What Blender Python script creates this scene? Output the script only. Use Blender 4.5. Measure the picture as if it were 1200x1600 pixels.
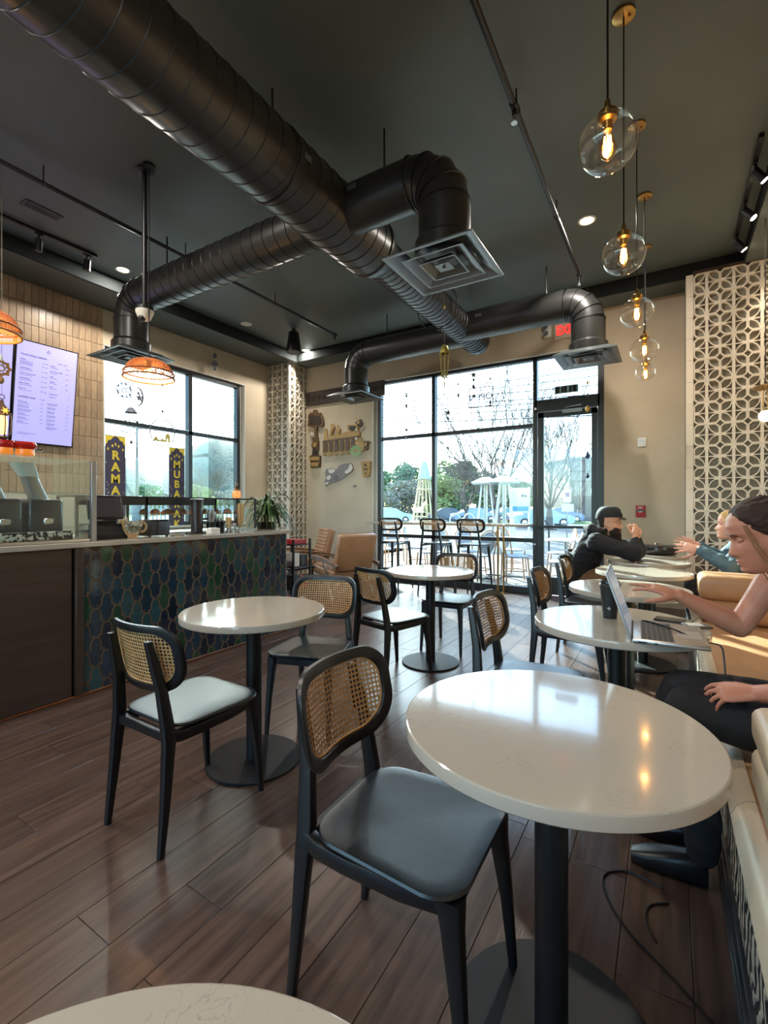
import bpy, bmesh, math, random
from mathutils import Vector, Matrix, noise
SC = bpy.context.scene
COL = SC.collection
for o in list(bpy.data.objects):
    bpy.data.objects.remove(o)

# ------------------------------------------------------------ camera
TH = math.radians(31.4); CT, ST = math.cos(TH), math.sin(TH)
FPX, CAMH, HY = 728.0, 1.28, 793.0
cam = bpy.data.cameras.new('camera'); camo = bpy.data.objects.new('camera', cam); COL.objects.link(camo)
camo.location = (0, 0, CAMH); camo.rotation_euler = (math.radians(90), 0, TH)
cam.sensor_fit = 'HORIZONTAL'; cam.sensor_width = 36; cam.lens = 36 * FPX / 1200
cam.shift_y = (HY - 800) / 1200; cam.clip_start = .02; cam.clip_end = 800
SC.camera = camo

# ------------------------------------------------------------ world, sun, exposure
SC.view_settings.view_transform = 'Standard'; SC.view_settings.look = 'None'
SC.view_settings.gamma = 1; SC.view_settings.use_curve_mapping = False
SC.view_settings.exposure = 0.6
SUN_EL = math.radians(28.3); SUN_AZ = (-.72, .69)
w = bpy.data.worlds.new('world'); SC.world = w; w.use_nodes = True
nt = w.node_tree; bg = nt.nodes['Background']
sky = nt.nodes.new('ShaderNodeTexSky'); sky.sky_type = 'NISHITA'; sky.sun_disc = False
sky.sun_elevation = SUN_EL; sky.sun_rotation = math.atan2(SUN_AZ[0], SUN_AZ[1])
sky.air_density = 1.0; sky.dust_density = 1.2; sky.ozone_density = 1.0
nt.links.new(sky.outputs[0], bg.inputs[0]); bg.inputs[1].default_value = .88
sun = bpy.data.lights.new('sun', 'SUN'); suno = bpy.data.objects.new('sun', sun); COL.objects.link(suno)
sun.energy = 20.0; sun.angle = math.radians(.6); sun.color = (1, .93, .82)
sd = Vector((SUN_AZ[0] * math.cos(SUN_EL), SUN_AZ[1] * math.cos(SUN_EL), math.sin(SUN_EL)))
suno.rotation_euler = sd.to_track_quat('Z', 'Y').to_euler(); suno.location = sd * 30
DOWNLIGHT_W = 34.0       # each recessed ceiling downlight
TRACK_W = 24.0
SC.cycles.use_denoising = True
SC.cycles.max_bounces = 8; SC.cycles.diffuse_bounces = 4; SC.cycles.glossy_bounces = 4
SC.cycles.transmission_bounces = 6; SC.cycles.transparent_max_bounces = 16
SC.cycles.caustics_reflective = False; SC.cycles.caustics_refractive = False
SC.cycles.sample_clamp_indirect = 6.0

# ------------------------------------------------------------ measuring helpers (a point at a known depth)
def onY(x, y, Y):
    u = (x - 600) / FPX; D = Y / (CT + u * ST)
    return Vector((D * (-ST + u * CT), Y, CAMH - (y - HY) / FPX * D))
def onX(x, y, X):
    u = (x - 600) / FPX; D = X / (-ST + u * CT)
    return Vector((X, D * (CT + u * ST), CAMH - (y - HY) / FPX * D))
def onZ(x, y, z):
    D = FPX * (CAMH - z) / (y - HY); u = (x - 600) / FPX
    return Vector((D * (-ST + u * CT), D * (CT + u * ST), z))

# ------------------------------------------------------------ mesh builder
RND = random.Random(11)
def frame_from(d):
    d = d.normalized()
    a = Vector((0, 0, 1)) if abs(d.z) < .95 else Vector((1, 0, 0))
    u = d.cross(a).normalized(); v = d.cross(u).normalized()
    return u, v
class MB:
    def __init__(s): s.bm = bmesh.new()
    def _fin(s, faces, mi, smooth):
        for f in faces:
            f.material_index = mi; f.smooth = smooth
    def box(s, c, d, rot=None, bev=0, mi=0, seg=1):
        n0 = set(s.bm.faces)
        M = Matrix.Translation(c) @ (rot.to_4x4() if rot is not None else Matrix.Identity(4)) @ Matrix.Diagonal((d[0], d[1], d[2], 1))
        r = bmesh.ops.create_cube(s.bm, size=1, matrix=M)
        if bev:
            es = {e for v in r['verts'] for e in v.link_edges}
            bmesh.ops.bevel(s.bm, geom=list(es), offset=bev, segments=seg, affect='EDGES', profile=.5)
        s._fin([f for f in s.bm.faces if f not in n0], mi, bev > 0 and seg > 1)
        return s
    def bb(s, x0, x1, y0, y1, z0, z1, bev=0, mi=0, seg=1):
        return s.box(((x0 + x1) / 2, (y0 + y1) / 2, (z0 + z1) / 2), (abs(x1 - x0), abs(y1 - y0), abs(z1 - z0)), None, bev, mi, seg)
    def rings(s, rings, mi=0, smooth=True, caps=True, closed=False):
        bm = s.bm; vs = [[bm.verts.new(p) for p in r] for r in rings]; fs = []
        n = len(vs[0]); m = len(vs)
        for i in range(m if closed else m - 1):
            a, b = vs[i], vs[(i + 1) % m]
            for j in range(n):
                k = (j + 1) % n
                try: fs.append(bm.faces.new((a[j], a[k], b[k], b[j])))
                except ValueError: pass
        if caps and not closed:
            fs.append(bm.faces.new(list(reversed(vs[0])))); fs.append(bm.faces.new(vs[-1]))
        s._fin(fs, mi, smooth)
        return s
    def cyl(s, p, q, r, r2=None, n=16, mi=0, smooth=True):
        p, q = Vector(p), Vector(q); u, v = frame_from(q - p); r2 = r if r2 is None else r2
        ring = lambda c, rr: [c + (u * math.cos(2 * math.pi * i / n) + v * math.sin(2 * math.pi * i / n)) * rr for i in range(n)]
        return s.rings([ring(p, r), ring(q, r2)], mi, smooth)
    def tube(s, pts, r, n=8, mi=0, closed=False, flat=None):
        pts = [Vector(p) for p in pts]; m = len(pts); rs = r if isinstance(r, (list, tuple)) else [r] * m
        rings = []; pu = None
        for i, p in enumerate(pts):
            a = pts[(i - 1) % m] if (closed or i > 0) else p; b = pts[(i + 1) % m] if (closed or i < m - 1) else p
            t = (b - a).normalized()
            if pu is None: u, v = frame_from(t)
            else:
                u = pu - t * pu.dot(t)
                if u.length < 1e-5: u, v = frame_from(t)
                u.normalize(); v = t.cross(u)
            pu = u
            fu, fv = flat if flat else (1, 1)
            rings.append([p + u * math.cos(2 * math.pi * k / n) * rs[i] * fu + v * math.sin(2 * math.pi * k / n) * rs[i] * fv for k in range(n)])
        return s.rings(rings, mi, True, not closed, closed)
    def lathe(s, prof, c=(0, 0, 0), n=32, mi=0, axis='Z', close=False):
        c = Vector(c); rings = []
        for r, z in prof:
            ring = []
            for i in range(n):
                a = 2 * math.pi * i / n; x, y = max(r, 1e-4) * math.cos(a), max(r, 1e-4) * math.sin(a)
                ring.append(c + (Vector((x, y, z)) if axis == 'Z' else Vector((x, z, y)) if axis == 'Y' else Vector((z, x, y))))
            rings.append(ring)
        return s.rings(rings, mi, True, not close, close)
    def ball(s, c, r, sc=(1, 1, 1), mi=0, n=16, rot=None):
        n0 = set(s.bm.faces)
        M = Matrix.Translation(c) @ (rot.to_4x4() if rot is not None else Matrix.Identity(4)) @ Matrix.Diagonal((sc[0], sc[1], sc[2], 1))
        bmesh.ops.create_uvsphere(s.bm, u_segments=n, v_segments=max(6, n // 2), radius=r, matrix=M)
        s._fin([f for f in s.bm.faces if f not in n0], mi, True)
        return s
    def quad(s, a, b, c, d, mi=0):
        f = s.bm.faces.new([s.bm.verts.new(p) for p in (a, b, c, d)]); s._fin([f], mi, False); return s
    def poly(s, pts, mi=0):
        f = s.bm.faces.new([s.bm.verts.new(p) for p in pts]); s._fin([f], mi, False); return s
    def prism(s, pts, ext, mi=0, smooth=False):
        e = Vector(ext); a = [Vector(p) for p in pts]
        return s.rings([a, [p + e for p in a]], mi, smooth)
    def mesh(s, me, M=None, mi=0, smooth=False):
        n0 = set(s.bm.faces); nv = set(s.bm.verts)
        s.bm.from_mesh(me)
        if M is not None: bmesh.ops.transform(s.bm, matrix=M, verts=[v for v in s.bm.verts if v not in nv])
        s._fin([f for f in s.bm.faces if f not in n0], mi, smooth)
        return s
    def xf(s, M):
        bmesh.ops.transform(s.bm, matrix=M, verts=s.bm.verts[:]); return s
    def fn(s, f):
        for v in s.bm.verts: v.co = f(v.co)
        return s
    def obj(s, name, mats, parent=None, sharp=40, weld=False):
        if weld: bmesh.ops.remove_doubles(s.bm, verts=s.bm.verts[:], dist=1e-5)
        bmesh.ops.recalc_face_normals(s.bm, faces=s.bm.faces[:])
        me = bpy.data.meshes.new(name); s.bm.to_mesh(me); s.bm.free()
        return mobj(name, me, mats, parent, sharp)
def mobj(name, me, mats, parent=None, sharp=40):
    for m in (mats if isinstance(mats, (list, tuple)) else [mats]):
        if m is not None: me.materials.append(m)
    if sharp: me.set_sharp_from_angle(angle=math.radians(sharp))
    o = bpy.data.objects.new(name, me); COL.objects.link(o)
    if parent is not None: o.parent = parent
    return o
def plate(loops, depth):
    """solid plate in the XY plane from closed outlines (even-odd), centred on z=0"""
    cu = bpy.data.curves.new('tmp', 'CURVE'); cu.dimensions = '2D'; cu.fill_mode = 'BOTH'; cu.extrude = depth / 2
    for l in loops:
        sp = cu.splines.new('POLY'); sp.points.add(len(l) - 1)
        for i, p in enumerate(l): sp.points[i].co = (p[0], p[1], 0, 1)
        sp.use_cyclic_u = True
    return _curve_mesh(cu)
def _curve_mesh(cu):
    o = bpy.data.objects.new('tmp', cu)
    me = bpy.data.meshes.new_from_object(o)
    bpy.data.objects.remove(o); bpy.data.curves.remove(cu)
    bm = bmesh.new(); bm.from_mesh(me); bmesh.ops.remove_doubles(bm, verts=bm.verts[:], dist=1e-5)
    bm.to_mesh(me); bm.free()
    return me
def text(body, size, depth=.002, align='CENTER', space=1.0, bold=0):
    cu = bpy.data.curves.new('tmp', 'FONT'); cu.body = body; cu.size = size; cu.extrude = depth / 2
    cu.align_x = align; cu.align_y = 'CENTER'; cu.space_line = space; cu.offset = bold
    return _curve_mesh(cu)
def tag(o, label=None, cat=None, group=None, kind=None):
    if label: o['label'] = label
    if cat: o['category'] = cat
    if group: o['group'] = group
    if kind: o['kind'] = kind
    return o
def thing(name, label, cat, loc=(0, 0, 0), rz=0, group=None):
    o = bpy.data.objects.new(name, None); COL.objects.link(o); o.empty_display_size = .1
    o.location = loc; o.rotation_euler = (0, 0, rz)
    return tag(o, label, cat, group)
def struct(name, label=None, parent=None):
    o = bpy.data.objects.new(name, None); COL.objects.link(o); tag(o, label, None, None, 'structure')
    return o
def kids(o): return [c for c in COL.objects if c.parent == o]
def copy_tree(o, parent=None, cache={}):
    c = o.copy(); COL.objects.link(c)
    if parent is not None: c.parent = parent
    for ch in cache.setdefault(o.name, kids(o)): copy_tree(ch, c)
    return c
def dup(root, loc, rz=0, label=None, group=None):
    r = copy_tree(root); r.location = loc; r.rotation_euler = (0, 0, rz)
    return tag(r, label, None, group)
def smooth_path(pts, k=6):
    P_ = [Vector(p) for p in pts]; out = []
    for i in range(len(P_) - 1):
        a, b, c, d = P_[max(i - 1, 0)], P_[i], P_[i + 1], P_[min(i + 2, len(P_) - 1)]
        for j in range(k):
            t = j / k; out.append(.5 * (2 * b + (c - a) * t + (2 * a - 5 * b + 4 * c - d) * t * t + (3 * b - a - 3 * c + d) * t ** 3))
    return out + [P_[-1]]
def rrect(w, h, r, n=5, cx=0, cy=0):
    pts = []
    for sx, sy, a0 in ((1, 1, 0), (-1, 1, 90), (-1, -1, 180), (1, -1, 270)):
        for i in range(n + 1):
            a = math.radians(a0 + 90 * i / n)
            pts.append((cx + sx * (w / 2 - r) + r * math.cos(a), cy + sy * (h / 2 - r) + r * math.sin(a)))
    return pts
def circ(r, n=24, cx=0, cy=0, a0=0): return [(cx + r * math.cos(a0 + 2 * math.pi * i / n), cy + r * math.sin(a0 + 2 * math.pi * i / n)) for i in range(n)]
def star(r1, r2, n, cx=0, cy=0, a0=0): return [(cx + (r1 if i % 2 == 0 else r2) * math.cos(a0 + math.pi * i / n), cy + (r1 if i % 2 == 0 else r2) * math.sin(a0 + math.pi * i / n)) for i in range(2 * n)]
Rx = lambda a: Matrix.Rotation(a, 4, 'X'); Ry = lambda a: Matrix.Rotation(a, 4, 'Y'); Rz = lambda a: Matrix.Rotation(a, 4, 'Z')
T = lambda *p: Matrix.Translation(p if len(p) == 3 else p[0])
XZ = Rx(math.pi / 2)                       # XY plate -> XZ plane, front facing -Y
YZ = Rz(math.pi / 2) @ Rx(math.pi / 2)     # XY plate -> YZ plane, front facing +X

# ------------------------------------------------------------ materials
def srgb(r, g, b):
    f = lambda c: (c / 255 / 12.92) if c / 255 <= .04045 else ((c / 255 + .055) / 1.055) ** 2.4
    return (f(r), f(g), f(b), 1)
def mat(name, col, rough=.5, metal=0, spec=.5, var=None, bump=None, emit=None, coat=0, rnd=0, trans=0, alpha=1, stretch=None, croug=.1, sheen=0):
    m = bpy.data.materials.new(name); m.use_nodes = True; t = m.node_tree; N = t.nodes; L = t.links; b = N['Principled BSDF']
    b.inputs['Roughness'].default_value = rough; b.inputs['Metallic'].default_value = metal
    b.inputs['Specular IOR Level'].default_value = spec; b.inputs['Coat Weight'].default_value = coat
    b.inputs['Coat Roughness'].default_value = croug; b.inputs['Transmission Weight'].default_value = trans; b.inputs['Alpha'].default_value = alpha
    b.inputs['Sheen Weight'].default_value = sheen
    b.inputs['Base Color'].default_value = col
    co = N.new('ShaderNodeTexCoord'); src = co.outputs['Object']
    if stretch:
        mp = N.new('ShaderNodeMapping'); mp.inputs['Scale'].default_value = stretch; L.new(src, mp.inputs[0]); src = mp.outputs[0]
    out = None
    if var:
        sc, c2, amt = var[:3]
        nz = N.new('ShaderNodeTexNoise'); nz.inputs['Scale'].default_value = sc; nz.inputs['Detail'].default_value = var[3] if len(var) > 3 else 5
        L.new(src, nz.inputs['Vector'])
        rp = N.new('ShaderNodeValToRGB'); rp.color_ramp.elements[0].position = .5 - amt / 2; rp.color_ramp.elements[1].position = .5 + amt / 2
        rp.color_ramp.elements[0].color = col; rp.color_ramp.elements[1].color = c2
        L.new(nz.outputs['Fac'], rp.inputs[0]); out = rp.outputs[0]
    if rnd:
        oi = N.new('ShaderNodeObjectInfo'); hs = N.new('ShaderNodeHueSaturation')
        mr = N.new('ShaderNodeMapRange'); mr.inputs[3].default_value = 1 - rnd; mr.inputs[4].default_value = 1 + rnd
        L.new(oi.outputs['Random'], mr.inputs[0]); L.new(mr.outputs[0], hs.inputs['Value'])
        if out is None: hs.inputs['Color'].default_value = col
        else: L.new(out, hs.inputs['Color'])
        out = hs.outputs[0]
    if out is not None: L.new(out, b.inputs['Base Color'])
    if bump:
        nb = N.new('ShaderNodeTexNoise'); nb.inputs['Scale'].default_value = bump[0]; nb.inputs['Detail'].default_value = 4; L.new(src, nb.inputs['Vector'])
        bp = N.new('ShaderNodeBump'); bp.inputs['Strength'].default_value = bump[1]; bp.inputs['Distance'].default_value = bump[2] if len(bump) > 2 else .01
        L.new(nb.outputs['Fac'], bp.inputs['Height']); L.new(bp.outputs[0], b.inputs['Normal'])
    if emit:
        b.inputs['Emission Color'].default_value = emit[0]; b.inputs['Emission Strength'].default_value = emit[1]
    return m
def glass_mat(name, tint, refl=.06, rough=0.0):
    """thin clear pane: see-through, with a mirror reflection that grows at grazing angles"""
    m = bpy.data.materials.new(name); m.use_nodes = True; t = m.node_tree; N = t.nodes; L = t.links
    N.remove(N['Principled BSDF']); o = N['Material Output']
    tr = N.new('ShaderNodeBsdfTransparent'); tr.inputs[0].default_value = tint
    gl = N.new('ShaderNodeBsdfGlossy'); gl.inputs['Roughness'].default_value = rough; gl.inputs[0].default_value = (1, 1, 1, 1)
    lw = N.new('ShaderNodeLayerWeight'); lw.inputs[0].default_value = .35
    mr = N.new('ShaderNodeMapRange'); mr.inputs[3].default_value = refl; mr.inputs[4].default_value = .85
    pw = N.new('ShaderNodeMath'); pw.operation = 'POWER'; pw.inputs[1].default_value = 3
    L.new(lw.outputs['Facing'], pw.inputs[0]); L.new(pw.outputs[0], mr.inputs[0])
    mx = N.new('ShaderNodeMixShader'); L.new(mr.outputs[0], mx.inputs[0]); L.new(tr.outputs[0], mx.inputs[1]); L.new(gl.outputs[0], mx.inputs[2])
    L.new(mx.outputs[0], o.inputs[0])
    return m
M = {}
M['plaster'] = mat('plaster', srgb(208, 194, 170), .85, var=(1.6, srgb(184, 168, 144), .5, 8), bump=(9, .12, .01))
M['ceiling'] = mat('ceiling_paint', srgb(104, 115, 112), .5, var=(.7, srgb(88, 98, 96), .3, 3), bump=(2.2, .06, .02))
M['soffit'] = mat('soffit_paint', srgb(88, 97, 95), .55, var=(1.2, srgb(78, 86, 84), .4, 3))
M['white'] = mat('white_trim', srgb(226, 224, 216), .5)
M['blackmetal'] = mat('black_metal', srgb(26, 27, 28), .38, spec=.5)
M['alu'] = mat('dark_frame', srgb(38, 40, 43), .35, spec=.5)
M['duct'] = mat('duct_paint', srgb(50, 50, 49), .34, spec=.7, bump=(14, .05, .004), var=(3, srgb(38, 38, 37), .4))
M['blackwood'] = mat('black_stained_wood', srgb(22, 22, 23), .36, spec=.5, bump=(60, .08, .002), stretch=(1, 6, 1))
M['seatwood'] = mat('black_seat_wood', srgb(28, 31, 34), .3, spec=.6, bump=(55, .16, .002), stretch=(1, 9, 1))
M['cane'] = mat('woven_cane', srgb(206, 160, 104), .55, var=(40, srgb(176, 128, 76), .6))
M['quartz'] = mat('quartz', srgb(226, 221, 212), .1, spec=.5, coat=.25, croug=.03)
M['brass'] = mat('brass', srgb(178, 140, 82), .28, metal=1)
M['steel'] = mat('steel', srgb(190, 190, 190), .25, metal=1)
M['chrome'] = mat('grey_metal', srgb(150, 152, 155), .3, metal=.8)
M['pane'] = glass_mat('window_glass', (.80, .92, .95, 1), .045)
M['clear'] = glass_mat('clear_glass', (.95, .985, .97, 1), .03)
M['globe'] = glass_mat('globe_glass', (.97, .95, .92, 1), .10, .02)
M['leather'] = mat('tan_leather', srgb(184, 142, 104), .4, var=(6, srgb(164, 120, 84), .6), bump=(180, .12, .002))
M['cream'] = mat('cream_leather', srgb(206, 186, 158), .36, var=(5, srgb(190, 168, 140), .6), bump=(160, .1, .002))
M['block'] = mat('breeze_block', srgb(228, 219, 203), .85, rnd=.05, bump=(120, .2, .002))
M['blockwall'] = mat('block_backing', srgb(146, 141, 130), .9)
M['walltile'] = mat('zellige_tile', srgb(184, 158, 128), .3, var=(7, srgb(146, 122, 98), .7), rnd=.14, bump=(20, .15, .004))
M['grout'] = mat('grout', srgb(196, 182, 160), .9)
M['rawwood'] = mat('light_wood', srgb(196, 160, 112), .5, var=(8, srgb(168, 130, 84), .6), stretch=(1, 1, 6))
M['darkwood'] = mat('dark_carved_wood', srgb(62, 46, 34), .55, var=(20, srgb(38, 28, 22), .6), bump=(40, .4, .01))
M['bronzewood'] = mat('stained_cutout_wood', srgb(112, 82, 48), .5, var=(14, srgb(70, 48, 28), .6), bump=(30, .3, .006))
M['goldwood'] = mat('gold_cutout_wood', srgb(186, 150, 86), .5, var=(14, srgb(158, 122, 66), .6))
M['panelwood'] = mat('walnut_panel', srgb(78, 58, 46), .42, var=(5, srgb(52, 38, 30), .6, 8), stretch=(1, .35, 5))
M['black'] = mat('black_plastic', srgb(18, 18, 20), .35)
M['skin'] = mat('skin', srgb(214, 156, 126), .5, var=(20, srgb(200, 138, 110), .5)); 
M['text'] = mat('dark_print', srgb(60, 58, 90), .6)
# ============================================================ ROOM SHELL
XL, XR, YB, YF, ZC, ZS = -6.56, 1.25, 6.95, -3.2, 4.15, 3.98
YW, XWIN = 7.03, -6.64          # planes of the window frames
# floor: slab plus loose-laid planks
mf = bpy.data.materials.new('floor_plank'); mf.use_nodes = True
_t = mf.node_tree; _N = _t.nodes; _L = _t.links; _b = _N['Principled BSDF']
_tc = _N.new('ShaderNodeTexCoord'); _oi = _N.new('ShaderNodeObjectInfo')
_ad = _N.new('ShaderNodeVectorMath'); _ad.operation = 'ADD'; _sc = _N.new('ShaderNodeVectorMath'); _sc.operation = 'SCALE'; _sc.inputs[3].default_value = 37
_cx = _N.new('ShaderNodeCombineXYZ'); _L.new(_oi.outputs['Random'], _cx.inputs[0]); _L.new(_oi.outputs['Random'], _cx.inputs[1]); _L.new(_cx.outputs[0], _sc.inputs[0])
_L.new(_tc.outputs['Object'], _ad.inputs[0]); _L.new(_sc.outputs[0], _ad.inputs[1])
_mp = _N.new('ShaderNodeMapping'); _mp.inputs['Scale'].default_value = (16, .9, 1); _L.new(_ad.outputs[0], _mp.inputs[0])
_nz = _N.new('ShaderNodeTexNoise'); _nz.inputs['Scale'].default_value = 2.2; _nz.inputs['Detail'].default_value = 8; _nz.inputs['Distortion'].default_value = .6; _L.new(_mp.outputs[0], _nz.inputs[0])
_rp = _N.new('ShaderNodeValToRGB'); _rp.color_ramp.elements[0].position = .3; _rp.color_ramp.elements[1].position = .72
_rp.color_ramp.elements[0].color = srgb(64, 48, 41); _rp.color_ramp.elements[1].color = srgb(102, 80, 68); _L.new(_nz.outputs[0], _rp.inputs[0])
_hs = _N.new('ShaderNodeHueSaturation'); _mr = _N.new('ShaderNodeMapRange'); _mr.inputs[3].default_value = .86; _mr.inputs[4].default_value = 1.12
_L.new(_oi.outputs['Random'], _mr.inputs[0]); _L.new(_mr.outputs[0], _hs.inputs['Value']); _L.new(_rp.outputs[0], _hs.inputs['Color']); _L.new(_hs.outputs[0], _b.inputs['Base Color'])
_b.inputs['Roughness'].default_value = .29; _b.inputs['Specular IOR Level'].default_value = .55
_bp = _N.new('ShaderNodeBump'); _bp.inputs['Strength'].default_value = .25; _bp.inputs['Distance'].default_value = .002
_mp2 = _N.new('ShaderNodeMapping'); _mp2.inputs['Scale'].default_value = (90, 3, 1); _L.new(_ad.outputs[0], _mp2.inputs[0])
_n2 = _N.new('ShaderNodeTexNoise'); _n2.inputs['Scale'].default_value = 2; _n2.inputs['Detail'].default_value = 4; _L.new(_mp2.outputs[0], _n2.inputs[0]); _L.new(_n2.outputs[0], _bp.inputs['Height']); _L.new(_bp.outputs[0], _b.inputs['Normal'])
M['plank'] = mf
M['slab'] = mat('floor_slab', srgb(40, 30, 26), .6)
fl = MB().bb(XL, XR, YF, YB, -.12, -.006).obj('floor', M['slab']); tag(fl, 'dark brown wood plank floor running towards the storefront window', None, None, 'structure')
PW, PL = .182, 1.22
pm = MB().box((0, 0, -.003), (PW - .0016, PL - .0016, .006), None, .0012).obj('plank', M['plank'], fl).data
first = bpy.data.objects['plank']; used = False
nx = 0; x = -3.40 + PW / 2
rows = 0
while x < XR:
    off = RND.random() * PL; y = -1.2 + off - PL
    while y < YB + PL / 2:
        y0, y1 = max(y - PL / 2, -1.2), min(y + PL / 2, YB)
        if y1 - y0 > .08 and y1 > -.7:
            o = first if not used else first.copy()
            if used: COL.objects.link(o)
            used = True
            o.location = (x, (y0 + y1) / 2, 0); o.scale = (1, (y1 - y0) / PL, 1)
        y += PL
    x += PW
# ceiling and soffits
ce = MB().bb(XL, XR, YF, YB, ZC, ZC + .15).obj('ceiling', M['ceiling']); tag(ce, 'charcoal painted ceiling above the ducts', None, None, 'structure')
so = MB().bb(XL, -5.92, YF, YB, ZS, ZC).obj('soffit_left', M['soffit'], ce)
so = MB().bb(-5.92, XR, 6.57, YB, ZS, ZC).obj('soffit_back', M['soffit'], ce)
so = MB().bb(.72, XR, YF, 6.57, ZS, ZC).obj('soffit_right', M['soffit'], ce)
# dark matte strip over the soffit face, painting in its shade
tr = MB().bb(-5.925, -5.90, YF, 6.555, ZS + .002, ZC).bb(-5.9, .715, 6.55, 6.575, ZS + .002, ZC).bb(.71, .73, YF, 6.55, ZS + .002, ZC).obj('shade_strip_1', mat('soffit_face_shade', srgb(40, 44, 44), .95, spec=.1)); tag(tr, 'dark strip painted in for shade along the ceiling drop', None, None, 'structure')
# back wall with the storefront opening
BWX0, BWX1, BWZ = -4.47, -.745, 3.50
wb = MB().bb(XL - .2, BWX0, YB, YB + .2, -.1, ZC).bb(BWX1, XR + .2, YB, YB + .2, -.1, ZC).bb(BWX0, BWX1, YB, YB + .2, BWZ, ZC).obj('wall_back', M['plaster'])
tag(wb, 'beige plaster wall around the storefront window and door', None, None, 'structure')
LW0, LW1, LZ0, LZ1 = 3.42, 5.9, 1.0, 3.5
wl = MB().bb(XL - .2, XL, YF, LW0, -.1, ZC).bb(XL - .2, XL, LW1, YB, -.1, ZC).bb(XL - .2, XL, LW0, LW1, -.1, LZ0).bb(XL - .2, XL, LW0, LW1, LZ1, ZC).obj('wall_left', M['plaster'])
tag(wl, 'beige plaster wall with a window behind the counter and a tiled part', None, None, 'structure')
wr = MB().bb(XR, XR + .2, YF, YB, -.1, ZC).obj('wall_right', M['plaster']); tag(wr, 'plaster wall behind the banquette', None, None, 'structure')
wf = MB().bb(XL, -5.6, YF - .2, YF, -.1, ZC).bb(.6, XR, YF - .2, YF, -.1, ZC).bb(-5.6, .6, YF - .2, YF, -.1, .5).bb(-5.6, .6, YF - .2, YF, 3.5, ZC).obj('wall_front', M['plaster'])
tag(wf, 'wall behind the viewer with a wide opening added to let light in', None, None, 'structure')
# vertical stacked tiles on the left wall
bk = MB().bb(XL, XL + .012, 1.3, 3.405, 1.04, ZS).obj('tile_backing', M['grout'], wl)
TWID, THGT = .0755, .252
tl = MB().box((0, 0, 0), (.012, TWID - .004, THGT - .004), None, .002).obj('tile', M['walltile'], wl)
k = 0
for i in range(21):
    y = 3.405 - TWID * (i + .5)
    for j in range(10):
        z = ZS - THGT * (j + .5)
        o = tl if k == 0 else tl.copy()
        if k: COL.objects.link(o)
        k += 1
        o.location = (XL + .016 + RND.uniform(-.001, .001), y, z)
        o.rotation_euler = (0, RND.uniform(-.006, .006), RND.uniform(-.012, .012))
# ---------------- storefront window (window_1) and door (door_1)
w1 = struct('window_1', 'black framed storefront window with four panes')
def fx(x, y=700): return onY(x, y, YW).x
def fz(x, y): return onY(x, y, YW).z
xa, xm, xd, xe = fx(593), fx(679), fx(837), fx(938)
zt = fz(593, 601); zmr = fz(593, 687); zlr = fz(690, 839); D_ = .05
def bar(mb, x0, x1, z0, z1, y=YW, d=.1): mb.bb(x0, x1, y - d / 2, y + d / 2, z0, z1, .003)
wfm = MB()
bar(wfm, xa - .01, xa + .055, 0, zt + .03); bar(wfm, xm - .03, xm + .03, .1, zt); bar(wfm, xd - .03, xd + .03, 0, zt + .03)
bar(wfm, xa, xd, zt - .02, zt + .04); bar(wfm, xa + .05, xd - .03, zmr - .028, zmr + .028); bar(wfm, xa + .05, xd - .03, zlr - .03, zlr + .03); bar(wfm, xa, xd, 0, .1)
wfm.obj('frame', M['alu'], w1)
for (x0, x1) in ((xa + .05, xm - .03), (xm + .03, xd - .03)):
    for (z0, z1) in ((.1, zlr - .03), (zlr + .03, zmr - .028), (zmr + .028, zt - .02)):
        MB().bb(x0 - .005, x1 + .005, YW - .004, YW + .004, z0 - .005, z1 + .005).obj('pane', M['pane'], w1)
# white reveal lining of the opening
MB().bb(BWX0, BWX0 + .012, YB - .015, YW + .05, 0, BWZ).bb(BWX0, BWX1, YB - .015, YW + .05, BWZ - .012, BWZ).bb(xa - .1, xa - .01, YW - .02, YW + .05, 0, zt + .03).bb(BWX0, xe + .05, YW - .02, YW + .05, zt + .03, BWZ).obj('reveal', M['white'], w1)
# blind headrail along the top of the window
d1 = struct('door_1', 'black framed glass entrance door under a transom')
zb0, zb1 = fz(838, 645), fz(838, 627)
fr = MB(); bar(fr, xe - .03, xe + .05, 0, zt + .03); bar(fr, xd, xe, zb0, zb1); bar(fr, xd, xe, zt - .02, zt + .04)
fr.obj('frame', M['alu'], d1)
MB().bb(xd + .03, xe - .03, YW - .004, YW + .004, zb1, zt - .02).obj('transom_pane', M['pane'], d1)
lf = MB(); xl0, xl1 = xd + .035, xe - .035
bar(lf, xl0, xl0 + .085, .02, zb0 - .01, d=.05); bar(lf, xl1 - .075, xl1, .02, zb0 - .01, d=.05); bar(lf, xl0, xl1, .02, .27, d=.05); bar(lf, xl0, xl1, zb0 - .09, zb0 - .01, d=.05)
lf.obj('door_leaf', M['alu'], d1)
MB().bb(xl0 + .08, xl1 - .07, YW - .004, YW + .004, .265, zb0 - .085).obj('door_pane', M['pane'], d1)
zpb = fz(870, 823)
MB().bb(xl0 + .01, xl1 - .01, YW - .08, YW - .05, zpb - .018, zpb + .018, .005).bb(xl0 + .02, xl0 + .06, YW - .055, YW - .02, zpb - .025, zpb + .025).bb(xl1 - .06, xl1 - .02, YW - .055, YW - .02, zpb - .025, zpb + .025).obj('push_bar', M['blackmetal'], d1)
cl = MB().bb(xl0 + .35, xl0 + .62, YW - .1, YW - .05, zb0 - .06, zb0 - .005, .004); cl.tube([(xl0 + .38, YW - .09, zb0 + .01), (xl0 + .62, YW - .22, zb0 + .012), (xl0 + .4, YW - .08, zb0 + .03)], .007, 6)
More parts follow.
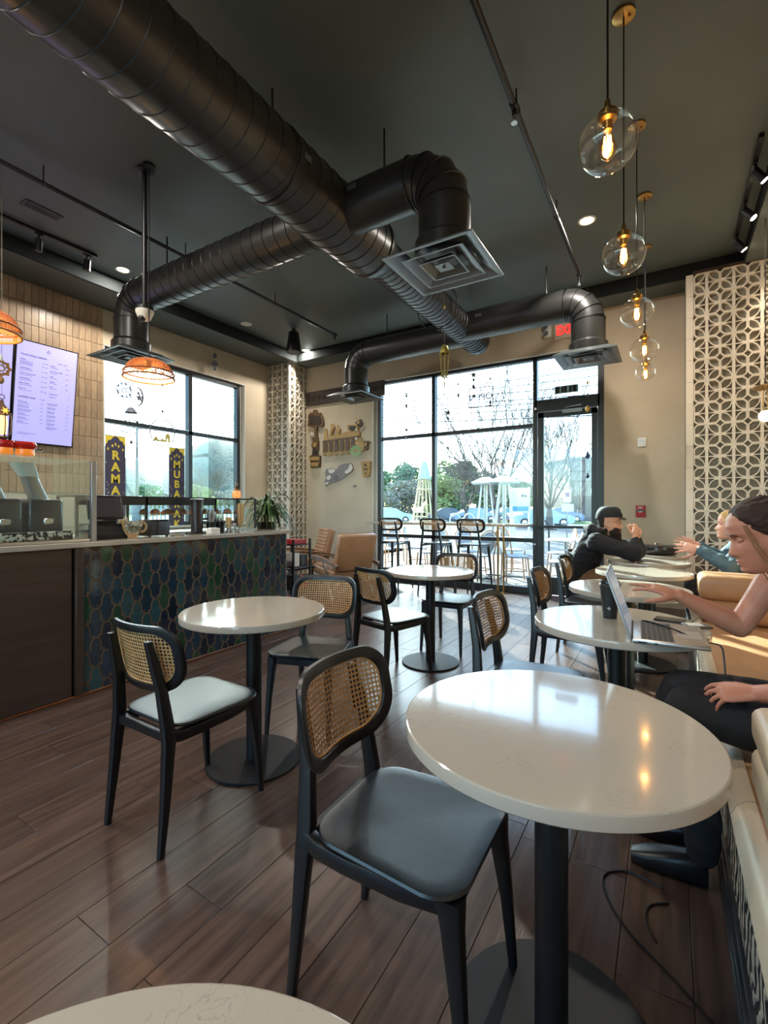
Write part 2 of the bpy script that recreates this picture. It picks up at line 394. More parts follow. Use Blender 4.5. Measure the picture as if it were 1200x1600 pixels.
cl.obj('door_closer', M['chrome'], d1)
MB().cyl((xd, YW - .052, fz(838, 850)), (xd, YW - .062, fz(838, 850)), .016).cyl((xd + .01, YW - .052, fz(838, 640)), (xd + .01, YW - .06, fz(838, 640)), .018).obj('lock_cylinder', M['steel'], d1)
# ---------------- window behind the counter (window_2)
w2 = struct('window_2', 'black framed four pane window behind the counter')
def gy(x, y=700): return onX(x, y, XWIN).y
def gz(x, y): return onX(x, y, XWIN).z
ym, yr = gy(295), gy(370); zl_m = gz(295, 677); zl_t = gz(370, 605)
f2 = MB()
def bary(mb, y0, y1, z0, z1, d=.1): mb.bb(XWIN - d / 2, XWIN + d / 2, y0, y1, z0, z1, .003)
bary(f2, yr - .035, yr + .035, LZ0, zl_t + .03); bary(f2, ym - .035, ym + .035, LZ0, zl_t); bary(f2, LW0 - .05, LW0 + .03, LZ0, zl_t)
bary(f2, LW0, yr, zl_t - .03, zl_t + .03); bary(f2, LW0, yr, zl_m - .03, zl_m + .03); bary(f2, LW0, yr, LZ0, LZ0 + .06)
f2.obj('frame', M['alu'], w2)
for (y0, y1) in ((LW0 + .03, ym - .035), (ym + .035, yr - .035)):
    for (z0, z1) in ((LZ0 + .06, zl_m - .03), (zl_m + .03, zl_t - .03)):
        MB().bb(XWIN - .004, XWIN + .004, y0 - .005, y1 + .005, z0 - .005, z1 + .005).obj('pane', M['pane'], w2)
MB().bb(XWIN - .04, XL + .012, LW1 - .012, LW1, LZ0, LZ1).bb(XWIN - .04, XWIN + .03, yr + .03, LW1, LZ0, LZ1).bb(XWIN - .04, XL + .012, LW0, LW1, LZ1 - .012, LZ1).bb(XWIN - .04, XWIN + .03, LW0, LW1, zl_t + .03, LZ1).bb(XWIN - .04, XL + .03, LW0, LW1, LZ0 - .03, LZ0).bb(XWIN - .04, XL + .012, LW0, LW0 + .012, LZ0, LZ1).obj('reveal', M['white'], w2)
# ---------------- unseen window added behind the viewer for sky fill (fill_window)
w3 = struct('fill_window', 'unseen wide window added behind the viewer to let sky light in')
f3 = MB()
for x in (-5.55, -4.05, -2.5, -.95, .55): f3.bb(x - .05, x + .05, YF - .15, YF - .05, .5, 3.5)
f3.bb(-5.6, .6, YF - .15, YF - .05, .5, .58).bb(-5.6, .6, YF - .15, YF - .05, 3.42, 3.5)
f3.obj('frame', M['alu'], w3)
for x in (-5.5, -4.0, -2.45, -.9): MB().bb(x, x + 1.4, YF - .104, YF - .096, .58, 3.42).obj('pane', M['pane'], w3)
# ---------------- breeze block pillars
def block_mesh(a, th):
    """breeze block: chamfered square ring, centre bar, mitred spike and four petal ribs"""
    c, t = .27 * a, .10 * a; mb = MB()
    oc = lambda q, cc: [(q - cc, q), (-q + cc, q), (-q, q - cc), (-q, -q + cc), (-q + cc, -q), (q - cc, -q), (q, -q + cc), (q, q - cc)]
    mb.mesh(plate([oc(a, c), oc(a - t, c - .35 * t)], th))
    mb.bb(-.115 * a, .115 * a, -a + .5 * t, a - .5 * t, -th / 2 + .001, th / 2 - .001)
    for s in (1, -1):
        mb.mesh(plate([[(s * .05 * a, .035 * a), (s * .45 * a, .04 * a), (s * (a - t * .5), .17 * a), (s * (a - t * .5), -.17 * a), (s * .45 * a, -.04 * a), (s * .05 * a, -.035 * a)]], th - .004))
        for u in (1, -1):
            arc = lambda k: [(s * (a * .93 - (a * .80) * math.cos(g) * k), u * (.93 * a - (a * .86) * math.sin(g) * k)) for g in [math.pi / 2 * i / 9 for i in range(10)]]
            A, B = arc(1.045), arc(.945)
            mb.mesh(plate([A + B[::-1]], th - .006))
    bm = mb.bm; bmesh.ops.recalc_face_normals(bm, faces=bm.faces[:])
    me = bpy.data.meshes.new('block'); bm.to_mesh(me); bm.free(); return me
BU = .249
blk = block_mesh(BU / 2 - .001, .05)
def pillar(name, label, faces, core):
    st = struct(name, label)
    MB().bb(*core).obj('core', M['blockwall'], st)
    k = 0; f0 = None
    for (kind, a0, cols, plane) in faces:
        for i in range(cols):
            for j in range(16):
                if f0 is None: f0 = mobj('block', blk, M['block'], st, 30); o = f0
                else: o = f0.copy(); COL.objects.link(o)
                z = ZS - BU * (j + .5)
                if kind == '-Y': o.location = (a0 + BU * (i + .5), plane + .025, z); o.rotation_euler = (math.pi / 2, 0, 0)
                else: o.location = (plane - .025, a0 + BU * (i + .5), z); o.rotation_euler = (math.pi / 2, 0, math.pi / 2)
    return st
PX, PY = -6.01, 6.46
st = pillar('pillar_1', 'pillar clad in white breeze blocks in the far corner', [('-Y', XL + .005, 2, PY), ('+X', PY + .04, 2, PX)], (XL, PX - .052, PY + .052, YB, 0, ZS))
for j in range(16):
    MB().bb(PX - .045, PX, PY, PY + .04, ZS - BU * (j + 1) + .001, ZS - BU * j - .001, .002).obj('corner_block', M['block'], st)
RX = .175
st = pillar('pillar_2', 'wide panel of white breeze blocks beside the banquette', [('-Y', RX + .075, 4, 6.47)], (RX + .012, XR, 6.522, YB, 0, ZS))
for j in range(16):
    MB().bb(RX, RX + .073, 6.47, 6.53, ZS - BU * (j + 1) + .001, ZS - BU * j - .001, .002).obj('edge_block', M['block'], st)
MB().bb(RX, RX + .011, 6.53, YB, 0, ZS).obj('side_panel', M['blockwall'], st)
MB().bb(RX + .07, XR, 6.46, 6.56, ZS - .004, ZS + .03).obj('cap', M['panelwood'], st)
# ============================================================ DUCTS, PIPES, LIGHTS
DX, DZ = -2.32, 3.634
M['grille'] = mat('diffuser_grey', srgb(120, 126, 128), .32, metal=.55)
M['seam'] = mat('seam_black', srgb(24, 24, 24), .4)
def light(name, kind, loc, power, color=(1, .78, .52), size=.05, parent=None, rot=None, spot=None):
    l = bpy.data.lights.new(name, kind); l.energy = power; l.color = color
    if kind == 'AREA': l.shape = 'DISK'; l.size = size
    elif kind in ('POINT', 'SPOT'): l.shadow_soft_size = size
    if spot: l.spot_size = spot; l.spot_blend = .6
    o = bpy.data.objects.new(name, l); COL.objects.link(o); o.location = loc
    if rot: o.rotation_euler = rot
    if parent: o.parent = parent
    return o
def spiral(mb, x, z, r, y0, y1, pitch, lean=.05, axis='Y', n=40):
    y = y0
    while y < y1:
        pts = []
        for i in range(n):
            a = 2 * math.pi * i / n; off = lean * math.cos(a)
            p = (x + r * math.cos(a), y + off, z + r * math.sin(a)) if axis == 'Y' else (y + off, x + r * math.cos(a), z + r * math.sin(a))
            pts.append(p)
        mb.tube(pts, .0045, 4, closed=True); y += pitch
# main duct
md = thing('ceiling_duct', 'large black spiral duct running under the ceiling to the storefront', 'duct', (DX, 3, DZ))
L0 = -3
prof = [(.0, -3.15 - 3), (.25, -3.15 - 3), (.25, 3.52 - 3), (.262, 3.53 - 3), (.262, 3.56 - 3), (.19, 3.72 - 3), (.18, 3.73 - 3)]
MB().lathe(prof + [(.0, 3.73 - 3)], n=48, axis='Y').obj('large_tube', M['duct'], md)
MB().lathe([(0, .72), (.178, .72), (.178, 3.36), (.17, 3.38), (0, 3.38)], n=40, axis='Y').obj('small_tube', M['duct'], md)
s1 = MB(); spiral(s1, 0, 0, .2505, -4.0, .5, .125, .05); s1 = s1.obj('spiral_seam', M['seam'], md); tag(s1, kind='stuff')
s1 = MB(); spiral(s1, 0, 0, .1785, .78, 3.3, .085, .03); s1 = s1.obj('spiral_seam', M['seam'], md); tag(s1, kind='stuff')
for y in (-.67, 2.0):
    MB().cyl((0, y, .24), (0, y, ZC - DZ), .008, n=8).tube([(.255 * math.cos(a), y, .255 * math.sin(a)) for a in [i * math.pi / 16 for i in range(32)]], .006, 4, closed=True).obj('hanger_rod', M['blackmetal'], md)
MB().bb(.2, .255, -.62, -.56, -.02, .02).obj('label_plate', M['chrome'], md)
def branch(x0, x1, y, rods, label, xd=None, yd=None, spirals=True, tapx=None):
    sgn = 1 if x1 > x0 else -1; r = .178; re = .24
    yd = y if yd is None else yd
    b = thing('branch_duct', label, 'duct', (x1, y, DZ))
    X0 = x0 - x1
    # straight run, segmented elbow, drop
    path = [(X0, 0, 0), (-sgn * re, 0, 0)]
    for i in range(1, 4):
        a = math.radians(22.5 * i * 1.0 + 7.5 * 0); a = math.radians(90 * i / 4)
        path.append((-sgn * re + sgn * re * math.sin(a), 0, -re + re * math.cos(a)))
    path += [(0, 0, -re), (0, 0, -.44)]
    MB().tube(path[:2], r, 32).obj('straight_tube', M['duct'], b)
    e = MB(); e.tube(path[1:6], r, 32); e.obj('elbow', M['duct'], b, 15)
    MB().lathe([(r + .004, -re), (r + .004, -.47), (r + .03, -.50), (r + .03, -.60)], n=32).obj('drop_tube', M['duct'], b)
    g = MB()
    for i in range(1, 6):
        p = Vector(path[i]); t = (Vector(path[min(i + 1, 6)]) - Vector(path[i - 1])).normalized(); u, v = frame_from(t)
        g.tube([p + u * (r + .003) * math.cos(2 * math.pi * k / 32) + v * (r + .003) * math.sin(2 * math.pi * k / 32) for k in range(32)], .007, 5, closed=True)
    if spirals:
        n = 3 if abs(X0) < 1.3 else 20
        for i in range(n):
            xx = X0 + (-sgn * re - X0) * (i + .7) / n
            g.tube([(xx + .02 * math.cos(k * math.pi / 16), r * 1.005 * math.cos(k * math.pi / 16), r * 1.005 * math.sin(k * math.pi / 16)) for k in range(32)], .004, 4, closed=True)
    tag(g.obj('seam', M['seam'], b), kind='stuff')
    for rx in rods:
        MB().cyl((rx - x1, 0, r), (rx - x1, 0, ZC - DZ), .008, n=8).cyl((rx - x1, 0, r - .01), (rx - x1, 0, r + .03), .02, n=8).obj('hanger_rod', M['blackmetal'], b)
    MB().bb(X0 + sgn * .3 - .04, X0 + sgn * .3 + .04, -r - .004, -r + .02, .02, .06).obj('label_plate', M['chrome'], b)
    # square diffuser
    h = .325; zt = -.56
    fr = MB()
    for (a, b2) in ((h, .30),):
        o1 = [(-a, -a, zt - .105), (a, -a, zt - .105), (a, a, zt - .105), (-a, a, zt - .105)]
        i1 = [(-b2, -b2, zt - .105), (b2, -b2, zt - .105), (b2, b2, zt - .105), (-b2, b2, zt - .105)]
        up = [(p[0] * .68, p[1] * .68, zt - .045) for p in i1]
        fr.rings([[(p[0], p[1], p[2] + .008) for p in o1], o1, i1, up], smooth=False, caps=False)
        fr.rings([[(p[0], p[1], p[2] + .008) for p in o1], [(p[0] * .68, p[1] * .68, zt - .035) for p in o1]], smooth=False, caps=False)
    fr.obj('diffuser_frame', M['grille'], b)
    for (a, b2, z) in ((.225, .14, -.008), (.135, .075, -.012)):
        q = lambda s, zz: [(-s, -s, zz), (s, -s, zz), (s, s, zz), (-s, s, zz)]
        MB().rings([q(a, zt - .1 + z + .0), q(a - .012, zt - .1 + z), q(b2, zt - .055 + z), q(b2 + .012, zt - .055 + z)], smooth=False, caps=False, closed=True).obj('diffuser_vane', M['grille'], b)
    MB().box((0, 0, zt - .10), (.11, .11, .008), None, .002).lathe([(0, zt - .115), (.012, zt - .115), (.012, zt - .1), (0, zt - .1)], n=12).obj('diffuser_centre', M['grille'], b)
    return b
branch(DX, -1.345, 3.02, [-1.84], 'short black branch duct with the nearest square grille, hanging in mid room', spirals=False)
branch(DX, -5.2, 3.02, [-4.54], 'long black branch duct bending down at the counter window')
branch(DX, -4.12, 5.92, [-3.56], 'black branch duct bending down over the wall art', spirals=False)
branch(DX, -.78, 5.74, [-1.24], 'black branch duct bending down in front of the exit sign', spirals=False)
# sprinkler pipes
def pipe(x, y0, y1, heads, label):
    p = thing('sprinkler_pipe', label, 'pipe', (x, 0, 4.0))
    MB().cyl((0, y0, 0), (0, y1, 0), .019, n=12).obj('tube', M['blackmetal'], p)
    for h in heads:
        MB().cyl((0, h - .03, 0), (0, h + .03, 0), .028, n=12).cyl((0, h, 0), (0, h, -.07), .016, n=10).obj('tee_fitting', M['blackmetal'], p)
        MB().cyl((0, h, -.07), (0, h, -.10), .012, n=8).cyl((0, h, -.115), (0, h, -.12), .022, n=10).tube([(-.012, h, -.09), (-.016, h, -.105), (0, h, -.118)], .003, 5).tube([(.012, h, -.09), (.016, h, -.105), (0, h, -.118)], .003, 5).obj('sprinkler_head', M['steel'], p)
    for y in [y0 + .8 + i * 1.35 for i in range(int((y1 - y0 - .8) / 1.35) + 1)]:
        MB().cyl((0, y, .015), (0, y, .15), .006, n=6).tube([(.024 * math.cos(i * math.pi / 6), y, .024 * math.sin(i * math.pi / 6)) for i in range(12)], .004, 4, closed=True).obj('pipe_hanger', M['blackmetal'], p)
pipe(-.89, -3, 5.85, [3.15, 5.84], 'dark sprinkler pipe between the ducts and the glass pendants')
pipe(-4.48, -3, 5.86, [5.85], 'dark sprinkler pipe on the counter side of the ceiling')
# track lights
def track(x, y0, y1, heads, label, aim, lit):
    t = thing('track_light', label, 'track light', (x, 0, ZC))
    MB().bb(-.018, .018, y0, y1, -.035, 0, .002).obj('rail', M['blackmetal'], t)
    for (y, tilt) in heads:
        d = Vector((aim, .15 * tilt, -1)).normalized(); a = Vector((0, y, -.12))
        h = MB().cyl((0, y, -.03), (0, y, -.09), .012, n=8).box((0, y, -.045), (.03, .07, .025)).cyl(a - d * .02, a + d * .10, .034, n=16)
        h.obj('spot_head', M['blackmetal'], t)
        if lit:
            e = a + d * .1005
            MB().cyl(e, e + d * .004, .028, n=16).obj('lamp_lens', mat('spot_lens', (1, .9, .75, 1), .4, emit=((1, .82, .6, 1), 26)), t)
            l = light('spot_lamp', 'SPOT', e + d * .02, TRACK_W, (1, .84, .64), .03, t, d.to_track_quat('-Z', 'Y').to_euler(), math.radians(95))
track(-5.55, -1.0, 2.82, [(2.25, 0), (2.72, 0)], 'black track rail with two unlit spots over the counter', -.1, False)
track(.61, 4.55, 6.15, [(4.85, 1), (5.45, -1), (6.05, 1)], 'short black track with lit spots over the banquette', .75, True)
# recessed downlights
dl_on = mat('downlight_lens', (1, .85, .6, 1), .4, emit=((1, .78, .5, 1), 14)); dl_off = mat('downlight_off', srgb(222, 220, 210), .4)
DL = [((917, 344), 1, 'lit round downlight beside the glass pendants'), ((192, 421), 1, 'lit round downlight over the counter duct'),
      ((385, 506), 0, 'unlit round downlight between counter pipe and window'), ((478, 547), 1, 'lit round downlight in the far corner by the cone speaker')]
DLP = [(onZ(p[0], p[1], ZC), lit, lab) for p, lit, lab in DL]
DLP += [(Vector((x, y, ZC)), 1, lab) for x, y, lab in ((-.7, -1.4, 'unseen fill downlight added behind the viewer by the banquette'), (-3.4, -1.4, 'unseen fill downlight added behind the viewer in mid room'), (-5.4, -.9, 'unseen fill downlight added behind the viewer over the counter'), (-3.5, 1.1, 'unseen fill downlight added above the walnut counter panel'))]  # out-of-view lamps added to brighten the room
for p, lit, lab in DLP:
    t = thing('downlight', lab, 'ceiling light', p, 0, 'recessed ceiling downlights')
    MB().lathe([(.062, 0), (.085, -.001), (.086, -.006), (.066, -.010), (.060, -.002)], n=32, close=True).obj('trim_ring', M['white'], t)
    MB().lathe([(0, -.003), (.062, -.003), (.062, -.001), (0, -.001)], n=32).obj('lens', dl_on if lit else dl_off, t)
    if lit: light('downlight_lamp', 'AREA', (0, 0, -.02), DOWNLIGHT_W, (1, .93, .83), .12, t)
# small ceiling grille and cone speaker
g = thing('ceiling_grille', 'small slotted grey grille flush in the ceiling', 'vent', onZ(66, 328, ZC), 0)
MB().bb(-.06, .06, -.16, .16, -.012, 0, .002).obj('grille_frame', M['soffit'], g)
for i in range(3): MB().bb(-.035 + i * .03 - .008, -.035 + i * .03 + .008, -.14, .14, -.016, -.011).obj('slot', M['black'], g)
sp = onZ(459, 519, 4.1)
g = thing('pendant_speaker', 'black cone shaped pendant speaker in the far corner', 'speaker', sp)
MB().lathe([(0, 0), (.075, 0), (.085, -.01), (.118, -.30), (.115, -.32), (0, -.32)], n=28).obj('speaker_cone', M['black'], g)
MB().lathe([(0, -.321), (.112, -.321), (.112, -.329), (0, -.33)], n=28).obj('grille_cloth', M['soffit'], g)
MB().cyl((0, 0, 0), (0, 0, .05), .004, n=6).lathe([(0, .03), (.03, .03), (.03, .05), (0, .05)], n=12).obj('hanging_wire', M['blackmetal'], g)
# camera on a pole
pc = onZ(226, 265, ZC)
g = thing('security_camera', 'white dome security camera at the end of a black ceiling pole', 'camera', pc)
zc = CAMH + (HY - 484) / FPX * (pc.y * CT - pc.x * ST) - ZC
MB().lathe([(0, 0), (.065, 0), (.07, -.02), (.02, -.03), (.019, zc), (0, zc)], n=20).obj('pole', M['blackmetal'], g)
MB().lathe([(0, zc + .02), (.07, zc + .02), (.072, zc - .01), (0, zc - .01)], n=20).obj('mount', M['blackmetal'], g)
MB().lathe([(0, zc - .01), (.072, zc - .01), (.07, zc - .03), (.045, zc - .085), (0, zc - .095)], n=24).obj('housing', M['white'], g)
MB().ball((.01, -.03, zc - .085), .03, n=14).obj('camera_dome', M['blackmetal'], g)
# glass globe pendants
fil = mat('filament', (1, .6, .2, 1), .4, emit=((1, .56, .18, 1), 22))
amber = glass_mat('amber_bulb', (1, .78, .45, 1), .08, .02)
def globe(y, z, r, label, x, power=2.5, on=True):
    t = thing('globe_pendant', label, 'pendant light', (x, y, ZC), 0, 'glass globe pendants over the banquette tables')
    MB().lathe([(0, 0), (.062, 0), (.062, -.014), (.055, -.018), (0, -.019)], n=28).lathe([(0, -.018), (.008, -.02), (.006, -.032), (0, -.033)], c=(.03, 0, 0), n=10).obj('canopy', M['brass'], t)
    zz = z - ZC; top = zz + r * .92
    MB().cyl((0, 0, -.015), (0, 0, top + .06), .0042, n=8).obj('cord', M['black'], t)
    MB().lathe([(0, top + .075), (.010, top + .07), (.014, top + .035), (.036, top + .02), (.036, top - .012), (.02, top - .02), (.017, top - .055), (0, top - .056)], n=20).obj('socket', M['brass'], t)
    pr = [(r * math.sin(a), zz + r * .93 * math.cos(a)) for a in [math.radians(14 + (180 - 14) * i / 22) for i in range(23)]]
    MB().lathe(pr, n=36).obj('glass_globe', M['globe'], t)
    b0 = top - .055
    MB().lathe([(.014, b0), (.02, b0 - .02), (.033, b0 - .06), (.036, b0 - .08), (.027, b0 - .104), (.01, b0 - .118), (0, b0 - .12)], n=18).obj('bulb', amber, t)
    f = MB()
    for k in range(4):
        a = k * math.pi / 2
        f.tube([(.010 * math.cos(a), .010 * math.sin(a), b0 - .02), (.014 * math.cos(a + .5), .014 * math.sin(a + .5), b0 - .055), (.008 * math.cos(a), .008 * math.sin(a), b0 - .088)], .0032, 5)
    f.obj('filament', fil, t)
    light('pendant_lamp', 'POINT', (0, 0, b0 - .06), power, (1, .62, .28), .02, t)
gx = [-.19, -.195, -.187, -.188, -.189]
for (y, z, r, lab, x) in ((2.1, 2.765, .117, 'nearest and largest clear globe pendant over the laptop table', -.212), (3.04, 2.75, .119, 'second clear globe pendant, below and beyond the nearest one', -.222),
                     (3.98, 2.745, .117, 'third clear globe pendant in the row, at the height of the ceiling drop', -.203), (4.91, 2.73, .122, 'fourth clear globe pendant, faint bulb, over the blank wall', -.188), (5.88, 2.77, .10, 'farthest and smallest globe pendant in the row', -.215)):
    globe(y, z, r, lab, x)
# woven basket pendants
rattan = mat('rattan', srgb(204, 146, 98), .6, var=(30, srgb(176, 116, 72), .6))
def basket(x, y, z, r, label):
    t = thing('basket_pendant', label, 'pendant light', (x, y, ZC), 0, 'woven basket pendants over the counter')
    h = r * .78; zz = z - ZC
    m = MB()
    def P(a, u):       # u 0 rim .. 1 crown
        ang = u * math.pi / 2 * .97
        rr = r * (math.cos(ang) ** .55 if u > .25 else 1 - .03 * (.25 - u) * 0); 
        return Vector((rr * math.cos(a), rr * math.sin(a), zz + h * (math.sin(ang) ** 1.15)))
    N = 56
    for k in range(N):
        a = 2 * math.pi * k / N
        m.tube([P(a + (.05 if i % 2 else 0), i / 9) for i in range(10)], .0024, 3)
    for j in range(24):
        u = j / 24
        m.tube([P(2 * math.pi * i / 40, u) * 1 for i in range(40)], .0026, 3, closed=True)
    o = m.obj('woven_shade', rattan, t); tag(o, kind='stuff')
    MB().tube([(r * 1.01 * math.cos(2 * math.pi * i / 40), r * 1.01 * math.sin(2 * math.pi * i / 40), zz) for i in range(40)], .008, 6, closed=True).obj('rim_band', rattan, t)
    MB().tube([P(2 * math.pi * i / 40, .22) * 1 for i in range(40)], .006, 5, closed=True).obj('rim_band', mat('dark_rattan', srgb(120, 70, 40), .6), t)
    MB().cyl((0, 0, 0), (0, 0, zz + h - .02), .005, n=8).lathe([(0, 0), (.05, 0), (.05, -.02), (0, -.022)], n=20).obj('cord', M['black'], t)
    MB().lathe([(0, zz + h + .02), (.02, zz + h + .01), (.02, zz + h - .05), (0, zz + h - .05)], n=14).obj('socket', M['black'], t)
    b0 = zz + h - .05
    MB().lathe([(.013, b0), (.028, b0 - .05), (.03, b0 - .07), (.01, b0 - .105), (0, b0 - .107)], n=16).obj('bulb', amber, t)
    MB().tube([(.01 * math.cos(k), .01 * math.sin(k), b0 - .02 - .011 * k) for k in range(8)], .003, 5).obj('filament', fil, t)
    light('basket_lamp', 'POINT', (0, 0, b0 - .06), 6, (1, .7, .42), .03, t)
basket(-3.72, 2.31, 2.305 + .06, .195, 'woven rattan dome pendant in front of the counter window')
basket(-3.74, 1.21, 2.40, .195, 'woven rattan dome pendant at the menu screens')
# ============================================================ CHAIRS
def bend(co):   # backrest: plate built in local y (width) and z, thickness x
    return co
def cane_strands(w, h, rc, pitch=.0142, inner=None):
    """woven strands clipped to a rounded outline, as flat ribbons in the XY plane"""
    import itertools
    mb = MB()
    def inside(x, y):
        return inner(x, y)
    def ribbon(p, q, wd, z):
        p = Vector((p[0], p[1], z)); q = Vector((q[0], q[1], z)); d = (q - p)
        n = max(1, int(d.length / .03)); u = d.normalized(); s = Vector((-u.y, u.x, 0)) * wd / 2
        prev = None
        for i in range(n + 1):
            c = p + d * i / n; a, b = mb.bm.verts.new(c + s), mb.bm.verts.new(c - s)
            if prev: mb.bm.faces.new((prev[0], prev[1], b, a))
            prev = (a, b)
    def clip(p, d, L=.6):
        st = .003; t = -L; a = None; last = None; out = []
        while t < L:
            x, y = p[0] + d[0] * t, p[1] + d[1] * t
            if inside(x, y):
                if a is None: a = (x, y)
                last = (x, y)
            elif a is not None: out.append((a, last)); a = None
            t += st
        return out
    n = int(w / pitch / 2) + 2; m = int(h / pitch / 2) + 2
    for i in range(-n, n + 1):
        for a, b in clip((i * pitch, 0), (0, 1)): ribbon(a, b, .0054, .0006)
    for j in range(-m, m + 1):
        for a, b in clip((0, j * pitch), (1, 0)): ribbon(a, b, .0054, -.0006)
    e = .0062
    for i in range(-n, n + 1):
        for j in range(-m, m + 1):
            x, y = i * pitch, j * pitch
            if inside(x, y): mb.quad((x - e, y, .0011), (x, y - e, .0011), (x + e, y, .0011), (x, y + e, .0011))
    return mb
def back_outline(w, h, n=8):
    """D-ended backrest: wide rounded corners above, rounder below"""
    pts = []
    rt, rb = min(.085, h * .36), min(.12, h * .48)
    for (sx, sy, a0, r) in ((1, 1, 0, rt), (-1, 1, 90, rt), (-1, -1, 180, rb), (1, -1, 270, rb)):
        for i in range(n + 1):
            a = math.radians(a0 + 90 * i / n)
            x = sx * (w / 2 - r) + r * math.cos(a); y = sy * (h / 2 - r) + r * math.sin(a)
            pts.append((x, y))
    return pts
def subdivide_loop(pts, ml=.03):
    out = []
    for i, p in enumerate(pts):
        q = pts[(i + 1) % len(pts)]; d = math.dist(p, q); n = max(1, int(d / ml))
        for k in range(n): out.append((p[0] + (q[0] - p[0]) * k / n, p[1] + (q[1] - p[1]) * k / n))
    return out
def poly_inside(poly):
    def f(x, y):
        c = False; j = len(poly) - 1
        for i in range(len(poly)):
            xi, yi = poly[i]; xj, yj = poly[j]
            if (yi > y) != (yj > y) and x < (xj - xi) * (y - yi) / (yj - yi) + xi: c = not c
            j = i
        return c
    return f
def backrest(parent, w, h, zc, xc, lean, wrap, ring=.03, dep=.02, pitch=.0142):
    outer = subdivide_loop(back_outline(w, h)); k1, k2 = (w - 2 * ring) / w, (h - 2 * ring) / h
    inner = [(p[0] * k1, p[1] * k2) for p in outer]
    def place(co, off=0):
        # local x of plate -> y, local y -> z, local z -> x
        y, z, x = co.x, co.y, co.z
        return Vector((xc + x + wrap * (y / (w / 2)) ** 2 - lean * z, y, zc + z))
    mb = MB(); n = len(outer)
    loops = []
    for (lp, z) in ((outer, dep * .5 - .004), ([(p[0] * (1 - .008 / w * 2), p[1] * (1 - .008 / h * 2)) for p in outer], dep * .5), ([(p[0] * 1.012, p[1] * 1.016) for p in inner], dep * .5), (inner, dep * .5 - .004), (inner, -dep * .5 + .004), ([(p[0] * 1.012, p[1] * 1.016) for p in inner], -dep * .5), ([(p[0] * (1 - .008 / w * 2), p[1] * (1 - .008 / h * 2)) for p in outer], -dep * .5), (outer, -dep * .5 + .004)):
        loops.append([Vector((p[0], p[1], z)) for p in lp])
    mb.rings(loops, closed=True); mb.fn(place)
    br = mb.obj('backrest', M['blackwood'], parent, 50)
    ins = [(p[0] * 1.006, p[1] * 1.01) for p in inner]
    cs = cane_strands(w, h, 0, pitch, poly_inside(ins)); cs.fn(place); c = cs.obj('cane_panel', M['cane'], br, None)
    # cane binding around the opening
    sp = MB(); sp.tube([place(Vector((p[0] * .985, p[1] * .975, .001))) for p in inner], .0035, 5, closed=True); sp.obj('cane_binding', M['cane'], br)
    return br
def taper(p, q, d0, d1, n=4, r=.006, seg=6):
    """square rounded bar between two points, section sizes d0=(a,b) to d1"""
    p, q = Vector(p), Vector(q); rings = []
    for t in [i / seg for i in range(seg + 1)]:
        c = p.lerp(q, t); a = d0[0] + (d1[0] - d0[0]) * t; b = d0[1] + (d1[1] - d0[1]) * t
        rings.append([(c.x + x, c.y + y, c.z) for x, y in rrect(a, b, min(r, a * .3, b * .3), 2)])
    return rings
def seat_mesh(w0, w1, d0, d1, z, th=.02):
    """plan: back width w0, front width w1, x from d0 to d1; dished plywood with a thin rounded edge"""
    pts = []; n = 10; x0, x1 = d0, d1
    pl = []
    r0, r1 = .09, .085
    for (cx, cy, a0, r) in ((x1 - r1, w1 / 2 - r1, 0, r1), (x0 + r0, w0 / 2 - r0, 90, r0), (x0 + r0, -w0 / 2 + r0, 180, r0), (x1 - r1, -w1 / 2 + r1, 270, r1)):
        for i in range(7):
            a = math.radians(a0 + 90 * i / 6); pl.append((cx + r * math.cos(a), cy + r * math.sin(a)))
    mx = (x0 + x1) / 2; mb = MB(); rings = []
    dish = lambda s: -.007 * (1 - s * s)
    for s, zz in ((.0, z - th), (.5, z - th), (.9, z - th), (.985, z - th * .75), (1, z - th * .4), (.985, z - .002)):
        rings.append([(mx + (p[0] - mx) * max(s, .01), p[1] * max(s, .01), zz) for p in pl])
    for s in (.94, .8, .6, .4, .2, .01):
        rings.append([(mx + (p[0] - mx) * s, p[1] * s, z + dish(s)) for p in pl])
    mb.rings(rings); return mb
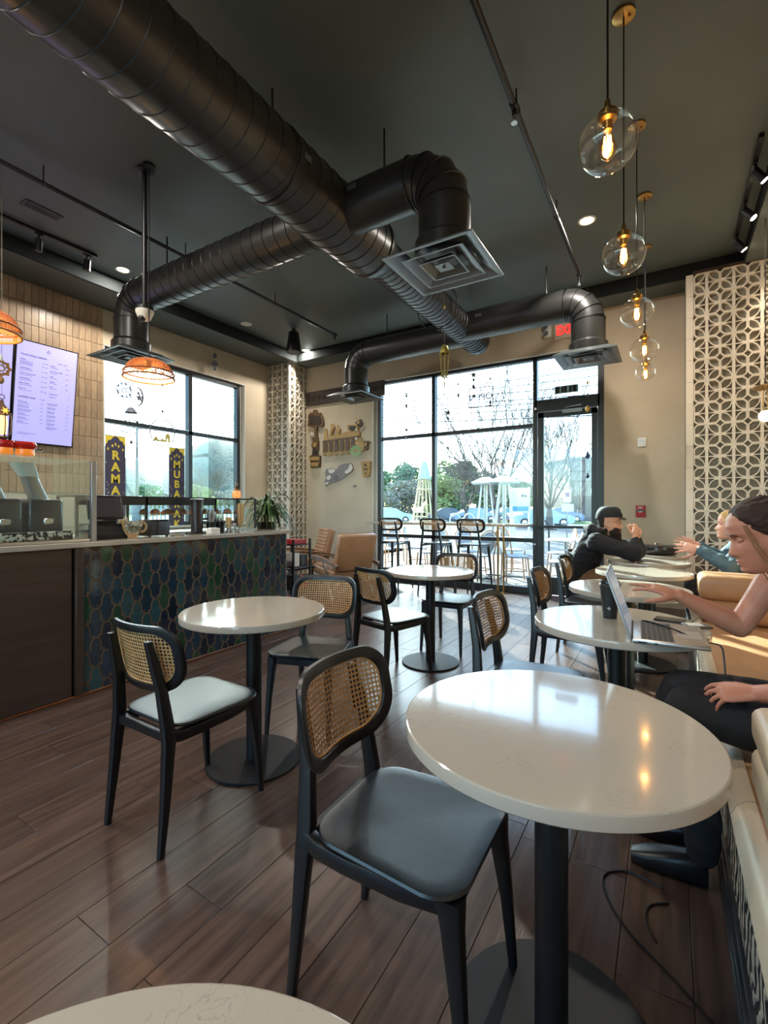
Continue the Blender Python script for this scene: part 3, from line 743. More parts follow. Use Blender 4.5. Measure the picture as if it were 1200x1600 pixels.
def make_chair(label, loc, rz):
    t = thing('dining_chair', label, 'chair', loc, rz, 'black cane back dining chairs')
    seat_mesh(.395, .43, -.185, .235, .458).obj('seat', M['seatwood'], t)
    for s in (-1, 1):
        # rear leg sweeps up into the back post
        pts = [(-.243, .178 * s, 0, .024, .024), (-.222, .174 * s, .2, .034, .03), (-.205, .168 * s, .40, .046, .034), (-.205, .16 * s, .46, .046, .034), (-.218, .142 * s, .60, .04, .03), (-.243, .128 * s, .72, .034, .027), (-.258, .122 * s, .785, .026, .024)]
        mb = MB(); rings = []
        for (x, y, z, a, b) in pts: rings.append([(x + px, y + py, z) for px, py in rrect(a, b, .007, 2)])
        mb.rings(rings); mb.obj('rear_leg', M['blackwood'], t)
        mb = MB(); rings = []
        for (x, y, z, a, b) in [(.242, .184 * s, 0, .022, .022), (.225, .178 * s, .2, .032, .03), (.205, .168 * s, .37, .048, .038), (.198, .164 * s, .438, .06, .05)]:
            rings.append([(x + px, y + py, z) for px, py in rrect(a, b, .007, 2)])
        mb.rings(rings); mb.obj('front_leg', M['blackwood'], t)
        mb = MB(); rings = []
        for (x, y, z, a, b) in [(-.205, .163 * s, .425, .032, .05), (-.16, .17 * s, .412, .032, .044), (-.08, .176 * s, .412, .032, .044), (.08, .176 * s, .412, .032, .044), (.2, .166 * s, .418, .034, .04)]:
            rings.append([(x, y + px, z + pz) for px, pz in rrect(a, b, .007, 2)])
        mb.rings(rings); mb.obj('side_rail', M['blackwood'], t)
    MB().bb(.185, .215, -.16, .16, .398, .438, .004).obj('front_rail', M['blackwood'], t)
    MB().bb(-.215, -.185, -.15, .15, .40, .438, .004).obj('rear_rail', M['blackwood'], t)
    backrest(t, .43, .265, .705, -.232, .20, .062)
    return t
CHG = 'black cane back dining chairs'
CH = [(-.605, 1.10, 1, 'nearest black cane back dining chair, tucked under the big foreground table'),
      (-1.76, 1.27, 90, 'black cane back chair with pale shining seat, nearer side of the counter table'),
      (-1.82, 2.17, -72, 'black cane back chair on the far side of the table beside the tiled counter'),
      (-1.81, 3.08, 75, 'black cane back chair seen from behind at the middle table by the lounge chairs'),
      (-1.72, 3.98, -86, 'black cane back chair behind the middle table, in front of the bar stools'),
      (-.585, 2.33, 0, 'black cane back chair just beyond the foreground table, tucked under the laptop table'),
      (-.59, 3.48, 0, 'black cane back chair at the table just beyond the laptop table'),
      (-.60, 4.50, 0, 'black cane back chair directly in front of the seated man'),
      (-.66, 5.22, 3, 'black cane back chair that the bearded man sits on')]
c0 = make_chair(CH[0][3], (CH[0][0], CH[0][1], 0), math.radians(CH[0][2]))
for x, y, a, lab in CH[1:]: dup(c0, (x, y, 0), math.radians(a), lab, CHG)
# ============================================================ TABLES
qm = M['quartz']; _t = qm.node_tree; _N = _t.nodes; _L = _t.links; _b = _N['Principled BSDF']
_tc = _N.new('ShaderNodeTexCoord'); _n1 = _N.new('ShaderNodeTexNoise'); _n1.inputs['Scale'].default_value = 22; _n1.inputs['Detail'].default_value = 8; _n1.inputs['Distortion'].default_value = 1.6
_n2 = _N.new('ShaderNodeTexNoise'); _n2.inputs['Scale'].default_value = 5
_L.new(_tc.outputs['Object'], _n1.inputs[0]); _L.new(_tc.outputs['Object'], _n2.inputs[0])
_a = _N.new('ShaderNodeMath'); _a.operation = 'SUBTRACT'; _a.inputs[1].default_value = .5; _L.new(_n1.outputs[0], _a.inputs[0])
_ab = _N.new('ShaderNodeMath'); _ab.operation = 'ABSOLUTE'; _L.new(_a.outputs[0], _ab.inputs[0])
_r1 = _N.new('ShaderNodeMapRange'); _r1.inputs[1].default_value = 0; _r1.inputs[2].default_value = .014; _r1.inputs[3].default_value = 1; _r1.inputs[4].default_value = 0; _L.new(_ab.outputs[0], _r1.inputs[0])
_r2 = _N.new('ShaderNodeMapRange'); _r2.inputs[1].default_value = .50; _r2.inputs[2].default_value = .60; _L.new(_n2.outputs[0], _r2.inputs[0])
_mu = _N.new('ShaderNodeMath'); _mu.operation = 'MULTIPLY'; _L.new(_r1.outputs[0], _mu.inputs[0]); _L.new(_r2.outputs[0], _mu.inputs[1])
_m5 = _N.new('ShaderNodeMath'); _m5.operation = 'MULTIPLY'; _m5.inputs[1].default_value = .55; _L.new(_mu.outputs[0], _m5.inputs[0])
_mx = _N.new('ShaderNodeMix'); _mx.data_type = 'RGBA'; _mx.inputs[6].default_value = srgb(182, 171, 156); _mx.inputs[7].default_value = srgb(120, 112, 104); _L.new(_m5.outputs[0], _mx.inputs[0]); _L.new(_mx.outputs[2], _b.inputs['Base Color'])
def make_table(label, loc, r=.355):
    t = thing('round_table', label, 'table', loc, 0, 'round white stone topped cafe tables')
    z = .762
    MB().lathe([(0, z - .033), (r - .004, z - .033), (r, z - .029), (r, z - .005), (r - .001, z - .002), (r - .004, z), (0, z)], n=96).obj('tabletop', M['quartz'], t, 30)
    MB().lathe([(0, .012), (.039, .012), (.039, z - .045), (.10, z - .04), (.10, z - .033), (0, z - .033)], n=28).obj('post', M['blackmetal'], t)
    MB().lathe([(0, 0), (.233, 0), (.235, .003), (.235, .010), (.232, .013), (0, .014)], n=64).obj('base_plate', mat('base_black', srgb(24, 26, 28), .5, spec=.35), t, 30)
    return t
TB = [(-.25, .03, 'round white table at the very bottom of the view, only its far rim showing'),
      (-.244, 1.183, 'large foreground round white table with nothing on it'),
      (-.2, 2.36, 'round white table holding the laptop and black cup'),
      (-.225, 3.40, 'round white table just beyond the laptop table'),
      (-.18, 4.36, 'bare round white table crossed by diagonal shadow, two beyond the laptop table'),
      (-.17, 5.20, 'round white table between the man and the woman in the denim jacket'),
      (-.16, 6.02, 'farthest round white table of the banquette row, by the wall'),
      (-1.80, 1.68, 'round white table beside the tiled counter'),
      (-1.68, 3.49, 'round white middle table between two cane chairs, before the bar stools')]
t0 = make_table(TB[0][2], (TB[0][0], TB[0][1], 0))
for x, y, lab in TB[1:]: dup(t0, (x, y, 0), 0, lab, 'round white stone topped cafe tables')
# ============================================================ BAR LEDGE AND STOOLS
b = thing('window_ledge', 'narrow pale bar ledge along the storefront window on two brass legs', 'bar counter', (0, 6.78, 0))
x0, x1 = onY(572, 817, 6.62).x, onY(824, 820, 6.62).x
MB().bb(x0, x1, -.18, .16, 1.005, 1.04, .004).obj('ledge_top', M['quartz'], b)
for px in (778, 787):
    p = onY(px, 900, 6.70 if px == 778 else 6.86)
    MB().cyl((p.x, p.y - 6.78, .008), (p.x, p.y - 6.78, 1.005), .014, n=12).lathe([(0, 0), (.05, 0), (.05, .008), (0, .009)], c=(p.x, p.y - 6.78, 0), n=20).obj('ledge_leg', M['brass'], b)
pink = M['cane']
def make_stool(label, loc, rz):
    t = thing('bar_stool', label, 'bar stool', loc, rz, 'black cane back bar stools at the window ledge')
    sm = seat_mesh(.36, .38, -.17, .2, .765); sm.obj('seat', M['seatwood'], t)
    for s in (-1, 1):
        mb = MB(); rings = []
        for (x, y, z, a, b2) in [(-.235, .19 * s, 0, .02, .02), (-.205, .176 * s, .35, .028, .026), (-.18, .16 * s, .72, .034, .03), (-.185, .135 * s, .90, .03, .026), (-.215, .12 * s, 1.07, .022, .02)]: rings.append([(x + px, y + py, z) for px, py in rrect(a, b2, .006, 2)])
        mb.rings(rings); mb.obj('rear_leg', M['blackwood'], t)
        mb = MB(); rings = []
        for (x, y, z, a, b2) in [(.235, .19 * s, 0, .02, .02), (.21, .176 * s, .35, .028, .026), (.172, .15 * s, .745, .042, .036)]: rings.append([(x + px, y + py, z) for px, py in rrect(a, b2, .006, 2)])
        mb.rings(rings); mb.obj('front_leg', M['blackwood'], t)
        MB().cyl((-.185, .162 * s, .725), (.17, .152 * s, .725), .014, n=8).obj('side_rail', M['blackwood'], t)
        MB().cyl((-.207, .178 * s, .30), (.212, .178 * s, .30), .011, n=8).obj('side_stretcher', M['blackwood'], t)
    MB().box((.214, 0, .25), (.03, .35, .022), None, .004).obj('foot_rail', M['blackwood'], t)
    MB().cyl((-.21, -.178, .34), (-.21, .178, .34), .011, n=8).obj('rear_stretcher', M['blackwood'], t)
    backrest(t, .42, .20, 1.025, -.195, .2, .06, .026, .018)
    return t
ST_ = [(606, 'bar stool nearest the wall art, its back overlapping the window jamb'), (672, 'middle bar stool of the three at the window ledge'), (732, 'bar stool nearest the entrance door, beside the brass ledge legs')]
s0 = None
for px, lab in ST_:
    p = onY(px, 820, 6.12); lab = lab
    if s0 is None: s0 = make_stool(lab, (p.x, 6.34, 0), math.radians(90))
    else: dup(s0, (p.x, 6.34, 0), math.radians(90), lab, 'black cane back bar stools at the window ledge')
# ============================================================ BANQUETTE
carv = bpy.data.materials.new('carved_panel'); carv.use_nodes = True; _t = carv.node_tree; _N = _t.nodes; _L = _t.links; _b = _N['Principled BSDF']
_tc = _N.new('ShaderNodeTexCoord'); _mp = _N.new('ShaderNodeMapping'); _mp.inputs['Scale'].default_value = (1, 2.4, 3.4); _L.new(_tc.outputs['Object'], _mp.inputs[0])
_wv = _N.new('ShaderNodeTexWave'); _wv.wave_type = 'RINGS'; _wv.inputs['Scale'].default_value = 2.6; _wv.inputs['Distortion'].default_value = 9; _wv.inputs['Detail'].default_value = 2; _wv.inputs['Detail Scale'].default_value = 1.2; _L.new(_mp.outputs[0], _wv.inputs[0])
_rp = _N.new('ShaderNodeValToRGB'); _rp.color_ramp.elements[0].position = .42; _rp.color_ramp.elements[1].position = .6; _rp.color_ramp.elements[0].color = srgb(28, 32, 38); _rp.color_ramp.elements[1].color = srgb(196, 186, 166); _L.new(_wv.outputs[0], _rp.inputs[0]); _L.new(_rp.outputs[0], _b.inputs['Base Color'])
_bp = _N.new('ShaderNodeBump'); _bp.inputs['Strength'].default_value = .8; _bp.inputs['Distance'].default_value = .01; _L.new(_wv.outputs[0], _bp.inputs['Height']); _L.new(_bp.outputs[0], _b.inputs['Normal']); _b.inputs['Roughness'].default_value = .4
bq = thing('banquette', 'long tan leather banquette with a black and white carved front along the wall', 'bench', (0, 0, 0))
Y0, Y1 = -1.2, 6.35
MB().bb(.185, XR - .02, Y0, Y1, 0, .36).obj('base', M['blackmetal'], bq)
MB().bb(.172, .185, Y0, Y1, .06, .37).obj('carved_front', carv, bq)
for z, d in ((.055, .02), (.085, .012), (.0, .024)):
    MB().bb(.172 - d, .186, Y0, Y1, z, z + (.02 if z else .05), .004, seg=2).obj('moulding', mat('silver_black_moulding', srgb(58, 62, 66), .3, metal=.3), bq)
sp = [(.80, .36), (.80, .46), (.3, .472), (.20, .468), (.165, .45), (.15, .42), (.155, .385), (.175, .365), (.2, .36)]
k = 0
for (ya, yb_) in ((Y0, 1.62), (1.62, 4.05), (4.05, Y1)):
    MB().prism([(p[0], ya + .003, p[1]) for p in sp], (0, yb_ - ya - .006, 0), smooth=True).obj('seat_cushion', M['leather'], bq)
    MB().prism([(p[0], ya + .003, p[1]) for p in [(.205, .3695), (.163, .384), (.148, .42), (.163, .452), (.185, .4695), (.205, .4725), (.205, .47), (.19, .44)]], (0, yb_ - ya - .006, 0), smooth=True).obj('front_roll', M['cream'], bq)
    MB().prism([(p[0], ya + .003, p[1]) for p in [(.82, .46), (.80, .5), (.84, .72), (.86, .86), (.90, .89), (1.0, .88), (1.0, .46)]], (0, yb_ - ya - .006, 0), smooth=True).obj('back_cushion', M['leather'], bq)
MB().bb(1.0, XR - .02, Y0, Y1, .36, .92).obj('back_frame', M['blackmetal'], bq)
def divider(y0, y1, m, label, z1, z2):
    t = thing('banquette_divider', label, 'bench divider', (.185, (y0 + y1) / 2, .468), 0, 'padded dividers across the banquette')
    h = (y1 - y0) / 2
    def pad(z0, z1, name):
        # rounded bolster running across the bench, its end bulging outwards
        mb = MB(); rings = []; zc, rz = (z0 + z1) / 2, (z1 - z0) / 2
        for (x, k) in ((0.0, .55), (.006, .75), (.02, .92), (.045, 1), (.6, 1), (.62, .95)):
            rings.append([(x, yy, zc + zz) for yy, zz in rrect(2 * h * (.9 + .1 * k), 2 * rz * k, rz * .62 * k, 5)])
        mb.rings(rings); mb.obj(name, m, t, 60)
    pad(.0, z1 + .006, 'lower_pad'); pad(z1, z2, 'head_roll'); return t
divider(1.36, 1.71, M['cream'], 'pale padded divider at the frame edge, nearer than the woman with the laptop', .135, .25).location.x = .205
divider(4.0, 4.3, M['leather'], 'padded divider in deep shade with light rim, beyond the woman with the laptop', .152, .335)
# ============================================================ COUNTER
CXF = -3.40
ct = thing('service_counter', 'long service counter clad in blue green moroccan tiles and a walnut panel', 'counter', (CXF, 0, 0))
MB().bb(-.68, -.012, -1.2, 3.6, 0, 1.008).obj('carcass', M['blackmetal'], ct)
gro = mat('brown_grout', srgb(96, 74, 56), .7, bump=(60, .3, .003))
MB().bb(-.012, .0, 1.64, 3.6, .02, 1.008).obj('tile_bed', gro, ct)
MB().bb(-.012, .008, -1.2, 1.565, .02, 1.008, .002).obj('walnut_panel', M['panelwood'], ct)
MB().bb(-.012, .022, 1.585, 1.635, .02, 1.008, .003).obj('corner_trim', M['panelwood'], ct)
MB().bb(-.002, .012, -1.2, 3.6, 0, .018, .003).obj('copper_edge', mat('copper_trim', srgb(150, 96, 62), .35, metal=.8), ct)
MB().bb(-.012, .012, 3.597, 3.606, .02, 1.008).obj('end_trim', M['steel'], ct)
# arabesque tiles: stepped shoulders and a pointed arch, each row fits the next
TW, TH2 = .147, .1005
def arab():
    w = TW / 2; H = TH2
    c = [(-w, 0), (-.053, 0), (-.053, .017), (-.036, .017), (-.036, .036)]
    for i in range(1, 7):
        u = i / 6; c.append((-.036 + .036 * (1 - math.cos(u * math.pi / 2)) ** 1.1, .036 + (H - .036) * math.sin(u * math.pi / 2)))
    left_up = c                                     # side point -> apex
    right_up = [(-p[0], p[1]) for p in reversed(c)]   # apex -> right side point
    # lower edges are the neighbours' arches
    right_dn = [(p[0] + w, p[1] - H) for p in reversed(left_up)]   # right side point -> bottom
    left_dn = [(-p[0] - w, p[1] - H) for p in left_up]
    left_dn = [(-(p[0] + w), p[1] - H) for p in left_up]
    loop = left_up[:-1] + right_up[:-1] + right_dn[:-1] + left_dn[:-1]
    return loop
AL = arab()
def inset(loop, d):
    """offset a closed outline inwards"""
    n = len(loop); A = sum(loop[i][0] * loop[(i + 1) % n][1] - loop[(i + 1) % n][0] * loop[i][1] for i in range(n)); s = 1 if A > 0 else -1; out = []
    for i in range(n):
        p0, p, p1 = Vector(loop[i - 1]), Vector(loop[i]), Vector(loop[(i + 1) % n])
        e0, e1 = (p - p0), (p1 - p)
        if e0.length < 1e-7 or e1.length < 1e-7: out.append(tuple(p)); continue
        e0.normalize(); e1.normalize()
        n0, n1 = Vector((-e0.y, e0.x)) * s, Vector((-e1.y, e1.x)) * s
        b = (n0 + n1); 
        if b.length < 1e-4: b = n0
        b.normalize(); k = d / max(.45, b.dot(n0)); out.append(tuple(p + b * k))
    return out
def tile_mesh(glaze):
    mb = MB(); a0 = inset(AL, .001); a1 = inset(AL, .003); a2 = inset(AL, .0055)
    mb.mesh(plate([a0, a2], .008), T(0, 0, .004), 0); mb.mesh(plate([a1, inset(AL, .0042)], .004), T(0, 0, .008), 2); mb.mesh(plate([a2], .0075), T(0, 0, .0037), 1, False)
    bm = mb.bm; bmesh.ops.recalc_face_normals(bm, faces=bm.faces[:])
    me = bpy.data.meshes.new('tile'); bm.to_mesh(me); bm.free()
    me.materials.append(gro); me.materials.append(glaze); me.materials.append(mat('tile_rim', srgb(150, 120, 92), .45)); return me
glz = lambda n, c, c2: mat(n, c, .1, spec=.6, var=(16, c2, .6), bump=(24, .12, .004), rnd=.2, coat=.4)
gl = [glz('glaze_blue', srgb(30, 58, 74), srgb(22, 42, 58)), glz('glaze_navy', srgb(22, 38, 56), srgb(16, 28, 42)), glz('glaze_green', srgb(34, 74, 50), srgb(22, 56, 42)), glz('glaze_teal', srgb(40, 78, 82), srgb(28, 58, 64))]
tms = [tile_mesh(g) for g in gl]
r0 = random.Random(5); j = 0
z = .98
while z > -.06:
    row = j % 2; y = 1.645 + (TW / 2 if row else 0)
    while y < 3.6 + TW / 2:
        me = tms[r0.choices([0, 1, 2, 3], [4, 4, 2, 2])[0]]
        y0, y1, z0, z1 = y - TW / 2, y + TW / 2, z - TH2, z + TH2
        clip = y0 < 1.637 or y1 > 3.598 or z1 > 1.007 or z0 < .019
        if clip:
            bm = bmesh.new(); bm.from_mesh(me)
            for co, no in (((1.637 - y, 0, 0), (-1, 0, 0)), ((3.598 - y, 0, 0), (1, 0, 0)), ((0, 1.006 - z, 0), (0, 1, 0)), ((0, .019 - z, 0), (0, -1, 0))):
                bmesh.ops.bisect_plane(bm, geom=bm.verts[:] + bm.edges[:] + bm.faces[:], plane_co=co, plane_no=no, clear_outer=True)
            if len(bm.faces) < 4: bm.free(); y += TW; continue
            m2 = bpy.data.meshes.new('tile'); bm.to_mesh(m2); bm.free()
            for m_ in me.materials: m2.materials.append(m_)
            me2 = m2
        else: me2 = me
        o = bpy.data.objects.new('tile', me2); COL.objects.link(o); o.parent = ct
        o.location = (0, y, z); o.rotation_euler = (math.pi / 2, 0, math.pi / 2)
        y += TW
    z -= TH2; j += 1
wt = thing('countertop', 'pale stone countertop running the length of the tiled counter', 'countertop', (CXF, 0, 1.009))
MB().bb(-.72, .03, -1.2, 3.635, 0, .036, .004).obj('slab', M['quartz'], wt)
ZT = 1.0455
def cp(px, py, z=ZT): return onZ(px, py, z)
# ---------------- pastry case on the back half of the counter
py0, py1 = 1.78, 3.58; X0, X1 = -4.10, -3.80
pc = thing('pastry_case', 'long low glass pastry case with a black top on the tiled counter', 'display case', (X1, (py0 + py1) / 2, ZT))
H_ = 1.375 - ZT; hl = (py1 - py0) / 2; dw = X0 - X1
MB().bb(dw, 0, -hl, hl, H_ - .012, H_, .002).bb(-.012, 0, -hl, hl - .52, H_ - .075, H_ - .012).obj('black_top', M['blackmetal'], pc)
MB().bb(dw, 0, -hl, hl, 0, .015).obj('base', M['steel'], pc)
for y in (-hl + .01, -hl + .56, hl - .53, hl - .01): MB().bb(-.018, 0, y - .009, y + .009, .015, H_ - .01).bb(dw, dw + .018, y - .009, y + .009, .015, H_ - .01).obj('post', M['blackmetal'], pc)
MB().bb(-.006, -.001, -hl + .02, hl - .02, .015, H_ - .012).obj('front_glass', M['clear'], pc)
MB().bb(dw + .02, -.02, hl - .006, hl - .001, .015, H_ - .012).obj('end_glass', M['clear'], pc)
MB().bb(dw + .02, -.01, -hl + .02, hl - .02, .165, .171).obj('glass_shelf', M['clear'], pc)
dough = mat('pastry', srgb(196, 134, 86), .6, var=(30, srgb(150, 86, 52), .6), bump=(60, .4, .004)); pinkd = mat('pink_pastry', srgb(222, 164, 146), .6, var=(25, srgb(190, 120, 96), .6))
k = 0
for i in range(9):
    y = -.30 + i * .13 + RND.uniform(-.02, .02)
    t = thing('pastry', ['glazed round bun', 'pink iced pastry', 'long curled pastry'][i % 3] + ' in the pastry case, %s of nine counted from the till end' % ['first', 'second', 'third', 'fourth', 'fifth', 'sixth', 'seventh', 'eighth', 'last'][i], 'pastry', (X1 - .13, (py0 + py1) / 2 + y, ZT + .172), RND.uniform(0, 3), 'pastries on the glass shelf of the pastry case')
    mb = MB(); sx = .04 if i % 3 == 0 else .05
    mb.lathe([(0, 0), (sx * .9, 0), (sx, .012), (sx * .8, .034), (sx * .35, .046), (0, .047)], n=20)
    mb.fn(lambda c, q=i: Vector((c.x * (1.25 if q % 3 == 2 else 1), c.y * .85, c.z + .004 * math.sin(9 * math.atan2(c.y, c.x)) * (c.length > .01))))
    mb.obj('crust', [dough, pinkd, dough][i % 3], t)
    MB().tube([(.02 * math.cos(a) * (1 - a / 14), .02 * math.sin(a) * (1 - a / 14), .046 - .0008 * a) for a in [q * .6 for q in range(18)]], .004, 5).obj('icing', M['cream'], t)
# ---------------- point of sale terminal
p = cp(183, 838)
t = thing('point_of_sale', 'black touch screen till seen from behind, on the counter left of the cup sign', 'till', (-3.62, 1.90, ZT), math.radians(-8))
MB().bb(-.09, .09, -.15, .17, 0, .115, .008, seg=2).obj('cash_drawer', M['black'], t)
MB().bb(-.085, .087, -.13, .15, .02, .10).bb(.088, .093, -.12, .14, .03, .09, .001).obj('drawer_front', mat('charcoal_plastic', srgb(42, 46, 50), .4), t)
MB().box((-.02, 0, .13), (.12, .14, .03), None, .006).cyl((-.02, 0, .13), (-.035, 0, .21), .02, n=12).obj('stand', M['black'], t)
R_ = Ry(math.radians(-14)).to_3x3()
MB().box((.0, 0, .235), (.022, .245, .185), R_, .008, seg=2).obj('screen_back', M['black'], t)
MB().box((.0125, 0, .238), (.004, .215, .152), R_, .004).obj('back_panel', mat('dark_violet_plastic', srgb(58, 54, 62), .35), t)
# small framed card
t = thing('price_card', 'small white sign card in a stand behind the cup shaped sign', 'sign', (-3.66, 2.06, ZT), 0)
MB().box((0, 0, .10), (.006, .075, .115), Ry(-.15).to_3x3(), .002).obj('card', M['white'], t)
MB().box((.004, 0, .105), (.003, .05, .06), Ry(-.15).to_3x3()).box((.0065, .0, .105), (.001, .036, .046), Ry(-.15).to_3x3()).obj('print', mat('card_print', srgb(206, 178, 120), .6), t)
MB().bb(-.02, .02, -.03, .03, 0, .045, .002).obj('stand', M['rawwood'], t)
# cup shaped wooden sign
cx = -3.47; yc = onX(208, 830, cx).y
t = thing('cup_sign', 'light wood sign cut as a tea cup with arabic style lettering', 'sign', (cx, yc, ZT), 0)
W_ = .155; cup = [(-W_ * .5, .128), (W_ * .42, .128)]
cup = [(-.082, .135)] + [(-.082 + .155 * i / 6, .135 - .004 * math.sin(math.pi * i / 6)) for i in range(1, 7)]
cup += [(.072, .105), (.062, .07), (.042, .035), (.025, .018), (.028, .0), (-.040, .0), (-.036, .018), (-.055, .038), (-.074, .075), (-.082, .105)]
cup = [(-p[0], p[1]) for p in cup]; cup = [(-p[0], p[1]) for p in cup]
MB().mesh(plate([cup], .016), YZ).obj('cup_board', M['rawwood'], t)
hd = [(.07 + .034 * math.cos(a), .085 + .036 * math.sin(a)) for a in [i * math.pi / 8 - math.pi / 2 for i in range(9)]]
MB().tube([(0, p[0], p[1]) for p in [(.055, .052)] + hd + [(.06, .12)]], .009, 8).obj('handle', M['rawwood'], t)
inn = [(p[0] * .86, .01 + p[1] * .88) for p in cup if p[1] > .03]
MB().mesh(plate([inn], .004), T(.009, 0, 0) @ YZ).obj('white_face', mat('cup_face', srgb(228, 222, 206), .6, var=(60, srgb(90, 96, 82), .25)), t)
MB().mesh(text('KHAT KAFE', .022, .002), T(.0125, -.005, .105) @ YZ).obj('lettering', mat('olive_print', srgb(92, 84, 50), .6), t) if False else None
sc = MB()
for i in range(6):      # flowing script strokes
    y = -.045 + i * .017; sc.tube([(.012, y, .07), (.012, y + .006, .10 - .006 * (i % 2)), (.012, y + .012, .085), (.012, y + .017, .065 + .01 * (i % 3)), (.012, y + .01, .05)], .0028, 5)
sc.obj('script', mat('olive_print', srgb(82, 84, 58), .6), t)
# receipt printer
t = thing('receipt_printer', 'matt black boxy receipt printer right of the cup sign', 'printer', (-3.60, onX(245, 830, -3.52).y + .02, ZT), math.radians(6))
MB().bb(-.085, .085, -.095, .095, .008, .125, .01, seg=2).bb(-.06, .06, -.09, .09, .12, .135, .004).obj('body', mat('printer_black', srgb(44, 46, 48), .5), t)
MB().bb(.084, .088, -.03, -.025, .012, .122).bb(.02, .086, -.08, .08, .126, .137, .002).obj('paper_lid', M['black'], t)
MB().cyl((.02, .095, .10), (.02, .101, .10), .008, n=12).cyl((.02, .095, .07), (.02, .101, .07), .006, n=12).cyl((.02, .095, .045), (.02, .101, .045), .006, n=12).obj('button', M['steel'], t)
for y in (-.08, .08): MB().cyl((.06, y, 0), (.06, y, .012), .012, n=10).obj('rubber_foot', M['black'], t)
# cup dispensers
yd = onX(312, 830, -3.62).y
t = thing('cup_dispenser', 'tall black cup and lid dispenser in front of the pastry case', 'dispenser', (-3.66, yd, ZT), 0)
MB().lathe([(0, 0), (.052, 0), (.055, .16), (.05, .17), (.057, .30), (.062, .305), (.062, .31), (.05, .312), (0, .31)], n=24).obj('body', mat('dark_brown_plastic', srgb(40, 32, 32), .3), t)
MB().bb(-.06, .06, -.075, .075, 0, .012, .003).box((.03, .06, .13), (.05, .06, .02), None, .004).obj('base_tray', M['black'], t)
yy = onX(345, 830, -3.55).y
t = thing('lid_organiser', 'black organiser holding clear cups and lids beside the tall dispenser', 'organiser', (-3.62, yy, ZT), 0)
MB().bb(-.06, .06, -.11, .13, 0, .01, .002).obj('base_tray', M['black'], t)
for i, y in enumerate((-.055, .05)):
    MB().lathe([(.036, .01), (.046, .10), (.042, .10), (.033, .014), (0, .014), (0, .01)], c=(0, y, 0), n=20).obj('cup_holder', M['black'], t)
for i, (x, y, h, lab) in enumerate(((-3.62, yy - .06, .21, 'taller stack of clear plastic cups in the organiser'), (-3.66, yy - .01, .19, 'second stack of clear cups behind the organiser'), (-3.62, yy + .05, .16, 'short stack of smoke grey lids in the organiser'))):
    t = thing('cup_stack', lab, 'cups', (x, y, ZT + .016 if i != 1 else ZT + .012), 0)
    mb = MB()
    for q in range(5): mb.lathe([(.028, .02 + q * .012), (.034 + .002 * (i == 1), h - .06 + q * .012), (.036, h - .055 + q * .012)], n=20)
    tag(mb.obj('cup', glass_mat('frosted_cup', (.86, .88, .88, 1), .25, .3), t), kind='stuff')
# stirrers and straws
for i, (px, X, h, lab, lean) in enumerate(((358, -3.50, .085, 'short bundle of wooden stirrers on the counter edge', 0), (376, -3.56, .215, 'tall bundle of pale straws beside the short stirrers', .03))):
    y = onX(px, 830, X).y
    t = thing('stirrer_holder', lab, 'holder', (X, y, ZT), 0)
    mb = MB(); cnt = 34
    for q in range(cnt):
        a = RND.uniform(0, 6.28); r = .030 * math.sqrt(RND.random())
        mb.cyl((r * .8 * math.cos(a), r * .8 * math.sin(a), .045), (r * 1.25 * math.cos(a), r * 1.25 * math.sin(a), h + .05 + RND.uniform(-.01, .012)), .0035, n=5)
    tag(mb.obj('stick', mat('pale_wood_%d' % i, srgb(206, 178, 128), .6), t), kind='stuff')
    mb = MB()
    for sx in (-1, 1):
        for sy in (-1, 1): mb.cyl((.028 * sx, .028 * sy, 0), (.028 * sx, .028 * sy, .055), .003, n=6)
    mb.bb(-.034, .034, -.034, .034, .04, .046).tube([(.034, .034, .07), (-.034, .034, .07), (-.034, -.034, .07), (.034, -.034, .07)], .003, 5, closed=True)
    mb.obj('wire_stand', M['steel'], t)
t = thing('black_scoop', 'black handled scoop leaning against the straws', 'scoop', (-3.52, onX(366, 825, -3.52).y, ZT + .05), 0)
MB().tube([(.0, -.05, 0), (0, .0, .06), (0, .035, .115)], [.004, .006, .008], 8).obj('handle', M['black'], t)
MB().ball((0, -.055, -.005), .018, (1, 1, .6), n=12).obj('bowl', M['steel'], t)
for i, (px, w_, lab) in enumerate(((333, .1, 'white napkin box in front of the organiser'), (362, .07, 'low white napkin box behind the stirrers'))):
    X = -3.48 if i == 0 else -3.64
    t = thing('napkin_box', lab, 'box', (X, onX(px, 835, X).y, ZT), 0)
    MB().bb(-.035, .035, -w_ / 2, w_ / 2, 0, .05, .003).obj('box', M['white'], t)
    MB().bb(-.022, .022, -w_ / 2 + .015, w_ / 2 - .015, .05, .054).obj('napkins', mat('tissue', srgb(240, 240, 236), .8), t)
# ---------------- amber lantern on the pastry case
t = thing('amber_lantern', 'small amber glass lantern with gold cap on the pastry case corner', 'lantern', (-4.02, 3.50, 1.376), 0)
ag = mat('amber_glass', srgb(214, 120, 50), .2, trans=.4, emit=((1, .45, .15, 1), .5))
MB().lathe([(0, .004), (.034, .004), (.044, .03), (.044, .07), (.03, .092), (0, .094)], n=8).obj('amber_body', ag, t)
MB().lathe([(0, 0), (.04, 0), (.04, .008), (0, .008)], n=16).lathe([(0, .09), (.034, .09), (.026, .105), (.012, .125), (.016, .135), (0, .15)], n=16).obj('cap', M['brass'], t)
mb = MB()
for k in range(8):
    a = math.pi / 4 * k; mb.tube([(.04 * math.cos(a), .04 * math.sin(a), .004), (.047 * math.cos(a), .047 * math.sin(a), .05), (.032 * math.cos(a), .032 * math.sin(a), .092)], .0028, 4)
tag(mb.obj('rib', M['brass'], t), kind='stuff')
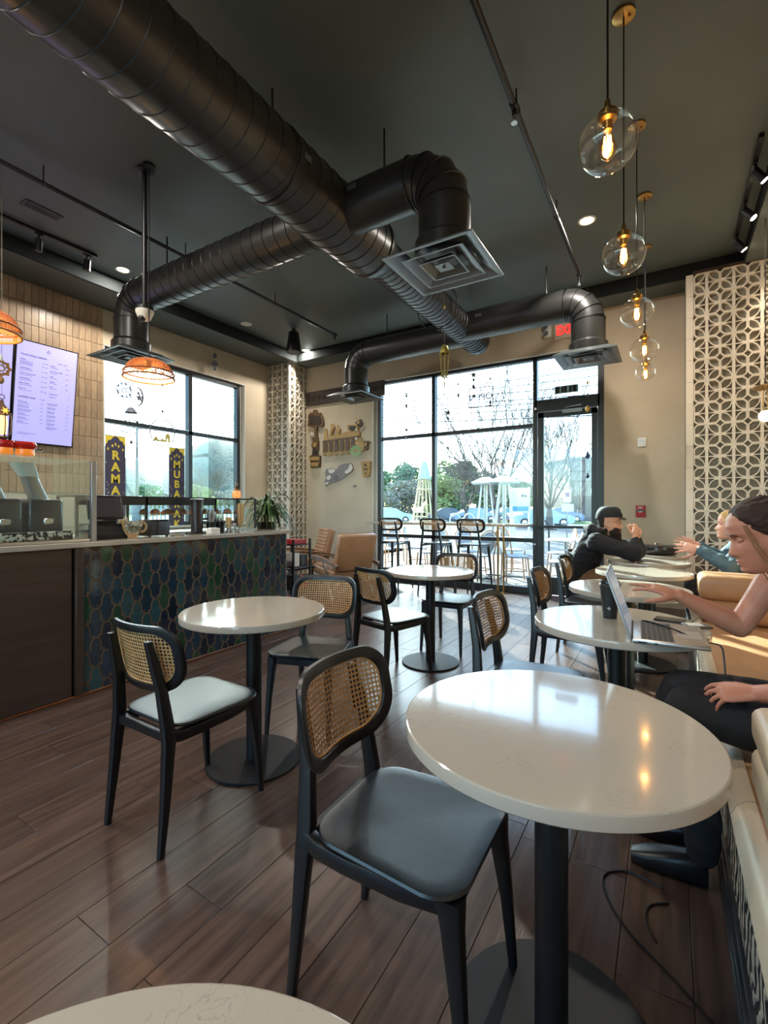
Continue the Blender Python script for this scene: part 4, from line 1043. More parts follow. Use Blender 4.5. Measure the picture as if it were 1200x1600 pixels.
mb = MB().tube([(0, .02 * math.cos(a), .165 + .02 * math.sin(a)) for a in [i * math.pi / 8 for i in range(16)]], .003, 5, closed=True); mb.obj('ring', M['brass'], t)
# ---------------- tall glass case and espresso machine on the near end
ya, yb = -.4, 1.71; xa_, xb_ = -3.99, -3.43; hz = 1.60 - ZT
t = thing('glass_screen_case', 'tall clear glass case on the near end of the counter', 'display case', (xb_, yb, ZT), 0)
MB().bb(-.008, 0, ya - yb, -.02, .02, hz).obj('front_glass', M['clear'], t)
MB().bb(xa_ - xb_, -.01, -.012, -.004, .02, hz).obj('end_glass', M['clear'], t)
MB().bb(xa_ - xb_, 0, ya - yb, 0, hz, hz + .008).obj('top_glass', M['clear'], t)
MB().bb(-.02, .012, -.006, .028, 0, hz + .004, .002).obj('corner_post', M['chrome'], t)
MB().bb(xa_ - xb_, -.0, ya - yb, -.0, 0, .02, .002).obj('base_rail', M['steel'], t)
mosa = bpy.data.materials.new('mosaic_strip'); mosa.use_nodes = True; _t = mosa.node_tree; _N = _t.nodes; _L = _t.links
_tc = _N.new('ShaderNodeTexCoord'); _v = _N.new('ShaderNodeTexVoronoi'); _v.inputs['Scale'].default_value = 70; _L.new(_tc.outputs['Object'], _v.inputs[0]); _r = _N.new('ShaderNodeValToRGB'); _r.color_ramp.interpolation = 'CONSTANT'; _r.color_ramp.elements[1].position = .55; _r.color_ramp.elements[0].color = srgb(44, 44, 46); _r.color_ramp.elements[1].color = srgb(206, 202, 192)
_L.new(_v.outputs['Color'], _r.inputs[0]); _L.new(_r.outputs[0], _N['Principled BSDF'].inputs['Base Color'])
t = thing('patterned_runner', 'black and white patterned strip along the foot of the glass case', 'runner', (xb_ - .03, (ya + yb) / 2, ZT + .0215), 0)
MB().bb(-.05, .0, -.98, .95, 0, .055, .004).obj('strip', mosa, t)
t = thing('espresso_machine', 'steel espresso machine inside the glass case, back turned to the room', 'espresso machine', (-3.76, .49, ZT + .022), 0)
MB().bb(-.14, .10, -.70, .62, .06, .30, .02, seg=3).bb(-.16, .12, -.72, .64, .30, .34, .012, seg=2).obj('body', M['steel'], t)
for z in (.11, .19, .265): MB().bb(.10, .115, -.70, .62, z, z + .03, .006, seg=2).obj('trim_bar', mat('brushed_gold', srgb(198, 182, 150), .3, metal=.9), t)
MB().bb(-.14, .11, -.66, .58, 0, .06).obj('foot_base', M['blackmetal'], t)
mb = MB()
for y in (-.72, .64): mb.tube([(-.12, y, .36), (-.12, y, .43), (.09, y, .43), (.09, y, .36)], .008, 8)
mb.tube([(.09, -.72, .43), (.09, .64, .43)], .008, 8).obj('cup_rail', M['steel'], t)
for i in range(4): MB().lathe([(0, .34), (.028, .34), (.04, .375), (.042, .40), (.038, .40), (.03, .35), (0, .346)], c=(-.05, -.5 + i * .26, 0), n=16).obj('warming_cup', M['white'], t)
for i, (y, lab) in enumerate(((1.26, 'left one of two dark coffee grinders in the glass case, slanted hopper'), (1.50, 'coffee grinder nearest the corner post of the glass case, white funnel'))):
    t = thing('coffee_grinder', lab, 'grinder', (-3.70, y, ZT + .022), 0, None)
    MB().bb(-.12, .12, -.105, .105, 0, .27, .025, seg=3).obj('body', mat('grinder_black', srgb(36, 40, 46), .28, coat=.3), t)
    q = .055
    MB().rings([[(x, yy2, .26) for x, yy2 in rrect(.11, .09, .02)], [(x + .0, yy2 - .06, .42) for x, yy2 in rrect(.10, .085, .02)]]).obj('slanted_neck', M['chrome'], t)
    MB().rings([[(x, yy2 - .06, .42) for x, yy2 in rrect(.11, .095, .02)], [(x, yy2 - .10, .51) for x, yy2 in rrect(.13, .11, .02)]]).obj('hopper', mat('milk_plastic', srgb(206, 216, 212), .25), t)
    MB().bb(.12, .15, -.03, .03, .1, .14, .006).obj('spout', M['steel'], t)
# red and orange glass bowls on top of the case
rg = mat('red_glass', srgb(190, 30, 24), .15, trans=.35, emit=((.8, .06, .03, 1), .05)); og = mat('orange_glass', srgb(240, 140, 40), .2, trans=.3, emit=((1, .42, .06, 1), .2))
for i, px in enumerate((8, 39)):
    y = onX(px, 716, -3.62).y
    t = thing('glass_bowl', ['red and orange glass bowl at the frame edge on the glass case', 'red and orange glass bowl nearer the corner post on the glass case'][i], 'bowl', (-3.62, y, ZT + hz + .0095), 0)
    r = .062 if i else .05
    MB().lathe([(0, 0), (r * .6, 0), (r * .85, .02), (r * .8, .055), (r * .72, .055), (r * .7, .02), (0, .012)], n=24).obj('orange_base', og, t)
    MB().lathe([(r * .8, .052), (r * 1.0, .07), (r * 1.05, .085), (r * .9, .1), (r * .8, .1), (r * .92, .085), (r * .72, .06)], n=24, close=True).obj('red_rim', rg, t)
    MB().tube([(0, r * .9, .06), (0, r * 1.3, .055), (0, r * 1.6, .06)], [.006, .005, .009], 8).obj('handle', M['steel'], t)
# ---------------- black rack of boxed goods beyond the counter end
t = thing('retail_rack', 'slim black rack of boxed goods past the far end of the counter', 'rack', (-3.72, 4.06, 0), 0)
mb = MB()
for x in (-.14, .14):
    for y in (-.14, .14): mb.bb(x - .01, x + .01, y - .01, y + .01, 0, .92)
mb.obj('frame', M['blackmetal'], t)
for z in (.1, .35, .6, .85): MB().bb(-.15, .15, -.15, .15, z, z + .012).obj('shelf', M['blackmetal'], t)
bx = [srgb(170, 40, 36), srgb(226, 222, 214), srgb(60, 62, 66)]
for i in range(6):
    z = .112 + .25 * (i // 2); y = -.07 + .14 * (i % 2)
    b = MB().bb(-.10, .12, -.055, .055, 0, .15 - .03 * (i % 2), .002).obj('goods_box', mat('box_%d' % i, bx[i % 3], .5)); b.location = (-3.72, 4.06 + y, z)
    tag(b, '%s box on the %s shelf of the black rack, %s' % (['red', 'white', 'dark grey'][i % 3], ['lowest', 'second', 'third'][i // 2], ['nearer side', 'farther side'][i % 2]), 'box', 'boxed goods on the rack')
b = MB().bb(-.12, .12, -.1, .1, 0, .05, .002).obj('goods_box', mat('box_top', srgb(176, 46, 40), .5)); b.location = (-3.72, 4.06, .863); tag(b, 'flat red box on the very top of the black rack', 'box', 'boxed goods on the rack')
# ---------------- plant on a stand
ppx = Vector((-4.06, 3.98, 0))
t = thing('plant_stand', 'tall dark pedestal under the potted plant', 'stand', ppx, 0)
MB().bb(-.13, .13, -.13, .13, 0, .02, .003).bb(-.11, .11, -.11, .11, .9, .93, .003).bb(-.05, .05, -.05, .05, .02, .9).obj('pedestal', M['blackmetal'], t)
t = thing('potted_plant', 'arching long leaved green plant in a dark pot behind the counter end', 'plant', (ppx.x, ppx.y, .9305), 0)
MB().lathe([(0, 0), (.085, 0), (.115, .17), (.12, .18), (.105, .18), (.10, .16), (0, .16)], n=28).obj('pot', mat('dark_pot', srgb(46, 44, 42), .5), t)
MB().lathe([(0, .162), (.10, .16), (0, .15)], n=20).obj('soil', mat('soil', srgb(50, 38, 28), .9, bump=(80, .8, .01)), t)
lfm = mat('leaf_green', srgb(52, 84, 46), .42, var=(8, srgb(84, 116, 66), .5), rnd=.25)
mb = MB()
for k in range(3): mb.tube([(.02 * math.cos(k * 2.1), .02 * math.sin(k * 2.1), .16), (.03 * math.cos(k * 2.1 + .4), .03 * math.sin(k * 2.1 + .4), .34)], [.013, .009], 7)
mb.obj('stem', mat('cane_stem', srgb(120, 96, 62), .7), t)
for k in range(64):
    a = RND.uniform(0, 6.283); L_ = RND.uniform(.30, .50); up = RND.uniform(.35, 1.3); base = Vector((RND.uniform(-.03, .03), RND.uniform(-.03, .03), RND.uniform(.22, .42))); w_ = RND.uniform(.014, .024)
    mb = MB(); d = Vector((math.cos(a), math.sin(a), 0)); s = Vector((-d.y, d.x, 0)); L1 = []; 
    for i in range(8):
        u = i / 7; c = base + d * L_ * (u ** .9) * .8 + Vector((0, 0, L_ * (up * u - (1.0 + .4 * up) * u * u * .9)))
        wd = w_ * math.sin(math.pi * (.08 + .92 * u) ** .7) + .001
        L1.append((mb.bm.verts.new(c - s * wd + Vector((0, 0, .006 * wd / w_))), mb.bm.verts.new(c), mb.bm.verts.new(c + s * wd + Vector((0, 0, .006 * wd / w_)))))
    fs = []
    for i in range(7):
        for q in (0, 1): fs.append(mb.bm.faces.new((L1[i][q], L1[i][q + 1], L1[i + 1][q + 1], L1[i + 1][q])))
    mb._fin(fs, 0, True); mb.obj('leaf', lfm, t, None)
t = thing('small_plant', 'small trailing dark green plant in a grey pot at the counter corner', 'plant', (-3.80, 3.78, .93), 0)
MB().lathe([(0, 0), (.045, 0), (.055, .07), (.045, .07), (.04, .06), (0, .06)], n=20).obj('pot', M['chrome'], t)
lf2 = mat('leaf_dark', srgb(40, 66, 44), .4, rnd=.2)
for k in range(16):
    a = RND.uniform(0, 6.283); L_ = RND.uniform(.07, .14); d = Vector((math.cos(a), math.sin(a), 0)); s = Vector((-d.y, d.x, 0)); mb = MB(); L1 = []
    for i in range(6):
        u = i / 5; c = Vector((0, 0, .06)) + d * L_ * u + Vector((0, 0, L_ * (1.3 * u - 1.6 * u * u))); wd = .016 * math.sin(math.pi * (.1 + .9 * u)) + .001
        L1.append((mb.bm.verts.new(c - s * wd), mb.bm.verts.new(c + s * wd)))
    mb._fin([mb.bm.faces.new((L1[i][0], L1[i][1], L1[i + 1][1], L1[i + 1][0])) for i in range(5)], 0, True); mb.obj('leaf', lf2, t, None)
t = thing('small_plant_stand', 'slim black post stand under the small trailing plant', 'stand', (-3.80, 3.78, 0), 0)
MB().lathe([(0, 0), (.10, 0), (.10, .015), (.015, .02), (.015, .91), (.06, .915), (.06, .928), (0, .929)], n=20).obj('post_stand', M['blackmetal'], t)
MB().lathe([(.055, .929), (.062, .929), (.062, .924), (.055, .924)], n=20, close=True).obj('rim', M['steel'], t)
# ---------------- lounge chairs and side table
def lounge(label, loc, rz):
    t = thing('lounge_chair', label, 'armchair', loc, rz, 'tan leather lounge chairs in the corner')
    Rb = Ry(math.radians(-17)); w2 = .30
    def cushion(n, L, th, Mx, name, fl=1):
        o = MB().bb(0, L, -w2, w2, -th, 0, .03, seg=3).xf(Mx).obj(name, M['leather'], t, 60)
        for i in range(n):   # channel quilting
            x = L * (i + .5) / n
            m = MB(); m.rings([[(x + (L / n * .47) * cx, yy, (.018 * sx if fl > 0 else -th - .018 * sx)) for cx, sx in ((-1, -.3), (-.7, .5), (0, 1), (.7, .5), (1, -.3))] for yy in (-w2 + .02, 0, w2 - .02)])
            m.xf(Mx); m.obj('channel', M['leather'], o, 60)
        return o
    cushion(9, .60, .12, T(-.28, 0, .40) @ Ry(math.radians(-6)), 'seat_cushion')
    cushion(9, .52, .11, T(-.34, 0, .40) @ Ry(math.radians(-105)), 'back_cushion', -1)
    for s in (-1, 1):
        y = (w2 + .035) * s
        m = MB(); m.tube([(.30, y, 0), (.32, y, .30), (.30, y, .52), (.26, y, .555), (.0, y, .545), (-.36, y, .50), (-.42, y, .47)], .014, 8, flat=(1, 1.3)); m.tube([(-.05, y, .54), (-.30, y, 0)], .014, 8, flat=(1, 1.3))
        m.obj('metal_side_frame', mat('champagne_metal', srgb(176, 160, 140), .3, metal=.85) if s == 1 else bpy.data.materials['champagne_metal'], t) if s == 1 else m.obj('metal_side_frame', bpy.data.materials.get('champagne_metal') or M['steel'], t)
        m = MB(); rr = []
        for (x, z, a, b) in ((.28, .58, .07, .02), (.1, .585, .07, .024), (-.2, .555, .06, .024), (-.46, .50, .04, .02)): rr.append([(x, y + px, z + pz) for px, pz in rrect(a, b, .008, 2)])
        m.rings(rr); m.obj('armrest', M['rawwood'] if False else mat('walnut_arm', srgb(120, 80, 54), .4), t)
    MB().cyl((.31, -w2 - .03, .24), (.31, w2 + .03, .24), .012, n=8).cyl((-.22, -w2 - .03, .22), (-.22, w2 + .03, .22), .012, n=8).obj('cross_bar', M['steel'], t)
    return t
l1 = lounge('tan leather lounge chair nearer the bar ledge, its back towards the room', (-4.02, 5.42, 0), math.radians(158))
p1 = dup(l1, (-5.16, 5.9, 0), math.radians(-125), 'tan leather lounge chair against the pillar, its channelled front showing', 'tan leather lounge chairs in the corner')
t = thing('side_table', 'low dark side table between counter end and lounge chairs', 'table', (-4.55, 4.95, 0), 0)
MB().bb(-.25, .25, -.22, .22, .42, .45, .004).obj('tabletop', M['blackmetal'], t)
for sx in (-1, 1):
    for sy in (-1, 1): MB().cyl((.22 * sx, .19 * sy, 0), (.22 * sx, .19 * sy, .42), .012, n=8).obj('leg', M['blackmetal'], t)
b = MB().bb(-.12, .12, -.09, .09, 0, .03, .002).bb(-.11, .12, -.085, .085, .03, .055, .002).obj('book', mat('grey_cover', srgb(186, 186, 188), .5)); b.location = (-4.45, 4.88, .4505); tag(b, 'pale book lying on the low side table', 'book')
t = thing('game_box', 'black box with a grey picture panel on the low side table', 'box', (-4.66, 5.0, .4505), .3)
MB().bb(-.09, .09, -.07, .07, 0, .12, .003).obj('box', M['black'], t); MB().bb(.0905, .092, -.05, .05, .03, .1).obj('picture', M['chrome'], t)
# ============================================================ MENU SCREENS
lav = mat('screen_lavender', srgb(176, 172, 232), .3, emit=(srgb(160, 158, 228), .5))
sctext = mat('screen_text', srgb(70, 66, 120), .5)
def menu(y0, y1, label, words):
    yc = (y0 + y1) / 2; w = y1 - y0; h = 1.19
    t = thing('menu_screen', label, 'screen', (-6.505, yc, 2.045), 0, 'tilted menu screens on the tiled wall')
    Rt = Ry(math.radians(7.5))
    MB().bb(-.03, .012, -w / 2, w / 2, 0, h, .004).xf(Rt).obj('bezel', M['black'], t)
    MB().bb(.012, .014, -w / 2 + .014, w / 2 - .014, .016, h - .014).xf(Rt).obj('display', lav, t)
    MB().box((.03, 0, h * .6), (.12, .2, .2)).obj('wall_bracket', M['blackmetal'], t)
    bm = MB(); q = Rt @ T(.0155, 0, 0) @ YZ
    for (s, x, z, sz) in words: bm.mesh(text(s, sz, .001, 'LEFT'), q @ T(x, z, 0))
    bm.obj('menu_text', sctext, t) if words else None
    if words:
        r = Rt @ T(.0152, 0, h - .085) @ YZ
        MB().mesh(plate([star(.022, .012, 4, 0, 0, math.pi / 2), star(.014, .008, 4, 0, 0, math.pi / 2)], .001), r).obj('logo', sctext, t)
    return t
L_ = [('TRADITIONAL DRINKS', -.28, 1.02, .026)]
left = ['Classic', 'Special Medium', 'Gold Medium', 'Honey / Sandy Latte', 'Cold Medium', 'Saffron Flavor', 'Red Tea']
zz = .965
for s in left:
    L_.append((s, -.28, zz, .02)); L_.append(('small spices and steamed milk', -.28, zz - .02, .0105)); L_.append(('4.95   5.50', -.06, zz - .008, .014)); zz -= .058 if s != 'Classic' else .04
L_.append(('EXPRESSO BAR', -.28, .535, .026)); L_.append(('Sm   Reg', -.06, .535, .014)); zz = .48
for s in ['Mocha Latte', 'Pistachio Latte', 'Caramel Macchiato', 'Americano', 'Cappuccino', 'Espresso']:
    L_.append((s, -.28, zz, .018)); L_.append(('espresso and steamed milk', -.28, zz - .018, .0105)); L_.append(('4.50', -.05, zz, .013)); zz -= .046
L_.append(('consuming raw or undercooked foods may increase', -.27, .12, .009)); L_.append(('your risk of foodborne illness', -.27, .105, .009))
zz = .985; L_.append(('Sm Reg    L Large', .10, 1.0, .015))
for s in ['Mocha', 'Pour Over Coffee', 'Latte', 'Harissa', 'Rose']:
    L_.append((s, .03, zz - .03, .018)); L_.append(('milk tea with foam', .03, zz - .05, .0105)); L_.append(('4.50  5', .2, zz - .035, .013)); zz -= .062
L_.append(('Medium Pot', .03, .62, .018)); L_.append(('18', .24, .62, .015)); L_.append(('Large Pot', .03, .585, .018)); L_.append(('25', .24, .585, .015)); zz = .5
for s in ['Brewed Coffee', 'Single Origin', 'Cappuccino', 'French Roast', 'Saffron Latte', 'Vanilla Latte', 'Regular Espresso']:
    L_.append((s, .02, zz, .018)); L_.append(('coffee with cream', .02, zz - .018, .0105)); L_.append(('5.50', .23, zz, .013)); zz -= .048
menu(2.345, 3.005, 'lavender drinks menu screen with two columns of small print', L_)
menu(1.675, 2.335, 'second lavender menu screen at the frame edge, behind the hanging lanterns', [])
# ============================================================ HANGING ORNAMENTS
thread = mat('thread', srgb(120, 112, 98), .6); blueglaze = mat('ornament_blue', srgb(62, 84, 122), .5); goldo = mat('ornament_gold', srgb(198, 160, 84), .35, metal=.7); greyo = mat('ornament_grey', srgb(96, 100, 112), .5)
def hang(name, label, cat, p, ztop, builder, group=None):
    t = thing(name, label, cat, p, 0, group)
    MB().cyl((0, 0, 0), (0, 0, ztop - p[2]), .0014, n=4).obj('hanging_thread', thread, t)
    builder(t); return t
def shrink(t, k):
    for c in kids(t):
        if not c.name.startswith('hanging_thread'): c.scale = (k, k, k)
F_ = Rz(TH)          # ornaments turned to the room
def face(px, py, D):  # point at a distance along the measured direction
    u = (px - 600) / FPX
    return Vector((D * (-ST + u * CT), D * (CT + u * ST), CAMH - (py - HY) / FPX * D))
XO = -6.42
def star_orn(t):
    r = .13; L8 = []
    sq = lambda a0: [(r * math.cos(a0 + i * math.pi / 2), r * math.sin(a0 + i * math.pi / 2)) for i in range(4)]
    out = star(r, r * .77, 8, 0, -r); inn = star(r * .9, r * .69, 8, 0, -r)
    MB().mesh(plate([out, inn], .012), YZ).obj('star_frame', blueglaze, t)
    mb = MB()
    for k in range(8):
        a = k * math.pi / 4; mb.mesh(plate([circ(.026, 14, .075 * math.cos(a), -r + .075 * math.sin(a)), circ(.016, 14, .075 * math.cos(a), -r + .075 * math.sin(a))], .008), YZ)
        a += math.pi / 8; mb.mesh(plate([circ(.012, 8, .094 * math.cos(a), -r + .094 * math.sin(a)), circ(.006, 8, .094 * math.cos(a), -r + .094 * math.sin(a))], .008), YZ)
    mb.mesh(plate([circ(.034, 16, 0, -r), circ(.022, 16, 0, -r)], .008), YZ); mb.mesh(plate([star(.05, .038, 8, 0, -r), star(.044, .033, 8, 0, -r)], .008), YZ)
    tag(mb.obj('lattice', blueglaze, t), kind='stuff')
p = onX(194, 595, XO); hang('star_ornament', 'blue eight pointed star ornament hanging in the counter window', 'ornament', p, ZS, star_orn)
def moon_orn(t):
    R_ = .135; mo = [(R_ * math.cos(a), -R_ + R_ * math.sin(a)) for a in [math.radians(-100 + 200 * i / 20) for i in range(21)]]
    mi = [(-.02 + R_ * .86 * math.cos(a), -R_ + R_ * .9 * math.sin(a)) for a in [math.radians(96 - 192 * i / 20) for i in range(21)]]
    MB().mesh(plate([mo + mi], .014), T(0, 0, .0) @ YZ @ T(-.05, 0, 0) @ Matrix.Diagonal((.6, 1, 1, 1))).obj('crescent', greyo, t)
    MB().mesh(plate([star(.062, .026, 5, 0, -.15, math.pi / 2)], .014), YZ @ T(-.03, 0, 0)).mesh(plate([star(.04, .016, 5, -.035, -.09, .3)], .012), YZ @ T(-.01, 0, 0)).obj('star', greyo, t)
p = onX(221, 606, XO); hang('crescent_ornament', 'grey crescent and star ornament hanging right of the blue star', 'ornament', p, ZS, moon_orn)
def strand(parts):
    def f(t):
        for (kind, z, s, m) in parts:
            if kind == 'bead': MB().ball((0, 0, z), s, (1, 1, 1.6), n=8).obj('bead', m, t)
            elif kind == 'drop': MB().lathe([(0, z + s * 1.6), (s * .3, z + s * .9), (s * .8, z), (s * .5, z - s * .7), (0, z - s)], n=10).obj('drop_bead', m, t)
            elif kind == 'star': MB().mesh(plate([star(s, s * .45, 5, 0, z, math.pi / 2)], .008), F_ @ XZ).obj('small_star', m, t)
            elif kind == 'tier':
                MB().tube([(s * math.cos(i * math.pi / 10), s * math.sin(i * math.pi / 10), z) for i in range(20)], .004, 5, closed=True).obj('hoop', m, t)
                for k in range(8):
                    a = k * math.pi / 4; MB().cyl((s * math.cos(a), s * math.sin(a), z), (s * math.cos(a), s * math.sin(a), z - s * 1.2), .0015, n=4).ball((s * math.cos(a), s * math.sin(a), z - s * 1.2), s * .16, n=6).obj('dangle', m, t)
            elif kind == 'dome': MB().lathe([(0, z + s), (s * .5, z + s * .8), (s, z), (s * .94, z), (s * .45, z + s * .72), (0, z + s * .92)], n=16).obj('dome', m, t)
            elif kind == 'ring': MB().mesh(plate([circ(s, 36, 0, z), circ(s * .93, 36, 0, z)], .008), YZ).obj('ring', m, t)
            elif kind == 'skyline':
                sk = [(-s * .8, z - s * .5), (-s * .8, z - s * .2), (-s * .5, z - s * .1), (-s * .4, z - s * .35), (-s * .1, z - s * .3), (0, z - s * .1), (.1 * s, z - s * .3), (.25 * s, z - s * .3), (.25 * s, z + .1 * s), (.5 * s, z + .32 * s), (.72 * s, z + .1 * s), (.72 * s, z - s * .5), (.5 * s, z - .5 * s), (.5 * s, z - .2 * s), (.42 * s, z - .2 * s), (.42 * s, z - .5 * s)]
                MB().mesh(plate([sk], .008), YZ).obj('skyline', m, t)
    return f
p = onX(205, 552, -6.3); hang('bead_strand', 'hanging strand of beads with a small domed mobile, below the basket pendant', 'ornament', p, ZS, strand([('bead', -.2 - .1 * i, .008, greyo) for i in range(6)] + [('dome', -.82, .085, greyo), ('tier', -.84, .08, greyo), ('tier', -1.02, .06, mat('sea_green', srgb(120, 170, 160), .4)), ('drop', -1.22, .03, greyo)]))
p = onX(254, 570, -6.3); hang('ring_ornament', 'large thin ring ornament with a gold mosque silhouette inside, on a beaded strand', 'ornament', p, ZS, strand([('bead', -.12, .012, greyo), ('drop', -.3, .02, greyo), ('bead', -.5, .01, greyo), ('drop', -.68, .025, greyo), ('ring', -.99, .2, greyo), ('skyline', -1.04, .17, goldo)]))
p = onX(336, 556, -6.45); hang('bead_strand', 'short grey bead strand hanging above the counter window, right side', 'ornament', p, ZS, strand([('bead', 0, .03, greyo), ('dome', -.14, .06, greyo), ('bead', -.2, .03, greyo), ('drop', -.42, .015, greyo)]))
# window strands over the storefront
YO = 6.75
def front(px, ytop, items, label, Y=YO, top=ZC):
    p = onY(px, ytop, Y); hang('window_strand', label, 'ornament', p, min(top, 3.98 if Y > 6.57 else top), strand(items))
front(635, 615, [('bead', 0, .015, greyo), ('star', -.04, .035, greyo), ('bead', -.2, .022, greyo), ('star', -.60, .045, greyo), ('drop', -.74, .02, greyo)], 'thread with grey stars hanging in the left pane of the storefront')
front(700, 645, [('star', 0, .055, greyo), ('drop', -.09, .03, greyo), ('star', -.55, .03, greyo)], 'thread ending in a dark star, just right of the window mullion')
front(766, 560, [('drop', -.3, .02, greyo), ('bead', -.65, .02, greyo), ('star', -.7, .03, greyo)], 'thread over the open sign', Y=6.7)
front(918, 560, [('bead', -.3, .012, goldo), ('drop', -.45, .02, greyo), ('bead', -.62, .025, goldo), ('drop', -1.2, .04, blueglaze), ('drop', -1.45, .03, blueglaze)], 'thread with gold and blue drops in front of the entrance door', Y=6.2)
front(740, 555, [('bead', 0, .01, goldo), ('drop', -.35, .025, greyo), ('star', -.28, .05, greyo), ('drop', -.45, .03, greyo), ('star', -.58, .04, greyo)], 'thread of leaf drops under the end of the long duct', Y=6.3, top=3.46)
front(716, 590, [('drop', -.1, .02, greyo), ('drop', -.27, .03, greyo)], 'thread with two dark drops left of the open sign', Y=6.7)
# brass chime under the near diffuser
def chime(t):
    g = mat('antique_brass', srgb(158, 142, 70), .4, metal=.6)
    MB().lathe([(.0, -.02), (.05, -.06), (.075, -.16), (.07, -.16), (.045, -.065), (0, -.03)], n=6).obj('chime_crown', g, t)
    mb = MB()
    for k in range(6):
        a = k * math.pi / 3; mb.cyl((.068 * math.cos(a), .068 * math.sin(a), -.15), (.05 * math.cos(a), .05 * math.sin(a), -.42), .005, n=6)
    tag(mb.obj('chime_rod', g, t), kind='stuff')
    MB().mesh(plate([star(.075, .035, 8, 0, -.46), circ(.02, 12, 0, -.46)], .012), F_ @ XZ).obj('star_rosette', g, t)
    MB().lathe([(0, -.54), (.012, -.57), (.008, -.62), (0, -.64)], n=8).obj('drop_bead', g, t)
    MB().ball((0, 0, .5), .016, (1, 1, 1.8), n=8).obj('bead', goldo, t)
pt = Vector((-1.345, 3.02, DZ - .68)); pc_ = Vector((pt.x, pt.y, 0)); Dd = -pt.x * ST + pt.y * CT
pz = CAMH + (HY - 535) / FPX * Dd
_c = hang('brass_chime', 'brass openwork chime hanging on a thread below the nearest square grille', 'ornament', (pt.x, pt.y, pz), pt.z, chime); shrink(_c, .5)
def glassstar(t):
    gs = mat('pale_green_glass', srgb(196, 224, 170), .2, trans=.4, var=(14, srgb(150, 190, 130), .6))
    MB().mesh(plate([star(.10, .078, 9, 0, -.09), circ(.03, 14, 0, -.09)], .02), Rz(TH) @ XZ).obj('glass_star', gs, t)
    for k in range(6): MB().ball((0, 0, .03 + k * .07), .014, (1, 1, 1.5), n=8).obj('bead', M['white'] if k % 2 else goldo, t)
    MB().ball((0, 0, .40), .022, n=8).obj('bead', goldo, t)
p = Vector((-4.12, 5.92, onY(561, 695, 5.92).z)); hang('glass_star_ornament', 'pale green glass star on a beaded thread in front of the wooden wall art', 'ornament', p, DZ - .68, glassstar)
# lanterns hanging before the second screen
bronze = mat('lantern_bronze', srgb(92, 62, 44), .45, metal=.5)
def lantern(t):
    MB().tube([(0, .03 * math.cos(a), .0 + .03 * math.sin(a)) for a in [i * math.pi / 8 for i in range(16)]], .006, 5, closed=True).obj('ring', bronze, t)
    MB().lathe([(0, -.03), (.02, -.05), (.03, -.10), (.08, -.16), (.10, -.22), (.11, -.22), (.11, -.235), (0, -.235)], n=8).obj('cap', bronze, t)
    for k in range(8):
        a = k * math.pi / 4; MB().tube([(.10 * math.cos(a), .10 * math.sin(a), -.23), (.11 * math.cos(a), .11 * math.sin(a), -.32), (.10 * math.cos(a), .10 * math.sin(a), -.48), (.06 * math.cos(a), .06 * math.sin(a), -.55)], .007, 6).obj('rib', bronze, t)
    MB().lathe([(0, -.54), (.07, -.54), (.075, -.56), (.03, -.60), (.012, -.64), (0, -.66)], n=8).obj('foot', bronze, t)
    MB().lathe([(0, -.25), (.05, -.26), (.065, -.36), (.05, -.5), (0, -.52)], n=16).obj('glass_body', mat('lantern_glow', srgb(250, 180, 90), .3, emit=((1, .6, .2, 1), 1.6)), t)
    MB().mesh(plate([star(.05, .02, 6, 0, -.2)], .012), T(.11, 0, 0) @ YZ).obj('yellow_star', mat('yellow_gold', srgb(236, 190, 60), .4, emit=((1, .7, .15, 1), .5)), t)
_c = hang('moroccan_lantern', 'bronze ribbed lantern hanging low before the second menu screen', 'lantern', face(3, 620, 3.95), ZC, lantern); shrink(_c, .62)
def orn2(t):
    g = mat('carved_gold', srgb(160, 118, 70), .5, metal=.4)
    MB().mesh(plate([star(.13, .10, 8, 0, -.12), star(.085, .06, 8, 0, -.12)], .02), YZ).obj('star_plaque', g, t)
    MB().mesh(plate([circ(.05, 20, 0, -.12), circ(.034, 20, 0, -.12)], .02), YZ).obj('rosette', g, t)
    MB().lathe([(0, -.24), (.03, -.26), (.04, -.30), (.02, -.34), (0, -.35)], n=12).obj('drop_bead', g, t)
    MB().lathe([(0, .1), (.012, .06), (.022, .0), (.012, -.02), (0, -.03)], n=10).obj('white_drop', M['white'], t)
_c = hang('gold_plaque_ornament', 'gold star plaque hanging above the bronze lantern before the second screen', 'ornament', face(2, 562, 4.15), ZC, orn2); shrink(_c, .62)
